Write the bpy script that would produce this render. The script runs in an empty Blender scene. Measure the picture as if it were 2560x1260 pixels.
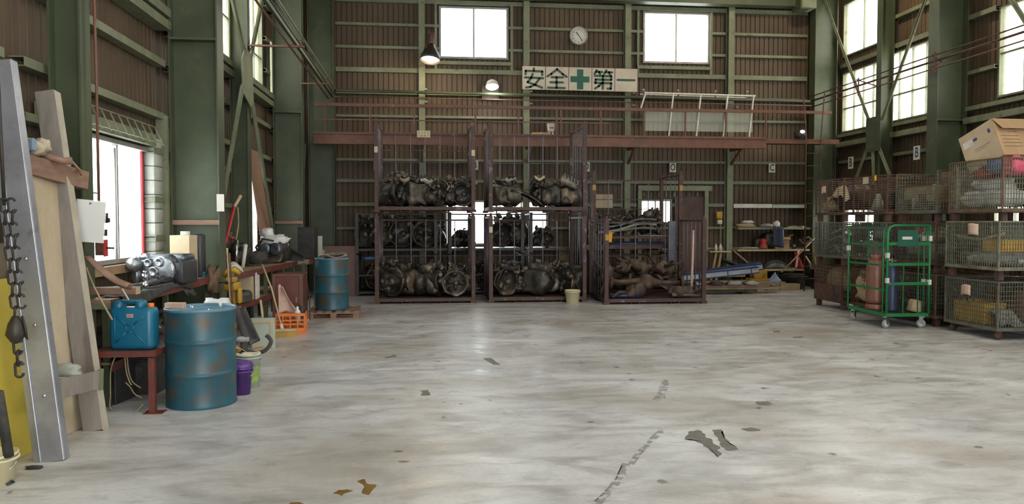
import bpy, math, random
from mathutils import Vector, Matrix, noise
R = math.radians
PI = math.pi
rnd = random.Random(7)
scene = bpy.context.scene
col = scene.collection

# ------------------------------------------------------------------ camera
F, VX, HY, CX, CY, EYE = 1900.0, 1075.0, 556.0, 1280.0, 630.0, 1.65
YAW, PITCH = R(6.158), R(2.230)
cd = bpy.data.cameras.new('camera')
cam = bpy.data.objects.new('camera', cd)
col.objects.link(cam)
cd.sensor_width = 36.0
cd.lens = 36.0 * F / 2560.0
cd.clip_end = 300
cam.location = (0, 0, EYE)
cam.rotation_euler = (R(90) - PITCH, 0, -YAW)
scene.camera = cam

# ------------------------------------------------------------------ daylight
world = bpy.data.worlds.new('overcast_sky')
scene.world = world
world.use_nodes = True
wn = world.node_tree.nodes
wn.clear()
wo = wn.new('ShaderNodeOutputWorld')
wb = wn.new('ShaderNodeBackground')
wb.inputs['Color'].default_value = (0.97, 0.99, 1.0, 1)
wb.inputs['Strength'].default_value = 7.5
world.node_tree.links.new(wb.outputs[0], wo.inputs[0])
scene.view_settings.view_transform = 'Standard'
scene.view_settings.look = 'None'
scene.view_settings.gamma = 1.0
scene.view_settings.use_curve_mapping = False
scene.view_settings.exposure = 0.42
scene.cycles.max_bounces = 8
scene.cycles.diffuse_bounces = 5
scene.cycles.glossy_bounces = 3
scene.cycles.transmission_bounces = 4
scene.cycles.transparent_max_bounces = 12
scene.cycles.caustics_reflective = False
scene.cycles.caustics_refractive = False
scene.cycles.sample_clamp_indirect = 6.0
scene.cycles.use_denoising = True
scene.cycles.blur_glossy = 0.5

def portal(center, sx, sz, rot):
    # light portal filling a window opening: it gives no light of its own, it only steers the sky light through the opening
    l = bpy.data.lights.new('daylight_portal', 'AREA')
    l.shape = 'RECTANGLE'
    l.size, l.size_y = sx, sz
    l.cycles.is_portal = True
    o = bpy.data.objects.new('daylight_portal', l)
    o.location = center
    o.rotation_euler = rot
    col.objects.link(o)

# ------------------------------------------------------------------ helpers
FW = Vector((math.sin(YAW) * math.cos(PITCH), math.cos(YAW) * math.cos(PITCH), -math.sin(PITCH)))
RT = Vector((math.cos(YAW), -math.sin(YAW), 0))
UP = RT.cross(FW)
def ray(px, py): return FW + RT * ((px - CX) / F) - UP * ((py - CY) / F)
def atY(px, py, Y): d = ray(px, py); return Vector((0, 0, EYE)) + d * (Y / d.y)
def atX(px, py, X): d = ray(px, py); return Vector((0, 0, EYE)) + d * (X / d.x)
def atZ(px, py, Z=0.0): d = ray(px, py); return Vector((0, 0, EYE)) + d * ((Z - EYE) / d.z)

class MB:
    """collects vertices and faces, then links them as ONE mesh object"""
    def __init__(s): s.v = []; s.f = []; s.sm = []
    def add(s, vs, fs, smooth=False, mx=None):
        n = len(s.v)
        if mx is not None: vs = [mx @ Vector(p) for p in vs]
        s.v.extend([tuple(p) for p in vs])
        s.f.extend([tuple(i + n for i in f) for f in fs])
        s.sm.extend([smooth] * len(fs))
        return s
    def box(s, a, b, mx=None):
        x0, y0, z0 = a; x1, y1, z1 = b
        vs = [(x0,y0,z0),(x1,y0,z0),(x1,y1,z0),(x0,y1,z0),(x0,y0,z1),(x1,y0,z1),(x1,y1,z1),(x0,y1,z1)]
        fs = [(0,3,2,1),(4,5,6,7),(0,1,5,4),(1,2,6,5),(2,3,7,6),(3,0,4,7)]
        return s.add(vs, fs, False, mx)
    def cbox(s, c, d, mx=None):
        return s.box((c[0]-d[0]/2, c[1]-d[1]/2, c[2]-d[2]/2), (c[0]+d[0]/2, c[1]+d[1]/2, c[2]+d[2]/2), mx)
    def rbox(s, c, d, r=0.02, mx=None, seg=2):
        # box with rounded vertical and horizontal edges (superellipsoid-like shell)
        hx, hy, hz = d[0]/2, d[1]/2, d[2]/2
        r = min(r, hx, hy, hz)
        levels = []
        for t in range(seg+1):
            a_ = t*PI/2/seg
            levels.append((-hz + r - r*math.cos(a_), r - r*math.sin(a_)))
        for t in range(seg, -1, -1):
            a_ = t*PI/2/seg
            levels.append((hz - r + r*math.cos(a_), r - r*math.sin(a_)))
        vs = []; fs = []
        for z, ins in levels:
            for (qx, qy, a0) in ((1,1,0),(-1,1,PI/2),(-1,-1,PI),(1,-1,1.5*PI)):
                for k in range(seg+1):
                    a = a0 + k*PI/2/seg
                    rr = r - ins
                    vs.append((c[0]+qx*(hx-r)+rr*math.cos(a), c[1]+qy*(hy-r)+rr*math.sin(a), c[2]+z))
        n = 4*(seg+1)
        L = len(levels)
        for l in range(L-1):
            for k in range(n):
                fs.append((l*n+k, l*n+(k+1)%n, (l+1)*n+(k+1)%n, (l+1)*n+k))
        fs.append(tuple(range(n-1,-1,-1)))
        fs.append(tuple((L-1)*n+k for k in range(n)))
        return s.add(vs, fs, True, mx)
    def prism(s, poly, z0, z1, mx=None):
        n = len(poly)
        vs = [(x,y,z0) for x,y in poly] + [(x,y,z1) for x,y in poly]
        fs = [tuple(range(n-1,-1,-1)), tuple(range(n,2*n))] + [(i,(i+1)%n,n+(i+1)%n,n+i) for i in range(n)]
        return s.add(vs, fs, False, mx)
    def tube(s, pts, r, n=6, cap=True, smooth=True):
        pts = [Vector(p) for p in pts]
        rs = r if isinstance(r, (list, tuple)) else [r]*len(pts)
        vs = []; fs = []
        prev = None
        for i, p in enumerate(pts):
            if i == 0: t = pts[1]-p
            elif i == len(pts)-1: t = p-pts[i-1]
            else: t = (pts[i+1]-p).normalized() + (p-pts[i-1]).normalized()
            if t.length < 1e-9: t = Vector((0,0,1))
            t.normalize()
            if prev is None:
                a = Vector((0,0,1)) if abs(t.z) < .9 else Vector((1,0,0))
            else: a = prev
            u = (a - t*a.dot(t))
            if u.length < 1e-6: u = t.orthogonal()
            u.normalize(); prev = u
            w = t.cross(u)
            for k in range(n):
                an = 2*PI*k/n + (PI/4 if n == 4 else 0)
                vs.append(p + (u*math.cos(an)+w*math.sin(an))*rs[i])
        for i in range(len(pts)-1):
            for k in range(n):
                fs.append((i*n+k, i*n+(k+1)%n, (i+1)*n+(k+1)%n, (i+1)*n+k))
        if cap:
            fs.append(tuple(range(n-1,-1,-1))); fs.append(tuple((len(pts)-1)*n+k for k in range(n)))
        return s.add(vs, fs, smooth)
    def bar(s, p, q, w, h, up=(0,0,1)):
        # rectangular bar from p to q, w across, h along 'up'
        p = Vector(p); q = Vector(q); t = (q-p).normalized(); u = Vector(up)
        u = u - t*u.dot(t)
        if u.length < 1e-5: u = t.orthogonal()
        u.normalize(); a = t.cross(u)
        vs = []
        for e in (p, q):
            for sa, su in ((-1,-1),(1,-1),(1,1),(-1,1)):
                vs.append(e + a*(sa*w/2) + u*(su*h/2))
        return s.add(vs, [(0,1,2,3),(7,6,5,4),(0,4,5,1),(1,5,6,2),(2,6,7,3),(3,7,4,0)])
    def lathe(s, prof, n=20, mx=None, cap=True, smooth=True):
        vs = []; fs = []
        for r, z in prof:
            for k in range(n):
                a = 2*PI*k/n
                vs.append((r*math.cos(a), r*math.sin(a), z))
        for i in range(len(prof)-1):
            for k in range(n):
                fs.append((i*n+k, i*n+(k+1)%n, (i+1)*n+(k+1)%n, (i+1)*n+k))
        if cap:
            fs.append(tuple(range(n-1,-1,-1))); fs.append(tuple((len(prof)-1)*n+k for k in range(n)))
        return s.add(vs, fs, smooth, mx)
    def lump(s, c, d, amp=0.25, sc=1.5, n=10, seed=0, flat=False):
        # irregular crumpled lump
        vs = []; fs = []
        m = n*2
        for i in range(n+1):
            th = PI*i/n
            for k in range(m):
                ph = 2*PI*k/m
                p = Vector((math.sin(th)*math.cos(ph), math.sin(th)*math.sin(ph), math.cos(th)))
                # squarish
                q = Vector([math.copysign(abs(x)**0.75, x) for x in p])
                f = 1 + amp*noise.fractal(p*sc + Vector((seed*3.7, seed*1.3, seed)), 0.9, 2.0, 3)
                q = q*f
                z = q.z*d[2]/2
                if flat: z = max(z, -d[2]/2*0.8)
                vs.append((c[0]+q.x*d[0]/2, c[1]+q.y*d[1]/2, c[2]+z))
        for i in range(n):
            for k in range(m):
                fs.append((i*m+k, (i+1)*m+k, (i+1)*m+(k+1)%m, i*m+(k+1)%m))
        return s.add(vs, fs, n > 7)
    def sheet(s, w, h, fn, nx=12, ny=8, th=0.004):
        # thin two-sided sheet: fn(u,v) -> point
        vs = []; fs = []
        for j in range(ny+1):
            for i in range(nx+1):
                vs.append(Vector(fn(i/nx, j/ny)))
        N = len(vs)
        e = 1e-3
        nv = []
        for j in range(ny+1):
            for i in range(nx+1):
                u, v = i/nx, j/ny
                a = Vector(fn(min(1,u+e), v)) - Vector(fn(max(0,u-e), v))
                b = Vector(fn(u, min(1,v+e))) - Vector(fn(u, max(0,v-e)))
                nn = a.cross(b)
                nn = nn.normalized() if nn.length > 0 else Vector((0,0,1))
                nv.append(vs[j*(nx+1)+i] - nn*th)
        W = nx+1
        for j in range(ny):
            for i in range(nx):
                q = (j*W+i, j*W+i+1, (j+1)*W+i+1, (j+1)*W+i)
                fs.append(q); fs.append(tuple(N+x for x in reversed(q)))
        def edge(a, b): fs.append((a, N+a, N+b, b))
        for i in range(nx): edge(i, i+1); edge(ny*W+i+1, ny*W+i)
        for j in range(ny): edge((j+1)*W, j*W); edge(j*W+nx, (j+1)*W+nx)
        return s.add(vs+nv, fs, True)
    def tri(s): return len(s.f)
    def mesh(s, name):
        me = bpy.data.meshes.new(name)
        me.from_pydata(s.v, [], s.f)
        if any(s.sm):
            me.polygons.foreach_set('use_smooth', s.sm)
        me.update()
        return me
    def build(s, name, mat, parent=None, label=None, bevel=0, kind=None, loc=None, rot=None):
        me = s.mesh(name)
        if mat: me.materials.append(mat)
        o = bpy.data.objects.new(name, me)
        col.objects.link(o)
        if parent is not None: o.parent = parent
        if label: o['label'] = label
        if kind: o['kind'] = kind
        if loc is not None: o.location = loc
        if rot is not None: o.rotation_euler = rot
        if bevel:
            b = o.modifiers.new('bevel', 'BEVEL'); b.width = bevel; b.segments = 2; b.limit_method = 'ANGLE'
        return o

def thing(name, label, cat, loc=(0,0,0), rot=(0,0,0), group=None):
    o = bpy.data.objects.new(name, None)
    col.objects.link(o)
    o.empty_display_size = 0.1
    o.location = loc
    o.rotation_euler = rot if isinstance(rot, (tuple, list)) else (0, 0, rot)
    o['label'] = label; o['category'] = cat
    if group: o['group'] = group
    return o
def tag(o, label, cat, group=None, loc=None, rot=None):
    o['label'] = label; o['category'] = cat
    if group: o['group'] = group
    if loc is not None: o.location = loc
    if rot is not None: o.rotation_euler = rot if isinstance(rot, (tuple, list)) else (0, 0, rot)
    return o
def structure(name):
    o = bpy.data.objects.new(name, None); col.objects.link(o); o['kind'] = 'structure'
    return o
KIDS = {}
def kids(o): return [c for c in bpy.data.objects if c.parent == o]
def clone(o, parent=None, loc=None, rot=None, label=None, group=None, scale=None, top=True):
    c = o.copy(); col.objects.link(c)
    if parent is not None: c.parent = parent
    for ch in list(o.children): clone(ch, c, top=False)
    if top:
        if loc is not None: c.location = loc
        if rot is not None: c.rotation_euler = rot if isinstance(rot, (tuple, list)) else (0, 0, rot)
        if label: c['label'] = label
        if group: c['group'] = group
        if scale: c.scale = scale
    return c

# ------------------------------------------------------------------ materials
def sn(nt, t, **k):
    n = nt.nodes.new(t)
    for a, v in k.items():
        if hasattr(n, a): setattr(n, a, v)
    return n
def mat(name, c1, c2=None, scale=6.0, rough=0.6, metal=0.0, bump=0.0, lo=0.4, hi=0.6, c3=None, s3=2.0, lo3=0.55, hi3=0.62, rough2=None, stretch=None, detail=6, spec=0.5):
    m = bpy.data.materials.new(name); m.use_nodes = True
    nt = m.node_tree; b = nt.nodes['Principled BSDF']
    b.inputs['Roughness'].default_value = rough
    b.inputs['Metallic'].default_value = metal
    b.inputs['Specular IOR Level'].default_value = spec
    b.inputs['Base Color'].default_value = (*c1, 1)
    if c2 is None and not bump: return m
    tc = sn(nt, 'ShaderNodeTexCoord')
    mp = sn(nt, 'ShaderNodeMapping')
    if stretch: mp.inputs['Scale'].default_value = stretch
    # offset the pattern by the object's own random number so copies differ
    oi = sn(nt, 'ShaderNodeObjectInfo')
    mul = sn(nt, 'ShaderNodeMath', operation='MULTIPLY'); mul.inputs[1].default_value = 37.0
    nt.links.new(oi.outputs['Random'], mul.inputs[0])
    nt.links.new(mul.outputs[0], mp.inputs['Location'])
    nt.links.new(tc.outputs['Object'], mp.inputs['Vector'])
    nz = sn(nt, 'ShaderNodeTexNoise'); nz.inputs['Scale'].default_value = scale
    nz.inputs['Detail'].default_value = detail; nz.inputs['Roughness'].default_value = 0.65
    nt.links.new(mp.outputs[0], nz.inputs['Vector'])
    out = None
    if c2 is not None:
        mr = sn(nt, 'ShaderNodeMapRange'); mr.inputs['From Min'].default_value = lo; mr.inputs['From Max'].default_value = hi
        nt.links.new(nz.outputs['Fac'], mr.inputs['Value'])
        mx = sn(nt, 'ShaderNodeMix', data_type='RGBA')
        mx.inputs[6].default_value = (*c1, 1); mx.inputs[7].default_value = (*c2, 1)
        nt.links.new(mr.outputs[0], mx.inputs[0])
        out = mx.outputs[2]
        if c3 is not None:
            n3 = sn(nt, 'ShaderNodeTexNoise'); n3.inputs['Scale'].default_value = s3; n3.inputs['Detail'].default_value = detail
            nt.links.new(mp.outputs[0], n3.inputs['Vector'])
            m3 = sn(nt, 'ShaderNodeMapRange'); m3.inputs['From Min'].default_value = lo3; m3.inputs['From Max'].default_value = hi3
            nt.links.new(n3.outputs['Fac'], m3.inputs['Value'])
            x3 = sn(nt, 'ShaderNodeMix', data_type='RGBA'); x3.inputs[7].default_value = (*c3, 1)
            nt.links.new(m3.outputs[0], x3.inputs[0]); nt.links.new(out, x3.inputs[6])
            out = x3.outputs[2]
        nt.links.new(out, b.inputs['Base Color'])
        if rough2 is not None:
            rr = sn(nt, 'ShaderNodeMapRange'); rr.inputs['From Min'].default_value = lo; rr.inputs['From Max'].default_value = hi
            rr.inputs['To Min'].default_value = rough; rr.inputs['To Max'].default_value = rough2
            nt.links.new(nz.outputs['Fac'], rr.inputs['Value']); nt.links.new(rr.outputs[0], b.inputs['Roughness'])
    if bump:
        bp = sn(nt, 'ShaderNodeBump'); bp.inputs['Strength'].default_value = bump; bp.inputs['Distance'].default_value = 0.02
        nt.links.new(nz.outputs['Fac'], bp.inputs['Height']); nt.links.new(bp.outputs[0], b.inputs['Normal'])
    return m

M = {}
M['clad'] = mat('brown_cladding', (.080,.053,.030), (.116,.079,.045), 1.3, .62, 0, .02, c3=(.075,.05,.03), s3=.8, lo3=.5, hi3=.75, stretch=(1,1,.35))
M['green'] = mat('green_steel_paint', (.048,.062,.030), (.07,.086,.044), 1.2, .5, 0, .02, c3=(.085,.095,.05), s3=3.0, lo3=.6, hi3=.75)
M['greenlight'] = mat('pale_green_steel', (.15,.168,.10), (.20,.218,.138), 3.0, .55, 0, .02, c3=(.13,.11,.06), s3=5, lo3=.62, hi3=.7)
M['redsteel'] = mat('red_oxide_steel', (.165,.068,.04), (.12,.05,.03), 4, .55, 0, .03, c3=(.2,.11,.07), s3=7, lo3=.62, hi3=.7)
M['bench_red'] = mat('red_oxide_bench_paint', (.16,.038,.026), (.10,.026,.02), 5, .5, 0, .03, c3=(.08,.05,.04), s3=8, lo3=.58, hi3=.66)
M['rust'] = mat('rusty_brown_steel', (.085,.042,.03), (.13,.06,.04), 9, .7, .2, .06, c3=(.05,.035,.032), s3=4, lo3=.5, hi3=.6)
M['rack'] = mat('worn_rack_steel', (.062,.038,.034), (.085,.045,.034), 6, .6, .3, .05, c3=(.16,.13,.13), s3=9, lo3=.6, hi3=.66)
M['rackblue'] = mat('bluish_worn_steel', (.10,.10,.125), (.14,.13,.15), 8, .5, .4, .04)
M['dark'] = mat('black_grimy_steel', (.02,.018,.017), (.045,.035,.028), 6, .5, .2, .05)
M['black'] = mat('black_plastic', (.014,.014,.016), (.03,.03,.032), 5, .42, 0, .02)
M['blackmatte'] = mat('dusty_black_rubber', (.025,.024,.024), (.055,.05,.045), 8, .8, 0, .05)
M['grease'] = mat('greasy_cast_metal', (.022,.021,.019), (.055,.047,.036), 9, .42, .35, .35, c3=(.20,.15,.105), s3=3.2, lo3=.57, hi3=.66)
M['grease2'] = mat('dusty_cast_aluminium', (.05,.045,.037), (.12,.10,.075), 10, .5, .35, .35, c3=(.26,.22,.175), s3=3.5, lo3=.54, hi3=.66)
M['greaserust'] = mat('rusty_axle_casting', (.05,.032,.023), (.095,.062,.042), 7, .65, .2, .3, c3=(.15,.10,.07), s3=3, lo3=.58, hi3=.7)
M['alu'] = mat('cast_aluminium', (.42,.44,.46), (.25,.27,.29), 7, .38, .85, .15)
M['aludark'] = mat('dirty_aluminium', (.16,.18,.2), (.07,.08,.09), 6, .4, .7, .2)
M['chrome'] = mat('bright_metal', (.6,.6,.62), (.4,.4,.42), 9, .25, 1.0)
M['white'] = mat('white_paint', (.7,.69,.64), (.55,.53,.47), 4, .5, 0, 0)
M['paper'] = mat('paper', (.62,.61,.55), (.56,.54,.47), 3, .7)
M['pinkpaper'] = mat('pink_faded_paper', (.52,.33,.25), (.6,.45,.37), 6, .7)
M['creampaper'] = mat('cream_card', (.55,.48,.33), (.48,.41,.27), 6, .7)
M['cardboard'] = mat('cardboard', (.46,.31,.17), (.40,.26,.14), 3, .75, 0, .03)
M['cardboard2'] = mat('pale_cardboard', (.55,.44,.29), (.48,.37,.24), 3, .75, 0, .03)
M['bluedrum'] = mat('weathered_blue_paint', (.014,.07,.10), (.024,.10,.135), 3.0, .42, 0, .04, c3=(.085,.055,.022), s3=4.5, lo3=.50, hi3=.68)
M['bluedrum_in'] = mat('pale_blue_lid_paint', (.12,.24,.32), (.08,.18,.25), 6, .45)
M['jerry'] = mat('blue_polythene', (.008,.135,.235), (.009,.115,.20), 4, .38)
M['yellow'] = mat('yellow_paint', (.42,.25,.018), (.33,.19,.018), 6, .5, 0, .02, c3=(.15,.09,.03), s3=8, lo3=.6, hi3=.68)
M['yellowbox'] = mat('yellow_plastic_crate', (.68,.42,.07), (.6,.35,.05), 4, .5)
M['orange'] = mat('orange_plastic', (.72,.19,.02), (.6,.15,.02), 5, .45, 0, 0)
M['amber'] = mat('amber_plastic', (.75,.36,.02), (.7,.33,.02), 5, .45)
M['cream'] = mat('cream_plastic', (.72,.66,.42), (.66,.6,.38), 3, .45)
M['boardyellow'] = mat('yellow_painted_plywood', (.52,.42,.05), (.44,.35,.05), 2.0, .6, 0, .03, c3=(.30,.22,.10), s3=1.6, lo3=.6, hi3=.72)
M['ply'] = mat('dusty_plywood', (.42,.34,.23), (.52,.44,.32), 3, .75, 0, .03, c3=(.25,.18,.11), s3=5, lo3=.66, hi3=.75, stretch=(1,3,.5))
M['channel'] = mat('grey_channel_steel', (.40,.41,.45), (.30,.31,.34), 2.5, .35, .6, .02, c3=(.22,.2,.2), s3=6, lo3=.62, hi3=.7)
M['grayplank'] = mat('grey_weathered_plank', (.19,.165,.145), (.25,.22,.19), 4, .7, 0, .04, c3=(.12,.10,.085), s3=2, lo3=.58, hi3=.7, stretch=(3,3,.5))
M['plankedge'] = mat('pale_plank_edge', (.46,.42,.34), (.38,.34,.27), 6, .7)
M['brownwood'] = mat('brown_timber', (.20,.115,.08), (.26,.16,.11), 5, .7, 0, .04, stretch=(1,1,4))
M['wood'] = mat('raw_timber', (.36,.25,.14), (.28,.19,.10), 5, .7, 0, .04)
M['palewood'] = mat('pale_timber', (.50,.40,.25), (.42,.32,.19), 5, .7, 0, .03)
M['pinkboard'] = mat('pinkish_hardboard', (.36,.215,.15), (.30,.175,.12), 1.5, .65)
M['brownboard'] = mat('brown_painted_board', (.15,.075,.062), (.12,.06,.05), 1.5, .6)
M['greenplastic'] = mat('green_powder_coat', (.012,.19,.055), (.015,.15,.045), 4, .4, 0, .01)
M['greensign'] = mat('dark_green_plate', (.01,.10,.055), (.01,.085,.05), 4, .5)
M['browncyl'] = mat('brown_gas_cylinder', (.24,.10,.065), (.20,.085,.055), 5, .45, 0, .02, c3=(.3,.2,.15), s3=6, lo3=.63, hi3=.72)
M['navycyl'] = mat('navy_gas_cylinder', (.018,.03,.075), (.03,.04,.085), 5, .45)
M['galv'] = mat('galvanised_wire', (.17,.175,.14), (.12,.115,.085), 8, .5, .4, 0, c3=(.2,.12,.07), s3=4, lo3=.58, hi3=.68)
M['galv2'] = mat('pale_galvanised_wire', (.26,.26,.19), (.17,.165,.12), 8, .5, .3, 0, c3=(.2,.12,.07), s3=4, lo3=.62, hi3=.7)
M['rustwire'] = mat('rusty_wire', (.13,.075,.045), (.18,.12,.075), 8, .65, .3)
M['plastic_clear'] = mat('cloudy_plastic_bag', (.72,.73,.72), (.52,.53,.53), 7, .3, 0, .3)
M['greybag'] = mat('grey_dusty_cloth', (.27,.30,.26), (.34,.36,.31), 5, .8, 0, .3, c3=(.16,.18,.16), s3=6, lo3=.55, hi3=.65)
M['beigecloth'] = mat('beige_sacking', (.40,.31,.19), (.32,.24,.14), 6, .85, 0, .3)
M['bluecloth'] = mat('blue_cloth', (.05,.12,.26), (.09,.17,.32), 5, .7, 0, .2)
M['pink'] = mat('pink_plastic', (.62,.10,.16), (.5,.08,.13), 5, .5)
M['red'] = mat('red_paint', (.45,.03,.025), (.36,.025,.02), 6, .45)
M['purple'] = mat('purple_plastic', (.10,.04,.22), (.08,.03,.17), 6, .4)
M['blue'] = mat('blue_plastic', (.02,.05,.33), (.02,.04,.26), 5, .4)
M['cyanplastic'] = mat('bright_blue_plastic', (.02,.22,.42), (.02,.18,.36), 5, .4)
M['skyblue'] = mat('light_blue_paint', (.22,.31,.45), (.16,.23,.36), 4, .5)
M['bluesteel'] = mat('dark_blue_steel', (.014,.028,.085), (.02,.04,.11), 6, .4, .2)
M['greyblue'] = mat('pale_grey_channel', (.34,.37,.42), (.28,.3,.34), 6, .45, .3)
M['tyre'] = mat('tyre_rubber', (.035,.033,.032), (.07,.062,.055), 7, .85, 0, .06)
M['grey'] = mat('grey_paint', (.30,.31,.30), (.24,.25,.24), 5, .55)
M['galvgreen'] = mat('pale_green_panel', (.42,.48,.40), (.36,.41,.34), 3, .55)
M['blocks'] = mat('painted_concrete_block', (.50,.52,.47), (.43,.45,.41), 9, .8, 0, .05)
M['winframe'] = mat('aluminium_window_frame', (.34,.33,.31), (.27,.26,.25), 5, .5, .4)
M['redframe'] = mat('red_window_frame', (.60,.03,.05), (.5,.03,.04), 5, .5)
M['signwhite'] = mat('cream_sign_board', (.58,.53,.43), (.5,.45,.36), 3, .6)
M['signgreen'] = mat('dark_green_lettering', (.035,.085,.055), (.03,.075,.05), 3, .6)
M['crossgreen'] = mat('green_cross', (.01,.12,.075), (.01,.10,.065), 3, .6)
M['ink'] = mat('black_ink', (.02,.02,.022))
M['brownink'] = mat('brown_print', (.16,.09,.045))
M['blueink'] = mat('blue_ink', (.03,.045,.18))
M['greyink'] = mat('faded_grey_print', (.36,.36,.34))
M['clockface'] = mat('clock_face', (.60,.60,.55), (.55,.55,.5), 4, .5)
M['rope'] = mat('pale_cord', (.38,.31,.19), (.3,.24,.14), 9, .8)
M['deck'] = mat('steel_deck', (.10,.055,.04), (.07,.04,.03), 4, .6, .2, .04)

def pane_mat(name, tint, trans):
    m = bpy.data.materials.new(name); m.use_nodes = True
    nt = m.node_tree; nt.nodes.clear()
    o = sn(nt, 'ShaderNodeOutputMaterial'); mx = sn(nt, 'ShaderNodeMixShader')
    t = sn(nt, 'ShaderNodeBsdfTransparent'); t.inputs[0].default_value = (*tint, 1)
    d = sn(nt, 'ShaderNodeBsdfPrincipled'); d.inputs['Base Color'].default_value = (.7,.7,.66,1); d.inputs['Roughness'].default_value = .25
    mx.inputs[0].default_value = trans
    nt.links.new(d.outputs[0], mx.inputs[1]); nt.links.new(t.outputs[0], mx.inputs[2]); nt.links.new(mx.outputs[0], o.inputs[0])
    return m
M['glass'] = pane_mat('dusty_window_glass', (.92,.95,.95), .85)
M['frp'] = pane_mat('cloudy_daylight_sheet', (.96,.94,.90), .75)
M['mesh_screen'] = pane_mat('fine_mesh_screen', (.9,.95,.85), .72)
M['clear_sleeve'] = pane_mat('clear_plastic_sleeve', (.95,.95,.93), .5)

def emit(name, c, s):
    m = bpy.data.materials.new(name); m.use_nodes = True
    nt = m.node_tree; nt.nodes.clear()
    o = sn(nt, 'ShaderNodeOutputMaterial'); e = sn(nt, 'ShaderNodeEmission')
    e.inputs[0].default_value = (*c, 1); e.inputs[1].default_value = s
    nt.links.new(e.outputs[0], o.inputs[0]); return m
M['lampwarm'] = emit('lit_lamp_warm', (1, .82, .5), 12)
M['lampwhite'] = emit('lit_lamp_white', (1, .98, .88), 12)
M['lampblue'] = emit('lit_lamp_cold', (.75, .72, 1), 6)

def floor_mat():
    m = bpy.data.materials.new('worn_sealed_concrete'); m.use_nodes = True
    nt = m.node_tree; b = nt.nodes['Principled BSDF']; L = nt.links.new
    tc = sn(nt, 'ShaderNodeTexCoord')
    def nz(scale, sx=1, sy=1, detail=8, rough=.6, loc=(0,0,0), dist=0.0, rz=0):
        mp = sn(nt, 'ShaderNodeMapping'); mp.inputs['Scale'].default_value = (sx, sy, 1); mp.inputs['Location'].default_value = loc
        mp.inputs['Rotation'].default_value = (0,0,rz)
        L(tc.outputs['Object'], mp.inputs['Vector'])
        n = sn(nt, 'ShaderNodeTexNoise'); n.inputs['Scale'].default_value = scale; n.inputs['Detail'].default_value = detail
        n.inputs['Roughness'].default_value = rough; n.inputs['Distortion'].default_value = dist
        L(mp.outputs[0], n.inputs['Vector']); return n.outputs['Fac']
    def rng(v, lo, hi, a=0., c=1.):
        r = sn(nt, 'ShaderNodeMapRange'); r.inputs['From Min'].default_value = lo; r.inputs['From Max'].default_value = hi
        r.inputs['To Min'].default_value = a; r.inputs['To Max'].default_value = c
        L(v, r.inputs['Value']); return r.outputs[0]
    def mix(fac, A, B):
        x = sn(nt, 'ShaderNodeMix', data_type='RGBA')
        L(fac, x.inputs[0])
        for s_, v in ((6, A), (7, B)):
            if isinstance(v, tuple): x.inputs[s_].default_value = (*v, 1)
            else: L(v, x.inputs[s_])
        return x.outputs[2]
    big = rng(nz(.55, detail=6), .38, .62)
    c = mix(big, (.505,.51,.52), (.62,.63,.645))
    # broad smears (wiped oil, dirt), longer across the hall
    sm = rng(nz(1.5, .75, 1.6, 7, .55, (3,1,0), 1.0), .47, .68, 0, .66)
    c = mix(sm, c, (.25,.24,.225))
    sm2 = rng(nz(3.4, .8, 1.9, 8, .6, (7,9,0), .8), .50, .67, 0, .5)
    c = mix(sm2, c, (.27,.262,.25))
    # brownish film toward the walls
    br = rng(nz(.7, 1, 1, 5, .5, (11,4,0)), .46, .66, 0, .6)
    c = mix(br, c, (.33,.29,.235))
    # pale worn patches
    pw = rng(nz(1.1, 1, 1.4, 9, .6, (21,2,0), .6), .56, .72, 0, .35)
    c = mix(pw, c, (.75,.76,.775))
    # small dark drips
    vo = sn(nt, 'ShaderNodeTexVoronoi'); vo.inputs['Scale'].default_value = 2.6; vo.inputs['Randomness'].default_value = 1
    wob = sn(nt, 'ShaderNodeMapping'); L(tc.outputs['Object'], wob.inputs['Vector'])
    wz = sn(nt, 'ShaderNodeTexNoise'); wz.inputs['Scale'].default_value = 9; L(tc.outputs['Object'], wz.inputs['Vector'])
    ad = sn(nt, 'ShaderNodeMix', data_type='RGBA', blend_type='ADD'); ad.inputs[0].default_value = .16
    L(wob.outputs[0], ad.inputs[6]); L(wz.outputs['Color'], ad.inputs[7]); L(ad.outputs[2], vo.inputs['Vector'])
    sp = rng(vo.outputs['Distance'], .07, .12, 1, 0)
    sel = sn(nt, 'ShaderNodeMath', operation='GREATER_THAN'); sel.inputs[1].default_value = .45
    sepc = sn(nt, 'ShaderNodeSeparateColor'); L(vo.outputs['Color'], sepc.inputs[0]); L(sepc.outputs[0], sel.inputs[0])
    ml = sn(nt, 'ShaderNodeMath', operation='MULTIPLY'); L(sp, ml.inputs[0]); L(sel.outputs[0], ml.inputs[1])
    ml2 = sn(nt, 'ShaderNodeMath', operation='MULTIPLY'); L(ml.outputs[0], ml2.inputs[0]); ml2.inputs[1].default_value = .8
    c = mix(ml2.outputs[0], c, (.09,.08,.07))
    fine = rng(nz(26, detail=4), .3, .7, .92, 1.06)
    fx = sn(nt, 'ShaderNodeVectorMath', operation='SCALE'); L(c, fx.inputs[0]); L(fine, fx.inputs['Scale'])
    L(fx.outputs[0], b.inputs['Base Color'])
    r = rng(nz(2.2, .8, 1.5, 8, .6, (5,5,0), 1.0), .35, .65, .24, .46)
    L(r, b.inputs['Roughness'])
    bp = sn(nt, 'ShaderNodeBump'); bp.inputs['Strength'].default_value = .12; bp.inputs['Distance'].default_value = .01
    L(nz(5, detail=3), bp.inputs['Height']); L(bp.outputs[0], b.inputs['Normal'])
    b.inputs['Specular IOR Level'].default_value = .6
    return m
M['floor'] = floor_mat()

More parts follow.
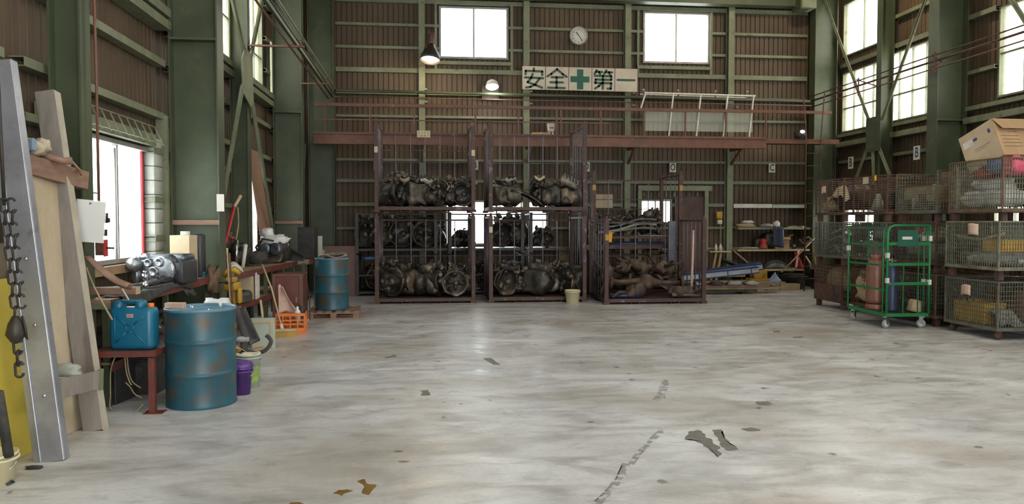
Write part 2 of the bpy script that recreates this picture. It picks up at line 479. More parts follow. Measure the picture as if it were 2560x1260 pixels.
# ------------------------------------------------------------------ building shell
XL, XR, YB, YF, ZC = -3.48, 10.5, 18.98, -9.0, 8.6
fl = MB(); fl.box((XL-.4, YF-.4, -.3), (XR+.4, YB+.4, 0)); fo = fl.build('floor', M['floor']); fo['kind'] = 'structure'

# windows: (wall, u0, u1, z0, z1, panes, rows, material, transom heights)
WIN = [
 ('back', .24, 1.95, 5.68, 6.95, 2, [], 'glass'),
 ('back', 5.37, 7.11, 5.68, 6.97, 2, [], 'glass'),
 ('back', .37, 2.95, 1.08, 2.2, 4, [], 'glass'),
 ('back', 5.31, 6.15, 1.60, 2.24, 2, [], 'glass'),
 ('left', 7.3, 9.72, 1.20, 2.56, 3, [], 'glass'),
 ('left', 10.75, 13.95, 4.42, 6.6, 5, [5.15], 'frp'),
 ('left', 14.25, 16.25, 4.42, 6.6, 4, [5.0], 'frp'),
 ('left', 13.95, 15.6, 1.0, 2.5, 3, [], 'glass'),
 ('left', 16.95, 18.0, 4.42, 5.6, 2, [], 'frp'),
 ('right', 16.75, 18.45, 5.82, 7.15, 2, [], 'frp'),
 ('right', 16.72, 18.45, 3.92, 5.42, 4, [4.52], 'frp'),
 ('right', 14.25, 16.66, 3.92, 5.48, 5, [4.52], 'frp'),
 ('right', 4.0, 8.3, 3.95, 6.6, 6, [5.2], 'frp'),
 ('right', -2.6, 3.1, 3.95, 6.6, 8, [5.2], 'frp'),
 ('right', -8.2, -3.4, 3.95, 6.6, 6, [5.2], 'frp'),
 ('right', 10.9, 13.1, 3.95, 5.6, 4, [4.75], 'frp'),
 ('right', 16.3, 18.3, 1.15, 2.0, 4, [1.6], 'frp'),
 ('right', 10.6, 13.2, 1.15, 2.0, 5, [1.6], 'frp'),
]
DOORS = {'front': [(-.5, 8.5, 0, 5.2)]}
def clad(wall, name_parent, u0, u1, z0, z1, cuts):
    """corrugated sheet between u0 and u1 with openings cut out"""
    m = MB()
    pitch, g, dep = .125, .028, .026
    us = []
    u = u0
    while u < u1 - 1e-6:
        for du, d in ((0,0),(pitch-g,0),(pitch-g*.75,1),(pitch-g*.25,1)):
            if u+du < u1: us.append((u+du, d))
        u += pitch
    us.append((u1, 0))
    # add breaks at opening edges
    for (a, b_, c_, d_) in cuts:
        for e in (a, b_):
            if u0 < e < u1: us.append((e, 0))
    us = sorted(set(us))
    def P(u, d, z):
        o = d*dep
        if wall == 'back': return (u, YB + o, z)
        if wall == 'front': return (u, YF - o, z)
        if wall == 'left': return (XL - o, u, z)
        return (XR + o, u, z)
    for (a, da), (b_, db) in zip(us[:-1], us[1:]):
        if b_-a < 1e-5: continue
        mid = (a+b_)/2
        segs = [(z0, z1)]
        for (c0, c1, y0, y1) in cuts:
            if c0 <= mid <= c1:
                ns = []
                for s0, s1 in segs:
                    if y1 <= s0 or y0 >= s1: ns.append((s0, s1)); continue
                    if y0 > s0: ns.append((s0, y0))
                    if y1 < s1: ns.append((y1, s1))
                segs = ns
        for s0, s1 in segs:
            m.add([P(a,da,s0), P(b_,db,s0), P(b_,db,s1), P(a,da,s1)], [(0,1,2,3)])
    m.build('cladding_sheet', M['clad'], name_parent)
W = {k: structure('wall_'+k) for k in ('back','left','right','front')}
def cuts_of(w): return [(a,b,c,d) for (ww,a,b,c,d,*r) in WIN if ww == w] + DOORS.get(w, [])
bx = [XL, -.18, 2.38, 4.93, 7.6, XR]
for a, b in zip(bx[:-1], bx[1:]): clad('back', W['back'], a, b, 0, ZC, cuts_of('back'))
ly = [YF, -3, 1.5, 6.61, 10.32, 13.45, 16.81, YB]
for a, b in zip(ly[:-1], ly[1:]): clad('left', W['left'], a, b, 0, ZC, cuts_of('left'))
ry = [YF, -3, 3.5, 8.65, 13.95, 16.25, YB]
for a, b in zip(ry[:-1], ry[1:]): clad('right', W['right'], a, b, 0, ZC, cuts_of('right'))
clad('front', W['front'], XL, XR, 0, ZC, cuts_of('front'))

# roof with unseen skylights, sized and placed to brighten the floor
cl = structure('ceiling')
SKY = [(x, y) for x in (-.6, 3.6, 7.8) for y in (-4.6, .2, 5.0)]
SW, SL = .95, 1.7
xs = sorted(set([XL-.3, XR+.3] + [v for x, y in SKY for v in (x-SW, x+SW)]))
ys = sorted(set([YF-.3, YB+.3] + [v for x, y in SKY for v in (y-SL, y+SL)]))
m = MB()
for a, b in zip(xs[:-1], xs[1:]):
    for c, d in zip(ys[:-1], ys[1:]):
        if any(abs((a+b)/2-x) < SW and abs((c+d)/2-y) < SL for x, y in SKY): continue
        m.box((a, c, ZC), (b, d, ZC+.06))
m.build('roof_sheet', M['clad'], cl)
for x, y in SKY:
    p = MB(); p.box((x-SW, y-SL, ZC+.01), (x+SW, y+SL, ZC+.025)); p.build('unseen_skylight_pane', M['frp'], cl)
    portal((x, y, ZC+.03), 2*SW, 2*SL, (0, 0, 0))
for y in (-6, -1.6, 2.8, 7.3, 11.8, 16.2):
    p = MB(); p.box((XL, y-.1, ZC-.35), (XR, y+.1, ZC-.02)); p.build('roof_beam', M['green'], cl)

# windows
wn_i = 0
for (w, a, b, z0, z1, n, rows, gm) in WIN:
    wn_i += 1
    if wn_i == 5: fm = M['redframe']
    else: fm = M['winframe'] if gm == 'glass' else M['greenlight']
    o = structure('window_%d' % wn_i)
    fw = .05 if gm == 'glass' else .035
    def PB(mb, u0, u1, c0, c1, d0, d1):
        # box in wall coords; d inward
        if w == 'back': mb.box((u0, YB-d1, c0), (u1, YB-d0, c1))
        elif w == 'left': mb.box((XL+d0, u0, c0), (XL+d1, u1, c1))
        else: mb.box((XR-d1, u0, c0), (XR-d0, u1, c1))
    f = MB()
    PB(f, a, b, z0, z0+fw, -.05, .07); PB(f, a, b, z1-fw, z1, -.05, .07)
    f.build('bottom_and_top_rail', M['winframe'] if wn_i == 5 else fm, o)
    f = MB(); PB(f, a, a+fw, z0+fw, z1-fw, -.05, .07); f.build('side_frame', M['winframe'] if wn_i == 5 else fm, o)
    f = MB(); PB(f, b-fw, b, z0+fw, z1-fw, -.05 if wn_i != 5 else -.01, .07 if wn_i != 5 else .012); f.build('side_frame', fm, o)
    us = [a+fw + (b-a-2*fw)*i/n for i in range(n+1)]
    for i in range(1, n):
        f = MB(); ww = .018 if gm == 'glass' else .005
        PB(f, us[i]-ww, us[i]+ww, z0+fw, z1-fw, -.03, .03); f.build('mullion', fm if wn_i != 5 else M['winframe'], o)
    zs = [z0+fw] + rows + [z1-fw]
    for r_ in rows:
        f = MB(); PB(f, a, b, r_-.018, r_+.018, -.02, .04); f.build('transom', M['greenlight'], o)
    for i in range(n):
        for j in range(len(zs)-1):
            f = MB(); PB(f, us[i], us[i+1], zs[j], zs[j+1], -.005, .003); f.build('pane', M[gm], o)
    cu, cz = (a+b)/2, (z0+z1)/2
    if w == 'back': portal((cu, YB+.06, cz), b-a, z1-z0, (R(-90), 0, 0))
    elif w == 'left': portal((XL-.06, cu, cz), z1-z0, b-a, (0, R(-90), 0))
    else: portal((XR+.06, cu, cz), z1-z0, b-a, (0, R(90), 0))
portal((4, YF-.1, 2.6), 9, 5.2, (R(90), 0, 0))
# roller shutter box over the open door behind the camera
d = structure('door_1'); m = MB(); m.box((-.7, YF+.02, 5.2), (8.7, YF+.5, 5.75)); m.build('shutter_box', M['greenlight'], d)

def hbeam(mb, x, y, z0, z1, depth, width, axis='x', tf=.02, tw=.014):
    if axis == 'x':   # flanges face +-x
        mb.box((x-depth/2, y-width/2, z0), (x-depth/2+tf, y+width/2, z1))
        mb.box((x+depth/2-tf, y-width/2, z0), (x+depth/2, y+width/2, z1))
        mb.box((x-depth/2+tf, y-tw/2, z0), (x+depth/2-tf, y+tw/2, z1))
    else:
        mb.box((x-width/2, y-depth/2, z0), (x+width/2, y-depth/2+tf, z1))
        mb.box((x-width/2, y+depth/2-tf, z0), (x+width/2, y+depth/2, z1))
        mb.box((x-tw/2, y-depth/2+tf, z0), (x+tw/2, y+depth/2-tf, z1))
# main columns: left
for y in (-3, 1.5, 10.32, 16.81):
    c = MB(); hbeam(c, -3.0, y, 0, ZC, .6, .3); c_ = c.build('column', M['green'], W['left'])
    s_ = MB(); s_.box((-3.28, y-.15, 3.98), (-2.72, y+.15, 4.01)); s_.build('stiffener_plate', M['green'], c_); s_ = MB(); s_.box((-3.28, y-.16, 1.62), (-2.70, y-.13, 1.68)); s_.build('cover_strip', M['brownwood'], c_)
    s_ = MB(); s_.box((-3.2, y-.25, 0), (-2.6, y+.25, .03)); s_.build('base_plate', M['rust'], c_)
for y in (-3, 3.5, 8.65, 13.95):
    c = MB(); hbeam(c, 10.05, y, 0, ZC, .62, .3); c_ = c.build('column', M['green'], W['right'])
    s_ = MB(); s_.box((9.76, y-.15, 3.62), (10.34, y+.15, 3.65)); s_.build('stiffener_plate', M['green'], c_)
# posts and columns of the back wall
for x in (-.18, 2.38, 4.93, 7.6):
    c = MB(); hbeam(c, x, 18.8, 0, ZC, .22, .15, 'y', .012, .01); c.build('column', M['greenlight'], W['back'])
c = MB(); hbeam(c, -2.55, 18.6, 0, ZC, .6, .3); c.build('column', M['green'], W['back'])
c = MB(); hbeam(c, 10.0, 18.6, 0, ZC, .6, .3); c.build('column', M['green'], W['back'])
# intermediate posts of the side walls
for y in (13.45,):
    c = MB(); hbeam(c, -3.2, y, 0, ZC, .3, .2); c.build('column', M['green'], W['left'])
for y in (16.25, 11.3):
    c = MB(); hbeam(c, 10.2, y, 0, ZC, .3, .2); c.build('column', M['green'], W['right'])
# girts: C channels
def girt_back(x0, x1, z, h=.075, d=.1, m='greenlight'):
    g = MB(); y1 = YB-.015
    g.box((x0, y1-d, z), (x1, y1, z+.008)); g.box((x0, y1-d, z+h-.008), (x1, y1, z+h)); g.box((x0, y1-d-.006, z), (x1, y1-d, z+h))
    g.build('girt', M[m], W['back'])
def girt_side(w, y0, y1, z, h=.075, d=.12, m='greenlight'):
    g = MB()
    s = 1 if w == 'left' else -1
    X = (XL if w == 'left' else XR) + s*.015
    def bb(a, b, c, e):
        x0, x1 = sorted((X+s*a, X+s*b)); g.box((x0, y0, c), (x1, y1, e))
    bb(0, d, z, z+.008); bb(0, d, z+h-.008, z+h); bb(d, d+.006, z, z+h)
    g.build('girt', M[m], W[w])
def inter(seg, cuts, z, h):
    out = [seg]
    for (a, b, c, d) in cuts:
        if z+h <= c+.02 or z >= d-.02: continue
        n = []
        for s0, s1 in out:
            if b <= s0 or a >= s1: n.append((s0, s1)); continue
            if a > s0: n.append((s0, a))
            if b < s1: n.append((b, s1))
        out = n
    return [s for s in out if s[1]-s[0] > .05]
bb = [(-2.25, -.255), (-.105, 2.305), (2.455, 4.855), (5.005, 7.525), (7.675, 9.7)]
for z, h in ((6.98,.1),(6.42,.065),(5.87,.065),(5.30,.11),(4.77,.065),(4.21,.06),(3.15,.06),(2.63,.075),(2.05,.085),(1.48,.06),(.95,.06),(.35,.06),(7.6,.07),(8.1,.07)):
    for s in bb:
        for a, b in inter(s, cuts_of('back'), z, h): girt_back(a, b, z, h)
# window posts in the back wall
for xa, xb, z0, z1 in ((.16,1.95+.08,5.38,6.98),(5.23,7.05+.08,5.38,6.98)):
    for x in (xa, xb):
        g = MB(); g.box((x-.03, YB-.13, z0), (x+.03, YB-.02, z1)); g.build('window_post', M['greenlight'], W['back'])
g = MB(); g.box((.1, YB-.15, 5.52), (2.05, YB-.02, 5.60)); g.build('window_sill', M['greenlight'], W['back'])
g = MB(); g.box((5.2, YB-.15, 5.52), (7.15, YB-.02, 5.60)); g.build('window_sill', M['greenlight'], W['back'])
for (y0, y1) in ((1.65, 6.46), (6.76, 10.17), (10.47, 13.35), (13.55, 16.66), (16.96, 18.45)):
    for z, h in ((3.62,.085),(2.95,.08),(2.5,.07),(1.9,.07),(1.42,.07),(.8,.07),(4.75,.08),(5.4,.08),(6.1,.08),(6.8,.08),(7.5,.08)):
        for a, b in inter((y0, y1), cuts_of('left'), z, h): girt_side('left', a, b, z, h)
    for z in (4.08, 4.24): girt_side('left', y0, y1, z, .11, .2)
for (y0, y1) in ((3.65, 8.5), (8.8, 11.2), (11.4, 13.8), (14.1, 16.15), (16.35, 18.45)):
    for z, h in ((3.14,.07),(2.6,.07),(2.05,.07),(1.0,.07),(.4,.07),(4.5,.07),(5.55,.09),(6.2,.08),(6.9,.08),(7.6,.08)):
        for a, b in inter((y0, y1), cuts_of('right'), z, h): girt_side('right', a, b, z, h)
    girt_side('right', y0, y1, 3.55, .12, .2); girt_side('right', y0, y1, 3.80, .08, .16)

# diagonal bracing with gusset plates
def brace(w, X, p, q, wd=.07):
    b_ = MB(); b_.bar(atX(*p, X), atX(*q, X), .02, wd, (0,0,1)); b_.bar(atX(*p, X)+Vector((.0,0,0)), atX(*q, X), .07, .012, (0,0,1))
    b_.build('brace', M['greenlight'], W[w])
for p, q in (((575,-30),(612,140)), ((668,-60),(625,150)), ((606,215),(556,505)), ((630,255),(692,640))): brace('left', -3.0, p, q, .1)
for p, q in (((795,130),(772,260)), ((768,360),(790,560)), ((762,360),(752,540))): brace('left', -2.95, p, q, .08)
g = MB(); a = atX(606,150,-2.98); b_ = atX(634,270,-2.98)
g.prism([(a.y-.05, a.z), (a.y+.18, a.z+.25), (b_.y-.05, a.z+.2), (b_.y, b_.z+.1), (b_.y-.2, b_.z-.02), (a.y, b_.z+.15)], 0, .015, Matrix(((0,0,1,-2.99),(1,0,0,0),(0,1,0,0),(0,0,0,1))))
g.build('gusset_plate', M['greenlight'], W['left'])
g = MB(); a = atX(748,300,-2.95); g.box((-2.95, a.y-.25, a.z-.45), (-2.935, a.y+.25, a.z+.1)); g.build('gusset_plate', M['greenlight'], W['left'])
for p, q in (((2050,-30),(2172,300)), ((2320,-20),(2205,300)), ((2168,372),(2138,450)), ((2182,372),(2184,460)), ((2198,372),(2225,440)), ((2510,-30),(2600,110))): brace('right', 9.98, p, q, .09)
g = MB(); a = atX(2166,300,9.95); b_ = atX(2200,376,9.95)
g.box((9.94, b_.y, b_.z), (9.955, a.y, a.z+.03)); g.build('gusset_plate', M['green'], W['right'])

def mark_mat(name, c, lo, hi, sc):
    m = mat(name, c, None, bump=.01); nt = m.node_tree; b = nt.nodes['Principled BSDF']; b.inputs['Base Color'].default_value = (*c, 1); b.inputs['Roughness'].default_value = .5
    tc = sn(nt, 'ShaderNodeTexCoord'); n = sn(nt, 'ShaderNodeTexNoise'); n.inputs['Scale'].default_value = sc; n.inputs['Detail'].default_value = 8
    nt.links.new(tc.outputs['Object'], n.inputs['Vector'])
    r = sn(nt, 'ShaderNodeMapRange'); r.inputs['From Min'].default_value = lo; r.inputs['From Max'].default_value = hi; r.inputs['To Max'].default_value = .85
    nt.links.new(n.outputs['Fac'], r.inputs['Value']); nt.links.new(r.outputs[0], b.inputs['Alpha'])
    return m
M['darkmark'] = mark_mat('broken_rubber_mark', (.17,.165,.155), .47, .60, 9)
M['faintmark'] = mark_mat('faint_rubber_mark', (.29,.285,.27), .42, .60, 14)

# ------------------------------------------------------------------ generic builders
def text(s, size, m, parent, loc, rot, name='lettering', ext=.002, sx=1.0, off=0.0):
    c = bpy.data.curves.new(name, 'FONT'); c.body = s; c.size = size; c.extrude = ext; c.align_x = 'CENTER'; c.align_y = 'CENTER'; c.offset = off
    c.resolution_u = 3
    t = bpy.data.objects.new(name, c); col.objects.link(t)
    dg = bpy.context.evaluated_depsgraph_get()
    me = bpy.data.meshes.new_from_object(t.evaluated_get(dg))
    bpy.data.objects.remove(t); bpy.data.curves.remove(c)
    me.materials.clear(); me.materials.append(m)
    o = bpy.data.objects.new(name, me); col.objects.link(o); o.parent = parent
    o.location = loc; o.rotation_euler = rot; o.scale = (sx, 1, 1)
    return o
FACE_CAM = (R(90), 0, 0)          # text standing upright, read from -Y
FACE_LEFT = (R(90), 0, R(-90))    # text read from the hall, on something facing -X
def strokes(segs, r, m, parent, y, name='lettering'):
    # brush strokes of a character as flat rounded bars in the XZ plane
    b = MB()
    for pl in segs:
        for (x0, z0), (x1, z1) in zip(pl[:-1], pl[1:]):
            dx, dz = x1-x0, z1-z0; L = math.hypot(dx, dz) or 1e-6
            nx, nz = -dz/L*r, dx/L*r
            poly = []
            a0 = math.atan2(nz, nx)
            for k in range(5): a = a0 + PI*k/4; poly.append((x0+r*math.cos(a), z0+r*math.sin(a)))
            for k in range(5): a = a0 + PI + PI*k/4; poly.append((x1+r*math.cos(a), z1+r*math.sin(a)))
            n = len(poly)
            b.add([(px, y, pz) for px, pz in poly] + [(px, y+.006, pz) for px, pz in poly],
                  [tuple(range(n)), tuple(range(2*n-1, n-1, -1))] + [((i+1)%n, i, n+i, n+(i+1)%n) for i in range(n)])
    return b.build(name, m, parent)

def oil_drum(loc, r, h, rz, label, inner='bluedrum_in'):
    t = thing('oil_drum', label, 'drum', loc, rz)
    pr = [(r*.985, 0), (r, .012), (r*.985, .03), (r*.985, h*.30), (r*1.0, h*.32), (r*1.025, h*.335), (r*1.0, h*.35), (r*.985, h*.37),
          (r*.985, h*.63), (r*1.0, h*.65), (r*1.025, h*.665), (r*1.0, h*.68), (r*.985, h*.70), (r*.985, h-.03)]
    b = MB(); b.lathe(pr, 40, cap=False); b.lathe([(r*.98, .018), (0.001, .02)], 40, cap=False); b.build('shell', M['bluedrum'], t)
    b = MB(); b.lathe([(r*.985, h-.03), (r*1.01, h-.025), (r*1.015, h-.008), (r*1.0, h), (r*.97, h-.004), (r*.965, h-.025)], 40, cap=False); b.build('rim', M['bluedrum_in'], t)
    b = MB(); b.lathe([(r*.97, h-.026), (r*.5, h-.022), (.001, h-.022)], 40, cap=False); lid = b.build('lid', M[inner], t)
    b = MB(); b.lathe([(.03, h-.024), (.03, h-.008), (.001, h-.006)], 12, Matrix.Translation((r*.6, .05, 0)), cap=False); b.build('bung', M['chrome'], lid)
    b = MB(); b.lathe([(.016, h-.024), (.016, h-.01), (.001, h-.008)], 10, Matrix.Translation((-r*.62, -.03, 0)), cap=False); b.build('bung', M['chrome'], lid)
    return t

def bucket(name, loc, r0, r1, h, m, label, handle=True, cat='bucket', rim=True, rot=0, mh='chrome'):
    t = thing(name, label, cat, loc, rot)
    b = MB(); b.lathe([(.001, .004), (r0, .0), (r1, h), (r1+.006, h), (r1+.006, h-.02), (r1-.004, h-.004), (r0-.006, .012), (.001, .012)], 24, cap=False)
    b.build('body', M[m], t)
    if rim:
        b = MB(); b.lathe([(r1+.001, h-.045), (r1+.012, h-.04), (r1+.012, h-.03), (r1+.002, h-.028)], 24, cap=False); b.build('rim_band', M[m], t)
    if handle:
        pts = [((r1+.01)*math.cos(a), -(r1*.85)*math.sin(a)*.55, h-.05 - r1*.8*math.sin(a)*.75) for a in [PI*k/10 for k in range(11)]]
        b = MB(); b.tube(pts, .0035, 5); b.build('handle', M[mh], t)
    return t

def crate(loc, sx, sy, sz, m, label, rz=0, slots=True, name='plastic_crate', tilt=None):
    t = thing(name, label, 'crate', loc, tilt if tilt else (0,0,rz))
    b = MB(); w = .012
    b.box((-sx/2+w, -sy/2+w, 0), (sx/2-w, sy/2-w, w)); b.build('floor_panel', M[m], t)
    for k in range(4):
        L = sx if k % 2 == 0 else sy
        D = sy if k % 2 == 0 else sx
        mx = Matrix.Rotation(k*PI/2, 4, 'Z') @ Matrix.Translation((0, -D/2, 0))
        b = MB()
        b.box((-L/2, 0, 0), (L/2, w, sz*.30), mx); b.box((-L/2, -.004, sz*.86), (L/2, w, sz), mx)
        n = max(3, int(L/.09))
        for i in range(n+1):
            x = -L/2 + (L)*i/n
            hw = .018 if i in (0, n) else .009
            x0, x1 = max(-L/2, x-hw), min(L/2, x+hw)
            b.box((x0, -.003, 0), (x1, w, sz), mx)
        if slots: b.box((-L*.5, .004, sz*.44), (L*.5, w, sz*.52), mx); b.box((-L*.5, .004, sz*.64), (L*.5, w, sz*.70), mx)
        else: b.box((-L*.5, .002, 0), (L*.5, w-.002, sz), mx)
        b.build('side_panel', M[m], t)
    return t

def carton(loc, sx, sy, sz, label, rz=0, m='cardboard', name='cardboard_box', flaps=False, tape=True, rot=None, cat='box'):
    t = thing(name, label, cat, loc, rot if rot else (0,0,rz))
    w = .006
    b = MB()
    if flaps:
        b.box((-sx/2,-sy/2,0),(sx/2,sy/2,w)); b.box((-sx/2,-sy/2,w),(-sx/2+w,sy/2,sz)); b.box((sx/2-w,-sy/2,w),(sx/2,sy/2,sz))
        b.box((-sx/2+w,-sy/2,w),(sx/2-w,-sy/2+w,sz)); b.box((-sx/2+w,sy/2-w,w),(sx/2-w,sy/2,sz))
    else: b.box((-sx/2,-sy/2,0),(sx/2,sy/2,sz))
    b.build('carton_wall', M[m], t, bevel=.003)
    if flaps:
        for k, (L, D) in enumerate(((sx, sy), (sy, sx), (sx, sy), (sy, sx))):
            f = MB(); mx = Matrix.Rotation(k*PI/2, 4, 'Z') @ Matrix.Translation((0, -D/2, sz)) @ Matrix.Rotation(R((120, 60, 35, 75)[k]), 4, 'X')
            f.box((-L/2+.004, 0, 0), (L/2-.004, .005, D*.34), mx); f.build('flap', M[m], t)
    elif tape:
        f = MB(); f.box((-.025, -sy/2-.001, sz*.8), (.025, sy/2+.001, sz+.0015)); f.build('tape', M['creampaper'], t)
    return t

def board(name, p, ux, uz, w, h, th, m, label, cat='board', parent=None):
    """flat board: p = bottom corner, ux = unit along width, uz = unit along height"""
    ux = Vector(ux).normalized(); uz = Vector(uz); uz = (uz - ux*uz.dot(ux)).normalized(); n = ux.cross(uz)
    mx = Matrix(((ux.x, n.x, uz.x, p[0]), (ux.y, n.y, uz.y, p[1]), (ux.z, n.z, uz.z, p[2]), (0,0,0,1)))
    b = MB(); b.box((0, 0, 0), (w, th, h)); o = b.build(name, M[m], parent, bevel=.002)
    o.matrix_world = mx
    if parent is None: tag(o, label, cat)
    return o

def scrap(loc, d, m, label, seed, name='crumpled_bag', cat='bag', amp=.35, sc=1.8, n=10, rz=0, group=None):
    b = MB(); b.lump((0, 0, d[2]/2), d, amp, sc, n, seed, True)
    o = b.build(name, M[m]); tag(o, label, cat, group, loc, rz); return o

# ------------------------------------------------------------------ left foreground
# leaning trestle: steel channel + plank joined by cross bars
tf = thing('leaning_trestle', 'tall leaning trestle of grey steel channel and weathered plank by left wall', 'trestle', (-2.7, 5.5, 0))
def world_part(mb, name, m, t, **k):
    mx = Matrix.Translation(-Vector(t.location))
    mb.v = [tuple(mx @ Vector(p)) for p in mb.v]
    return mb.build(name, M[m], t, **k)
def rail(mb, p, q, w, d, wall=.012, open_back=True):
    # C channel from p to q, web facing -Y, width along X
    p = Vector(p); q = Vector(q); t = (q-p).normalized(); ux = Vector((1,0,0)); ux = (ux-t*ux.dot(t)).normalized(); uy = t.cross(ux)
    def bx(x0, x1, y0, y1):
        vs = [e + ux*a + uy*b for e in (p, q) for a, b in ((x0,y0),(x1,y0),(x1,y1),(x0,y1))]
        mb.add(vs, [(3,2,1,0),(4,5,6,7),(0,1,5,4),(1,2,6,5),(2,3,7,6),(3,0,4,7)])
    bx(-w/2, w/2, 0, wall); bx(-w/2, -w/2+wall, wall, d); bx(w/2-wall, w/2, wall, d)
    if wall < .02: bx(-w/2+wall+.03, -w/2+wall+.045, -.012, 0)
pb = atZ(122, 1155); pt = atY(-12, 150, 5.62)
b = MB(); rail(b, (pb.x, pb.y, 0), pt, .2, .09); world_part(b, 'steel_channel', 'channel', tf, bevel=.004)
pb2 = atZ(232, 1078); pt2 = atY(110, 226, 6.55)
b = MB(); rail(b, (pb2.x, pb2.y, 0), pt2, .15, .1, .055); world_part(b, 'plank', 'grayplank', tf, bevel=.004)
b = MB()
q1 = Vector((pb2.x, pb2.y, 0)); ax = (pt2-q1)
b.bar(q1+Vector((.078,.05,0)), pt2+Vector((.078,.05,0)), .004, .1, (0,1,0)); world_part(b, 'pale_plank_edge', 'plankedge', tf)
la, lb = atY(134, 975, 5.62), atY(250, 948, 6.2)
b = MB(); b.bar(la, lb, .03, .14); cb = world_part(b, 'cross_bar', 'grayplank', tf, bevel=.003)
b = MB(); e = (lb-la).normalized(); b.bar(lb - e*.035 + Vector((.016,-.004,0)), lb + e*.005 + Vector((.016,-.004,0)), .02, .165); world_part(b, 'cross_bar_end', 'greenlight', tf)
b = MB()
for f in (.3, .62, .92):
    c = pb.lerp(pt, f*.55); b.lathe([(.012, 0), (.012, .008), (.001, .01)], 8, Matrix.Translation(Vector((c.x+.03, c.y-.004, c.z))) @ Matrix.Rotation(R(90), 4, 'X'), cap=False)
world_part(b, 'bolt', 'chrome', tf, kind='stuff')
# timber rail on brackets
p, q = atY(20, 398, 5.95), atY(210, 452, 6.75)
b = MB(); b.bar(p, q, .09, .15); o = b.build('timber_beam', M['brownwood'], bevel=.006); tag(o, 'reddish brown timber beam across the tall leaning trestle', 'beam')
p2, q2 = atY(135, 393, 6.25), atY(184, 405, 6.35)
b = MB(); b.tube([atY(104,383,6.25), atY(125,393,6.3), atY(160,403,6.35), atY(180,402,6.38)], [.022,.026,.028,.032], 10)
o = b.build('bent_pipe', M['brownwood']); tag(o, 'short brown bent pipe lying on the timber beam by the plank', 'pipe')
b = MB()
for i in range(5): b.tube([atY(176,399,6.4)+Vector((0,0,0)), atY(190+3*i,415+3*i,6.5), atY(203-2*i,438-4*i,6.6)], .008, 5)
o = b.build('frayed_strap', M['wood']); tag(o, 'frayed brown strap hanging at the end of the timber beam', 'strap')
b = MB(); c = atY(83, 370, 6.2); b.lump((0,0,0), (.2,.12,.12), .5, 2.5, 10, 3)
b.lump((.06,0,.02), (.12,.1,.1), .6, 3, 8, 4)
o = b.build('mesh_sponge', M['ply']); tag(o, 'dirty pale perforated scrap resting on the brown timber beam', 'scrap', loc=c)
b = MB(); c = atY(60, 362, 6.1); b.cbox((0,0,0), (.16,.06,.09)); o = b.build('tin', M['skyblue'], bevel=.01); tag(o, 'small dull blue tin behind the perforated scrap on the beam', 'tin', loc=c)
# boards behind the trestle
A1, A2, A3, A4 = atZ(20,1163), atZ(96,1128), atZ(166,1097), atZ(202,1074)
nx = Vector((A4.x-A1.x, A4.y-A1.y, 0)).normalized()
o = board('plywood_board', (A1.x-nx.x*.9-.03, A1.y-nx.y*.9, 0), nx, (-.12,0,1), 1.62, 1.26, .018, 'boardyellow', 'yellow painted plywood board leaning low behind the steel channel')
o = board('plywood_board', (A2.x-.05+nx.x*.0, A2.y, 0), nx, (-.1,0,1), .78, 2.05, .018, 'ply', 'tall dusty beige plywood board leaning between channel and plank')
o = board('plywood_board', (A1.x-.26, A1.y-.6, 0), nx, (-.06,0,1), 1.3, 1.5, .015, 'ply', 'beige plywood board behind the yellow board at the left edge')
# scrap on the cross bar
c = atY(165, 945, 5.95)
scrap((c.x-.02, c.y-.0, la.z+.03), (.24,.14,.09), 'greybag', 'crumpled grey foil scrap on the lower cross bar of the trestle', 11, 'foil_scrap', 'scrap', .6, 3)
# chain with hook
ch = thing('lifting_chain', 'dark steel lifting chain with hook hanging at left edge', 'chain', tuple(atY(12, 560, 5.25)))
def link(c, L, r, w, rot, m='dark', parent=None):
    b = MB(); pts = []
    for k in range(13):
        a = 2*PI*k/12
        pts.append((w*math.cos(a), 0, (L/2-w)*(1 if math.sin(a) >= 0 else -1) + w*math.sin(a)))
    b.tube(pts, r, 5, cap=False); o = b.build('chain_link', M[m], parent); o.location = c; o.rotation_euler = rot; return o
for s_, x0, n_ in ((0, 0, 10), (1, .045, 9)):
    for k in range(n_):
        link((x0 + .035*k/9*1.4, 0, .12 - .078*k), .09, .008, .02, (R(4), R(-3), R(90)*(k % 2) + R(20)), parent=ch)
b = MB(); b.lathe([(.02, 0), (.045, -.05), (.06, -.12), (.03, -.17), (.01, -.18)], 12, Matrix.Translation((.05,0,-.62+.02))); b.build('hook_block', M['dark'], ch)
b = MB(); b.tube([(.09,0,-.6),(.11,0,-.68),(.12,0,-.75),(.10,0,-.72)], .009, 6); b.build('latch', M['dark'], ch)
for k in range(3): link((.06+.003*k, 0, -.80-.075*k), .1, .009, .024, (0, 0, R(90)*(k % 2)+R(10)), parent=ch)
b = MB(); b.tube([(0,0,.12), (-.02,0,1.0)], .012, 6); b.build('upper_chain_run', M['dark'], ch)
# yellow container at lower left
bucket('bucket', tuple(atZ(-14, 1210)), .11, .13, .2, 'cream', 'pale yellow bucket cut by the lower left edge of view', True)
c = atZ(12, 1212); scrap((c.x, c.y, 0), (.1,.07,.03), 'black', 'small black rubber scrap on floor beside the pale yellow bucket', 5, 'rubber_scrap', 'scrap')
c = atZ(84, 1172); scrap((c.x, c.y, 0), (.11,.05,.02), 'black', 'small black scrap on floor in front of the steel channel', 6, 'rubber_scrap', 'scrap')
# black pole at left edge
b = MB(); b.tube([atY(-4, 980, 4.9), atY(22, 1140, 5.0)], .03, 8); o = b.build('black_pole', M['blackmatte']); tag(o, 'short black pole leaning against the yellow board at left edge', 'pole')
